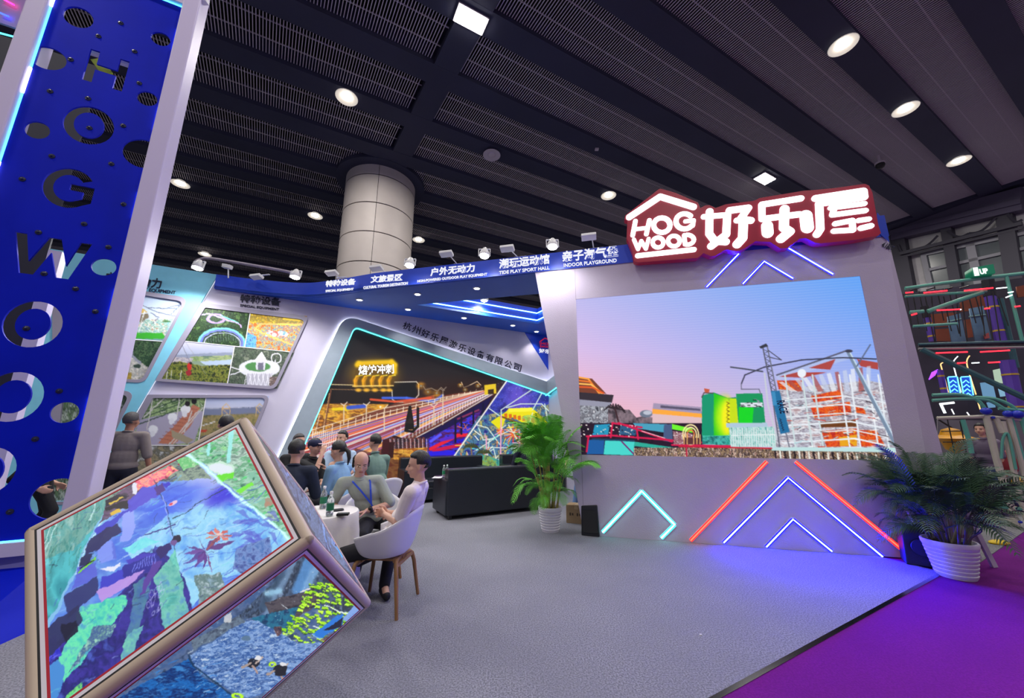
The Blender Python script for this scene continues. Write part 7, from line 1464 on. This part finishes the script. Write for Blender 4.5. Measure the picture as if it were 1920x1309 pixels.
def palm(label, base, hgt, rim_r, base_r, pot_h, leafm, canem, nf, spread, Lf, seed, tilt=(0, 0), low=.35, ncane=16, fl=None):
    root = thing('potted_palm', label, 'plant', base); rg = random.Random(seed)
    prof = [(base_r*.96, 0), (base_r, .01)]; nr_ = 8
    for i in range(nr_):
        z0_ = .012+(pot_h*.86)*i/nr_; z1_ = .012+(pot_h*.86)*(i+.82)/nr_; z2_ = .012+(pot_h*.86)*(i+1)/nr_
        rr_ = lambda z: base_r+(rim_r-base_r)*z/pot_h
        prof += [(rr_(z0_)-.004, z0_), (rr_(z0_)+.004, z0_+.008), (rr_(z1_)+.006, z1_), (rr_(z2_)-.005, z2_-.002)]
    prof += [(rim_r, pot_h*.88), (rim_r+.004, pot_h*.97), (rim_r-.002, pot_h), (rim_r-.016, pot_h), (rim_r-.02, pot_h-.05)]
    m_ = MB(); m_.lathe(prof, n=40); o = lpart(m_, 'pot', m_pot, root, True)
    m_ = MB(); m_.lathe([(rim_r*.9, pot_h-.06), (rim_r*.88, pot_h-.035), (.01, pot_h-.03)], n=24); lpart(m_, 'soil', m_soil, root)
    var = [frond_mesh(Lf*rg.uniform(.85, 1.1), a, seed*10+i, leafm, .2*Lf/.75) for i, a in enumerate((.25, .45, .65, .85, 1.0, .55))]
    tops = []
    for k in range(ncane):
        a = rg.uniform(0, 6.28); r0 = rg.uniform(.02, rim_r*.75); zt_ = rg.uniform(hgt*.40, hgt*.66); sp = rg.uniform(.04, .17)
        p0 = Vector((r0*math.cos(a), r0*math.sin(a), pot_h-.04)); p1_ = p0+Vector((math.cos(a)*sp*.6, math.sin(a)*sp*.6, (zt_-pot_h)*.6)); p2 = p0+Vector((math.cos(a)*sp*1.3, math.sin(a)*sp*1.3, zt_-pot_h))
        m_ = MB(); m_.tube([p0, p1_, p2], [.012, .010, .006], 7); lpart(m_, 'cane', canem, root, True); tops.append((p2, a)); tops.append((p1_.lerp(p2, rg.random()), a+rg.uniform(-.6, .6)))
    for k in range(nf):
        p, a = tops[k % len(tops)]; q = k/nf; a += rg.uniform(-.9, .9); z = p.z if q < .75 else rg.uniform(pot_h+.12, hgt*low)
        o = bpy.data.objects.new('frond', var[rg.randrange(6)] if q < .75 else var[rg.choice((3, 4))]); C.objects.link(o); o.parent = root; el = rg.uniform(.15, 1.3) if q < .75 else rg.uniform(-.2, .4)
        s = rg.uniform(.8, 1.12)*(1 if q < .75 else .6); o.location = (p.x, p.y, z); o.rotation_euler = (Matrix.Rotation(a-math.pi/2, 4, 'Z') @ Matrix.Rotation(el, 4, 'X') @ Matrix.Rotation(rg.uniform(-.4, .4), 4, 'Y')).to_euler(); o.scale = (s*spread, s*spread, s)
    return root
pb1 = zpt(1032, 996); palm('tall bright green areca palm in a ribbed white pot, left of the screen wall', pb1, 2.0, .178, .128, .35, m_leafA, m_cane, 84, 1.0, .78, 3, ncane=20, low=.42)
pb2 = zpt(1793, 1079); palm('bushy dark palm in a ribbed white pot at the corner of the purple aisle', Vector((pb2.x, pb2.y, -.012)), 1.38, .215, .150, .36, m_leafB, m_caneB, 110, 1.0, .74, 5, ncane=24, low=.6)
# ------------------------------------------------------------------ boxes by the screen wall
m_spk = mat('speaker_black', (.012, .013, .02), .55, bump=.3, bscale=120)
a, b = zpt(1096, 998), zpt(1128, 1003); q = zpt(1108, 1006); spk = thing('floor_speaker', 'black floor speaker beside the left foot of the screen wall', 'speaker', q+Vector((.03, .13, 0)), math.radians(-16))
m_ = MB(); m_.hexa([(-.13, -.12, .0), (.13, -.14, 0), (.13, .12, 0), (-.13, .12, 0)], [(-.12, -.10, .40), (.11, -.12, .42), (.12, .12, .42), (-.13, .12, .40)]); lpart(m_, 'cabinet', m_spk, spk, bevel=.012)
m_ = MB(); m_.hexa([(-.10, -.135, .05), (.11, -.148, .05), (.11, -.14, .05), (-.10, -.125, .05)], [(-.10, -.118, .34), (.10, -.132, .34), (.10, -.12, .34), (-.10, -.108, .34)]); lpart(m_, 'grille', mat('speaker_grille', (.02, .02, .024), .7, bump=.8, bscale=300), spk)
q = zpt(1068, 982); cb = thing('cardboard_box', 'brown cardboard box behind the floor speaker', 'box', q+Vector((.16, .10, 0)), math.radians(-24)); m_card = mat('cardboard', lin((150, 125, 96)), .85, var=.08, vscale=10)
m_ = MB(); m_.box((0, 0, .14), (.34, .24, .28)); lpart(m_, 'carton', m_card, cb, bevel=.004); m_ = MB(); m_.box((0, 0, .282), (.06, .24, .003)); m_.box((0, -.121, .25), (.06, .002, .06)); lpart(m_, 'tape', mat('tape_tan', lin((175, 150, 115)), .3), cb)
for k, x0 in enumerate((-.10, -.06, .02, .06)): m_ = MB(); m_.box((x0, -.1215, .14), (.025, .002, .045-.01*(k % 2))); lpart(m_, 'printed_mark', mat('print_dark', lin((70, 56, 44)), .8), cb)
q = zpt(1744, 1064); s2 = thing('corner_speaker', 'black speaker box between the screen wall and the dark palm', 'speaker', q+Vector((.02, .12, 0)), math.radians(-30))
m_ = MB(); m_.hexa([(-.15, -.12, .0), (.13, -.14, 0), (.13, .12, 0), (-.13, .12, 0)], [(-.13, -.11, .40), (.11, -.12, .42), (.12, .12, .42), (-.13, .12, .40)]); lpart(m_, 'cabinet', m_spk, s2, bevel=.012)
m_ = MB(); m_.lathe([(.09, 0), (.085, .01), (.03, .004)], (0, -.135, .2), 20, Matrix.Rotation(math.pi/2, 4, 'X')); lpart(m_, 'cone', m_blk, s2, True)
m_ = MB(); pp = [zpt(x, y, .006) for x, y in ((1134, 996), (1150, 997), (1165, 1004), (1185, 1001), (1208, 1008))]; m_.tube(bez(pp, 5), .005, 6); tag(m_.build('cable', mat('cable_pale', lin((200, 200, 215)), .4)), 'thin pale cable on the carpet at the foot of the screen wall', 'cable')
m_ = MB(); q = zpt(1314, 1191, .0); m_.box(q+Vector((0, 0, .003)), (.016, .012, .006)); tag(m_.build('paper_scrap', m_wh), 'tiny white scrap of paper on the grey carpet', 'scrap')
# A-frame sign behind the dark palm
sg = thing('aframe_sign', 'grey A-frame sign stand behind the dark palm, seen half from the side', 'sign', zpt(1865, 1064)); base = zpt(1865, 1064, -.012)
z_ = lambda x, y, z: zpt(x, y, z)
bl_, br_ = Vector((base.x-.62, base.y+.05, -.012)), base; top = Vector((0, .42, .62)); m_sgp = mat('sign_panel_grey', lin((150, 140, 160)), .6)
m_ = MB(); up_ = Vector((-.06, .10, .56)); ee = (br_-bl_); th_ = Vector((.02, .05, 0)); m_.hexa([bl_+up_*.34, br_+up_*.34, br_+up_*.34+th_*.4, bl_+up_*.34+th_*.4], [bl_+up_, br_+up_, br_+up_+th_*.4, bl_+up_+th_*.4]); m_.build('panel', m_sgp, sg)
for p in (bl_, br_): m_ = MB(); m_.bar(p, p+up_, .055, .03, up=(0, -1, 0)); m_.build('front_leg', mat('sign_leg_lilac', lin((185, 170, 195)), .5), sg)
for p in (bl_, br_): m_ = MB(); m_.bar(p+Vector((.05, .42, 0)), p+up_, .04, .02, up=(0, -1, 0)); m_.build('rear_leg', m_blk, sg)
m_ = MB(); mc = bl_.lerp(br_, .72)+up_*.78+Vector((0, -.012, 0)); m_.tube([mc+Vector((.05*math.cos(a), 0, .03*math.sin(a))) for a in [k*math.pi/7 for k in range(14)]], .006, 5, closed=True); m_.build('red_emblem', mat('emblem_red', lin((130, 30, 60)), .5), sg)
for k in range(4): m_ = MB(); m_.box(bl_.lerp(br_, .60+.07*k)+up_*.55+Vector((0, -.012, 0)), (.025, .004, .03)); m_.build('small_print', mat('emblem_red', lin((130, 30, 60)), .5), sg)
q = zpt(1875, 1022, -.02); m_ = MB(); m_.ell(q+Vector((0, 0, .03)), (.13, .07, .035), n=20, m=10); tag(m_.build('yellow_foam_piece', mat('foam_yellow', lin((240, 205, 40)), .5), smooth=True), 'small yellow foam piece on the floor behind the sign stand', 'toy')
# ------------------------------------------------------------------ play structure at the right
PD = Plane(zpt(1906, 987, 0), 118); m_teal = mat('tube_teal', lin((92, 168, 150)), .4); m_teald = mat('beam_teal_dark', lin((52, 96, 104)), .5); m_cream = mat('tube_cream', lin((196, 192, 176)), .4); m_bl = mat('joint_blue', lin((30, 50, 190)), .4); m_pp = mat('pad_purple', lin((92, 62, 170)), .6); m_ye = mat('band_yellow', lin((205, 170, 60)), .5); m_dkk = mat('play_dark', lin((30, 28, 40)), .8)
def dp(x, y, d=0): s_, z = PD.px(x, y, d); return PD.at(s_, z, d)
ps_ = thing('play_structure', 'multi-storey indoor playground frame of teal and cream tubes with red light lines', 'playground', zpt(1906, 987, 0))
def tb(L, w_px, m, nm_, d=0, emit=False):
    P_ = [dp(x, y, d) for x, y in L]; r = w_px/2/FPX*(P_[0].y*math.cos(PIT)+(P_[0].z-CH)*math.sin(PIT)); m_ = MB(); m_.tube(bez(P_, 4) if len(P_) > 2 else P_, r, 8); return m_.build(nm_, m, ps_, smooth=True)
def flat(L, m, nm_, d=0, th=.03):
    P_ = PD.pts(L, d); me = plate_mesh(nm_, [P_], PD.mat(d), th); me.materials.clear(); me.materials.append(m); return link(nm_, me, ps_)
D1, D2, D3, D4 = -.8, -1.6, -2.6, -4.2
for L in ([(1849, 779), (1870, 865), (1906, 987)], [(1880, 790), (1905, 900), (1925, 975)], [(1892, 785), (1930, 920)], [(1868, 785), (1880, 812)]): tb(L, 10 if L[0][0] == 1849 else 8, m_cream, 'cream_post')
for L in ([(1757, 784), (1850, 781)], [(1850, 781), (1925, 788)], [(1852, 969), (1903, 979)]): tb(L, 6, m_cream, 'cream_rail')
for L in ([(1748, 741), (1800, 740), (1832, 750), (1849, 770)], [(1748, 751), (1800, 748), (1850, 750), (1880, 765), (1893, 775)], [(1828, 745), (1865, 748), (1895, 760), (1912, 775)]): tb(L, 6, m_teal, 'teal_handrail')
for L in ([(1805, 787), (1818, 830), (1822, 850)], [(1896, 785), (1930, 905)], [(1912, 775), (1930, 830)]): tb(L, 7, m_teal, 'teal_post')
for L in ([(1852, 948), (1925, 956)], [(1835, 930), (1840, 965)], [(1872, 766), (1925, 770)]): tb(L, 6, m_teal, 'teal_rail')
for x, y, rx in ((1849, 771, 11), (1890, 776, 10), (1908, 777, 12), (1913, 979, 4), (1862, 783, 4)):
    p = dp(x, y, .04); m_ = MB(); r = rx/FPX*p.y*1.0; m_.ell(p, (r*.8, r*.6, r*.6)); m_.build('blue_joint_cover', m_bl, ps_, smooth=True)
tb([(1878, 860), (1880, 825), (1888, 812), (1895, 830), (1905, 880)], 4, m_teal, 'rope_loop', .05)
tb([(1697, 541), (1800, 527), (1925, 512)], 6.5, m_teal, 'teal_rim', D1); tb([(1697, 556), (1850, 546)], 5, m_teal, 'teal_rail', D1); tb([(1740, 584), (1842, 548)], 8, m_teal, 'teal_brace', D1); tb([(1706, 586), (1732, 584)], 7, m_teal, 'teal_rail', D1); tb([(1712, 612), (1795, 607)], 5, m_teal, 'teal_rail', D1)
tb([(1887, 518), (1902, 580), (1917, 640)], 5, m_teal, 'teal_post', D1); tb([(1728, 655), (1925, 748)], 10, m_teald, 'dark_teal_brace', D1); tb([(1722, 646), (1925, 640)], 5, m_teald, 'platform_edge', D1); tb([(1722, 654), (1925, 651)], 4, mat('platform_pale', lin((150, 148, 150)), .5), 'platform_edge', D1)
flat([(1722, 646), (1790, 645), (1925, 641), (1925, 652), (1722, 654)], mat('mesh_grey', lin((84, 80, 86)), .7, var=.3, vscale=20), 'platform_fascia', D1-.05)
m_nr = glow('play_red_light', lin((255, 30, 45)), 4)
for L in ([(1698, 549), (1712, 548)], [(1732, 549), (1776, 545)], [(1808, 545), (1862, 540)], [(1757, 582), (1800, 580)], [(1846, 579), (1856, 578)], [(1709, 591), (1719, 588)], [(1755, 662), (1814, 660)], [(1838, 660), (1893, 657)], [(1795, 681), (1812, 680)], [(1853, 680), (1875, 679)], [(1903, 575), (1913, 574)]): tb(L, 2.6, m_nr, 'red_light_bar', D1+.05)
for L in ([(1868, 541), (1888, 539)], [(1800, 581), (1802, 580)], [(1886, 558), (1898, 553)], [(1890, 549), (1900, 547)], [(1822, 681), (1836, 680)]): tb(L, 2, glow('play_white_light', (.8, .95, 1), 3), 'white_light_bar', D1+.05)
for (x0, y0_), (x1, y1_), w_ in (((1856, 556), (1877, 640), 15), ((1738, 596), (1749, 640), 10), ((1888, 676), (1912, 790), 20), ((1762, 694), (1771, 738), 9)):
    tb([(x0, y0_), (x1, y1_)], w_, m_pp, 'purple_pad', D2)
    for t in (.22, .75): X, Y = x0+(x1-x0)*t, y0_+(y1_-y0_)*t; tb([(X, Y), (X+.8, Y+3)], w_*1.06, m_ye, 'yellow_band', D2)
tb([(1852, 525), (1856, 556)], 16, m_dkk, 'pad_sleeve', D2); tb([(1733, 575), (1738, 596)], 11, m_dkk, 'pad_sleeve', D2); tb([(1875, 560), (1905, 690)], 9, m_teald, 'grey_column', D2)
m_br = mat('panel_rust', lin((120, 56, 34)), .7, var=.2, vscale=3)
for L in ([(1742, 590), (1792, 586), (1782, 612), (1745, 614)], [(1800, 560), (1850, 550), (1852, 580), (1800, 585)], [(1748, 618), (1782, 616), (1786, 640), (1752, 640)], [(1808, 600), (1822, 598), (1826, 632), (1812, 634)], [(1905, 538), (1925, 534), (1925, 556), (1908, 558)]): flat(L, m_br, 'rust_panel', D3)
m_sky = mat('poster_sky', lin((96, 130, 160)), .6, var=.35, vscale=1.2)
for L in ([(1776, 594), (1800, 588), (1811, 640), (1784, 643)], [(1817, 579), (1843, 574), (1858, 636), (1828, 642)]): flat(L, m_sky, 'hanging_banner', D2)
flat([(1845, 628), (1853, 624), (1855, 634), (1846, 636)], mat('banner_red', lin((170, 80, 80)), .6), 'banner_patch', D2+.04)
for L in ([(1776, 604), (1802, 598)], [(1817, 594), (1848, 590)]): tb(L, 2.5, mat('pale_trim', lin((130, 170, 165)), .5), 'banner_bar', D2+.03)
for k in range(16):
    x = 1700+k*11.5; y0_ = 556-(k % 3)*5; tb([(x, y0_), (x+9+(k % 4)*3, y0_+55+(k % 5)*10)], 1.6, m_blk, 'hanging_rope', D1-.2)
for x, y in ((1715, 541), (1745, 540), (1778, 540), (1808, 537)): tb([(x-8, y+4), (x+8, y-1)], 2.5, m_blk, 'rope_clamp', D1-.1)
m_arb = glow('arrow_panel_blue', lin((10, 60, 190)), 1.2); m_arl = glow('arrow_light', lin((90, 190, 255)), 3)
for x in (1777, 1801):
    flat([(x, 707), (x+18, 706), (x+24, 742), (x+6, 742)], m_arb, 'arrow_panel', D2); tb([(x, 742), (x, 708), (x+17, 706), (x+25, 742)][0:0] or [(x+1, 707), (x+17, 706)], 2, m_arl, 'arrow_border', D2+.04); tb([(x, 708), (x+6, 742)], 1.8, m_arl, 'arrow_border', D2+.04); tb([(x+18, 707), (x+24, 741)], 1.8, m_arl, 'arrow_border', D2+.04)
    for k in range(4): X, Y = x+4+k*1.4, 715+k*8; P_ = [dp(X, Y+3, D2+.05), dp(X+6, Y-2, D2+.05), dp(X+12, Y+3, D2+.05)]; m_ = MB(); m_.tube(P_, .011, 5); m_.build('chevron_light', m_arl, ps_)
m_gold = glow('arch_gold', lin((255, 200, 130)), 1.6); m_pw = glow('arch_white', (.9, .92, 1), 1.6)
for L, m in (([(1778, 736), (1766, 692), (1764, 683), (1768, 680)], m_gold), ([(1802, 736), (1789, 690), (1788, 678), (1796, 668)], m_pw), ([(1830, 740), (1815, 692), (1813, 676), (1818, 667)], m_gold), ([(1834, 755), (1838, 768)], m_gold), ([(1784, 767), (1789, 777)], m_pw), ([(1813, 773), (1818, 780)], m_pw)): tb(L, 1.8, m, 'lit_arch', D3)
for L in ([(1762, 758), (1789, 755)], [(1764, 758), (1772, 775)]): tb(L, 4, glow('hook_white', (.85, .95, 1), 1.6), 'white_light_hook', D2)
for k in range(6): tb([(1742+k*2, 712-k*1.5), (1748+k*2, 698-k*1)], 1.6, glow('violet_wing', lin((150, 60, 255)), 2.5), 'violet_light', D2)
for L, c in (([(1838, 718), (1860, 716), (1868, 750), (1845, 752)], (110, 160, 200)), ([(1862, 694), (1880, 690), (1886, 720), (1866, 716)], (190, 215, 190)), ([(1870, 722), (1888, 720), (1892, 742), (1876, 744)], (140, 190, 220)), ([(1850, 755), (1864, 752), (1866, 764), (1854, 765)], (110, 150, 60)), ([(1886, 746), (1896, 745), (1898, 754), (1888, 754)], (120, 170, 80))): flat(L, glow('far_lit_%d' % c[0], lin(c), .8), 'lit_far_panel', D4+.3)
flat([(1690, 552), (1925, 520), (1925, 985), (1690, 940)], mat('play_backdrop', lin((52, 48, 64)), .8, var=.35, vscale=1.0), 'rear_dim_backdrop', D4)  # dark sheet added so the space behind the frame looks dim
flat([(1757, 787), (1925, 790), (1925, 905), (1760, 890)], mat('play_panel_grey', lin((112, 108, 116)), .7), 'grey_rear_board', D3)
y_ = dp(1785, 822, D1); m_ = MB(); m_.lathe([(.01, -.28), (.12, -.20), (.16, -.06), (.34, 0), (.16, .06), (.12, .16), (.01, .2)], y_, 20); m_.build('yellow_spinner', mat('spinner_yellow', lin((225, 160, 20)), .4), ps_, smooth=True)
for L in ([(1776, 785), (1790, 850)], [(1765, 809), (1810, 808)], [(1768, 829), (1812, 829)], [(1800, 790), (1812, 850)]): tb(L, 1.8, m_blk, 'net_rope', D1+.3)
tb([(1760, 787), (1800, 812)], 3, m_dkk, 'dark_brace', D1)
for (x, y, rx, ry), c in (((1892, 868, 12, 22), (140, 40, 50)), ((1915, 905, 14, 10), (215, 165, 60))): p = dp(x, y, D2); r = 1/FPX*p.y; m_ = MB(); m_.ell(p, (rx*r, .1, ry*r)); m_.build('soft_toy_pad', mat('pad_%d' % c[0], lin(c), .6), ps_, smooth=True)
tb([(1846, 920), (1925, 930)], 5, m_teal, 'teal_rail', D3)
sg1 = thing('level_sign', 'small green box sign with white lettering above the play structure', 'sign', dp(1840, 510, D1))
P_ = PD.pts([(1821, 503), (1861, 496), (1865, 513), (1823, 519)], D1+.1); me = plate_mesh('sign_box', [P_], PD.mat(D1), .25); me.materials.clear(); me.materials.append(mat('sign_green', lin((10, 110, 80)), .5, emit=lin((10, 110, 80)), strength=.4)); link('sign_box', me, sg1)
PD1 = Plane(PD.at(0, 0, D1+.13), 118); text('lettering', '1', PD1, (1827, 518), (1836, 517), .17, glow('sign_white', (.95, 1, 1), 1.1), sg1, .01, .01, .04); text('lettering', 'UP', PD1, (1838, 515), (1853, 513), .11, glow('sign_white', (.95, 1, 1), 1.1), sg1, .01, .01, .04)
q = dp(1850, 806, D2); person('person with long dark hair and navy clothes bending beside the play structure', (q.x+.1, q.y+.2, .80), (q.x-.12, q.y, max(1.2, q.z)), -110, feet=[(q.x, q.y, 0), (q.x+.3, q.y+.1, 0)], shirt=fabric('top_lilac_grey', (120, 110, 130)), pants=fabric('trousers_navy', (30, 44, 90)), sit=False, hair='ponytail', female=True)
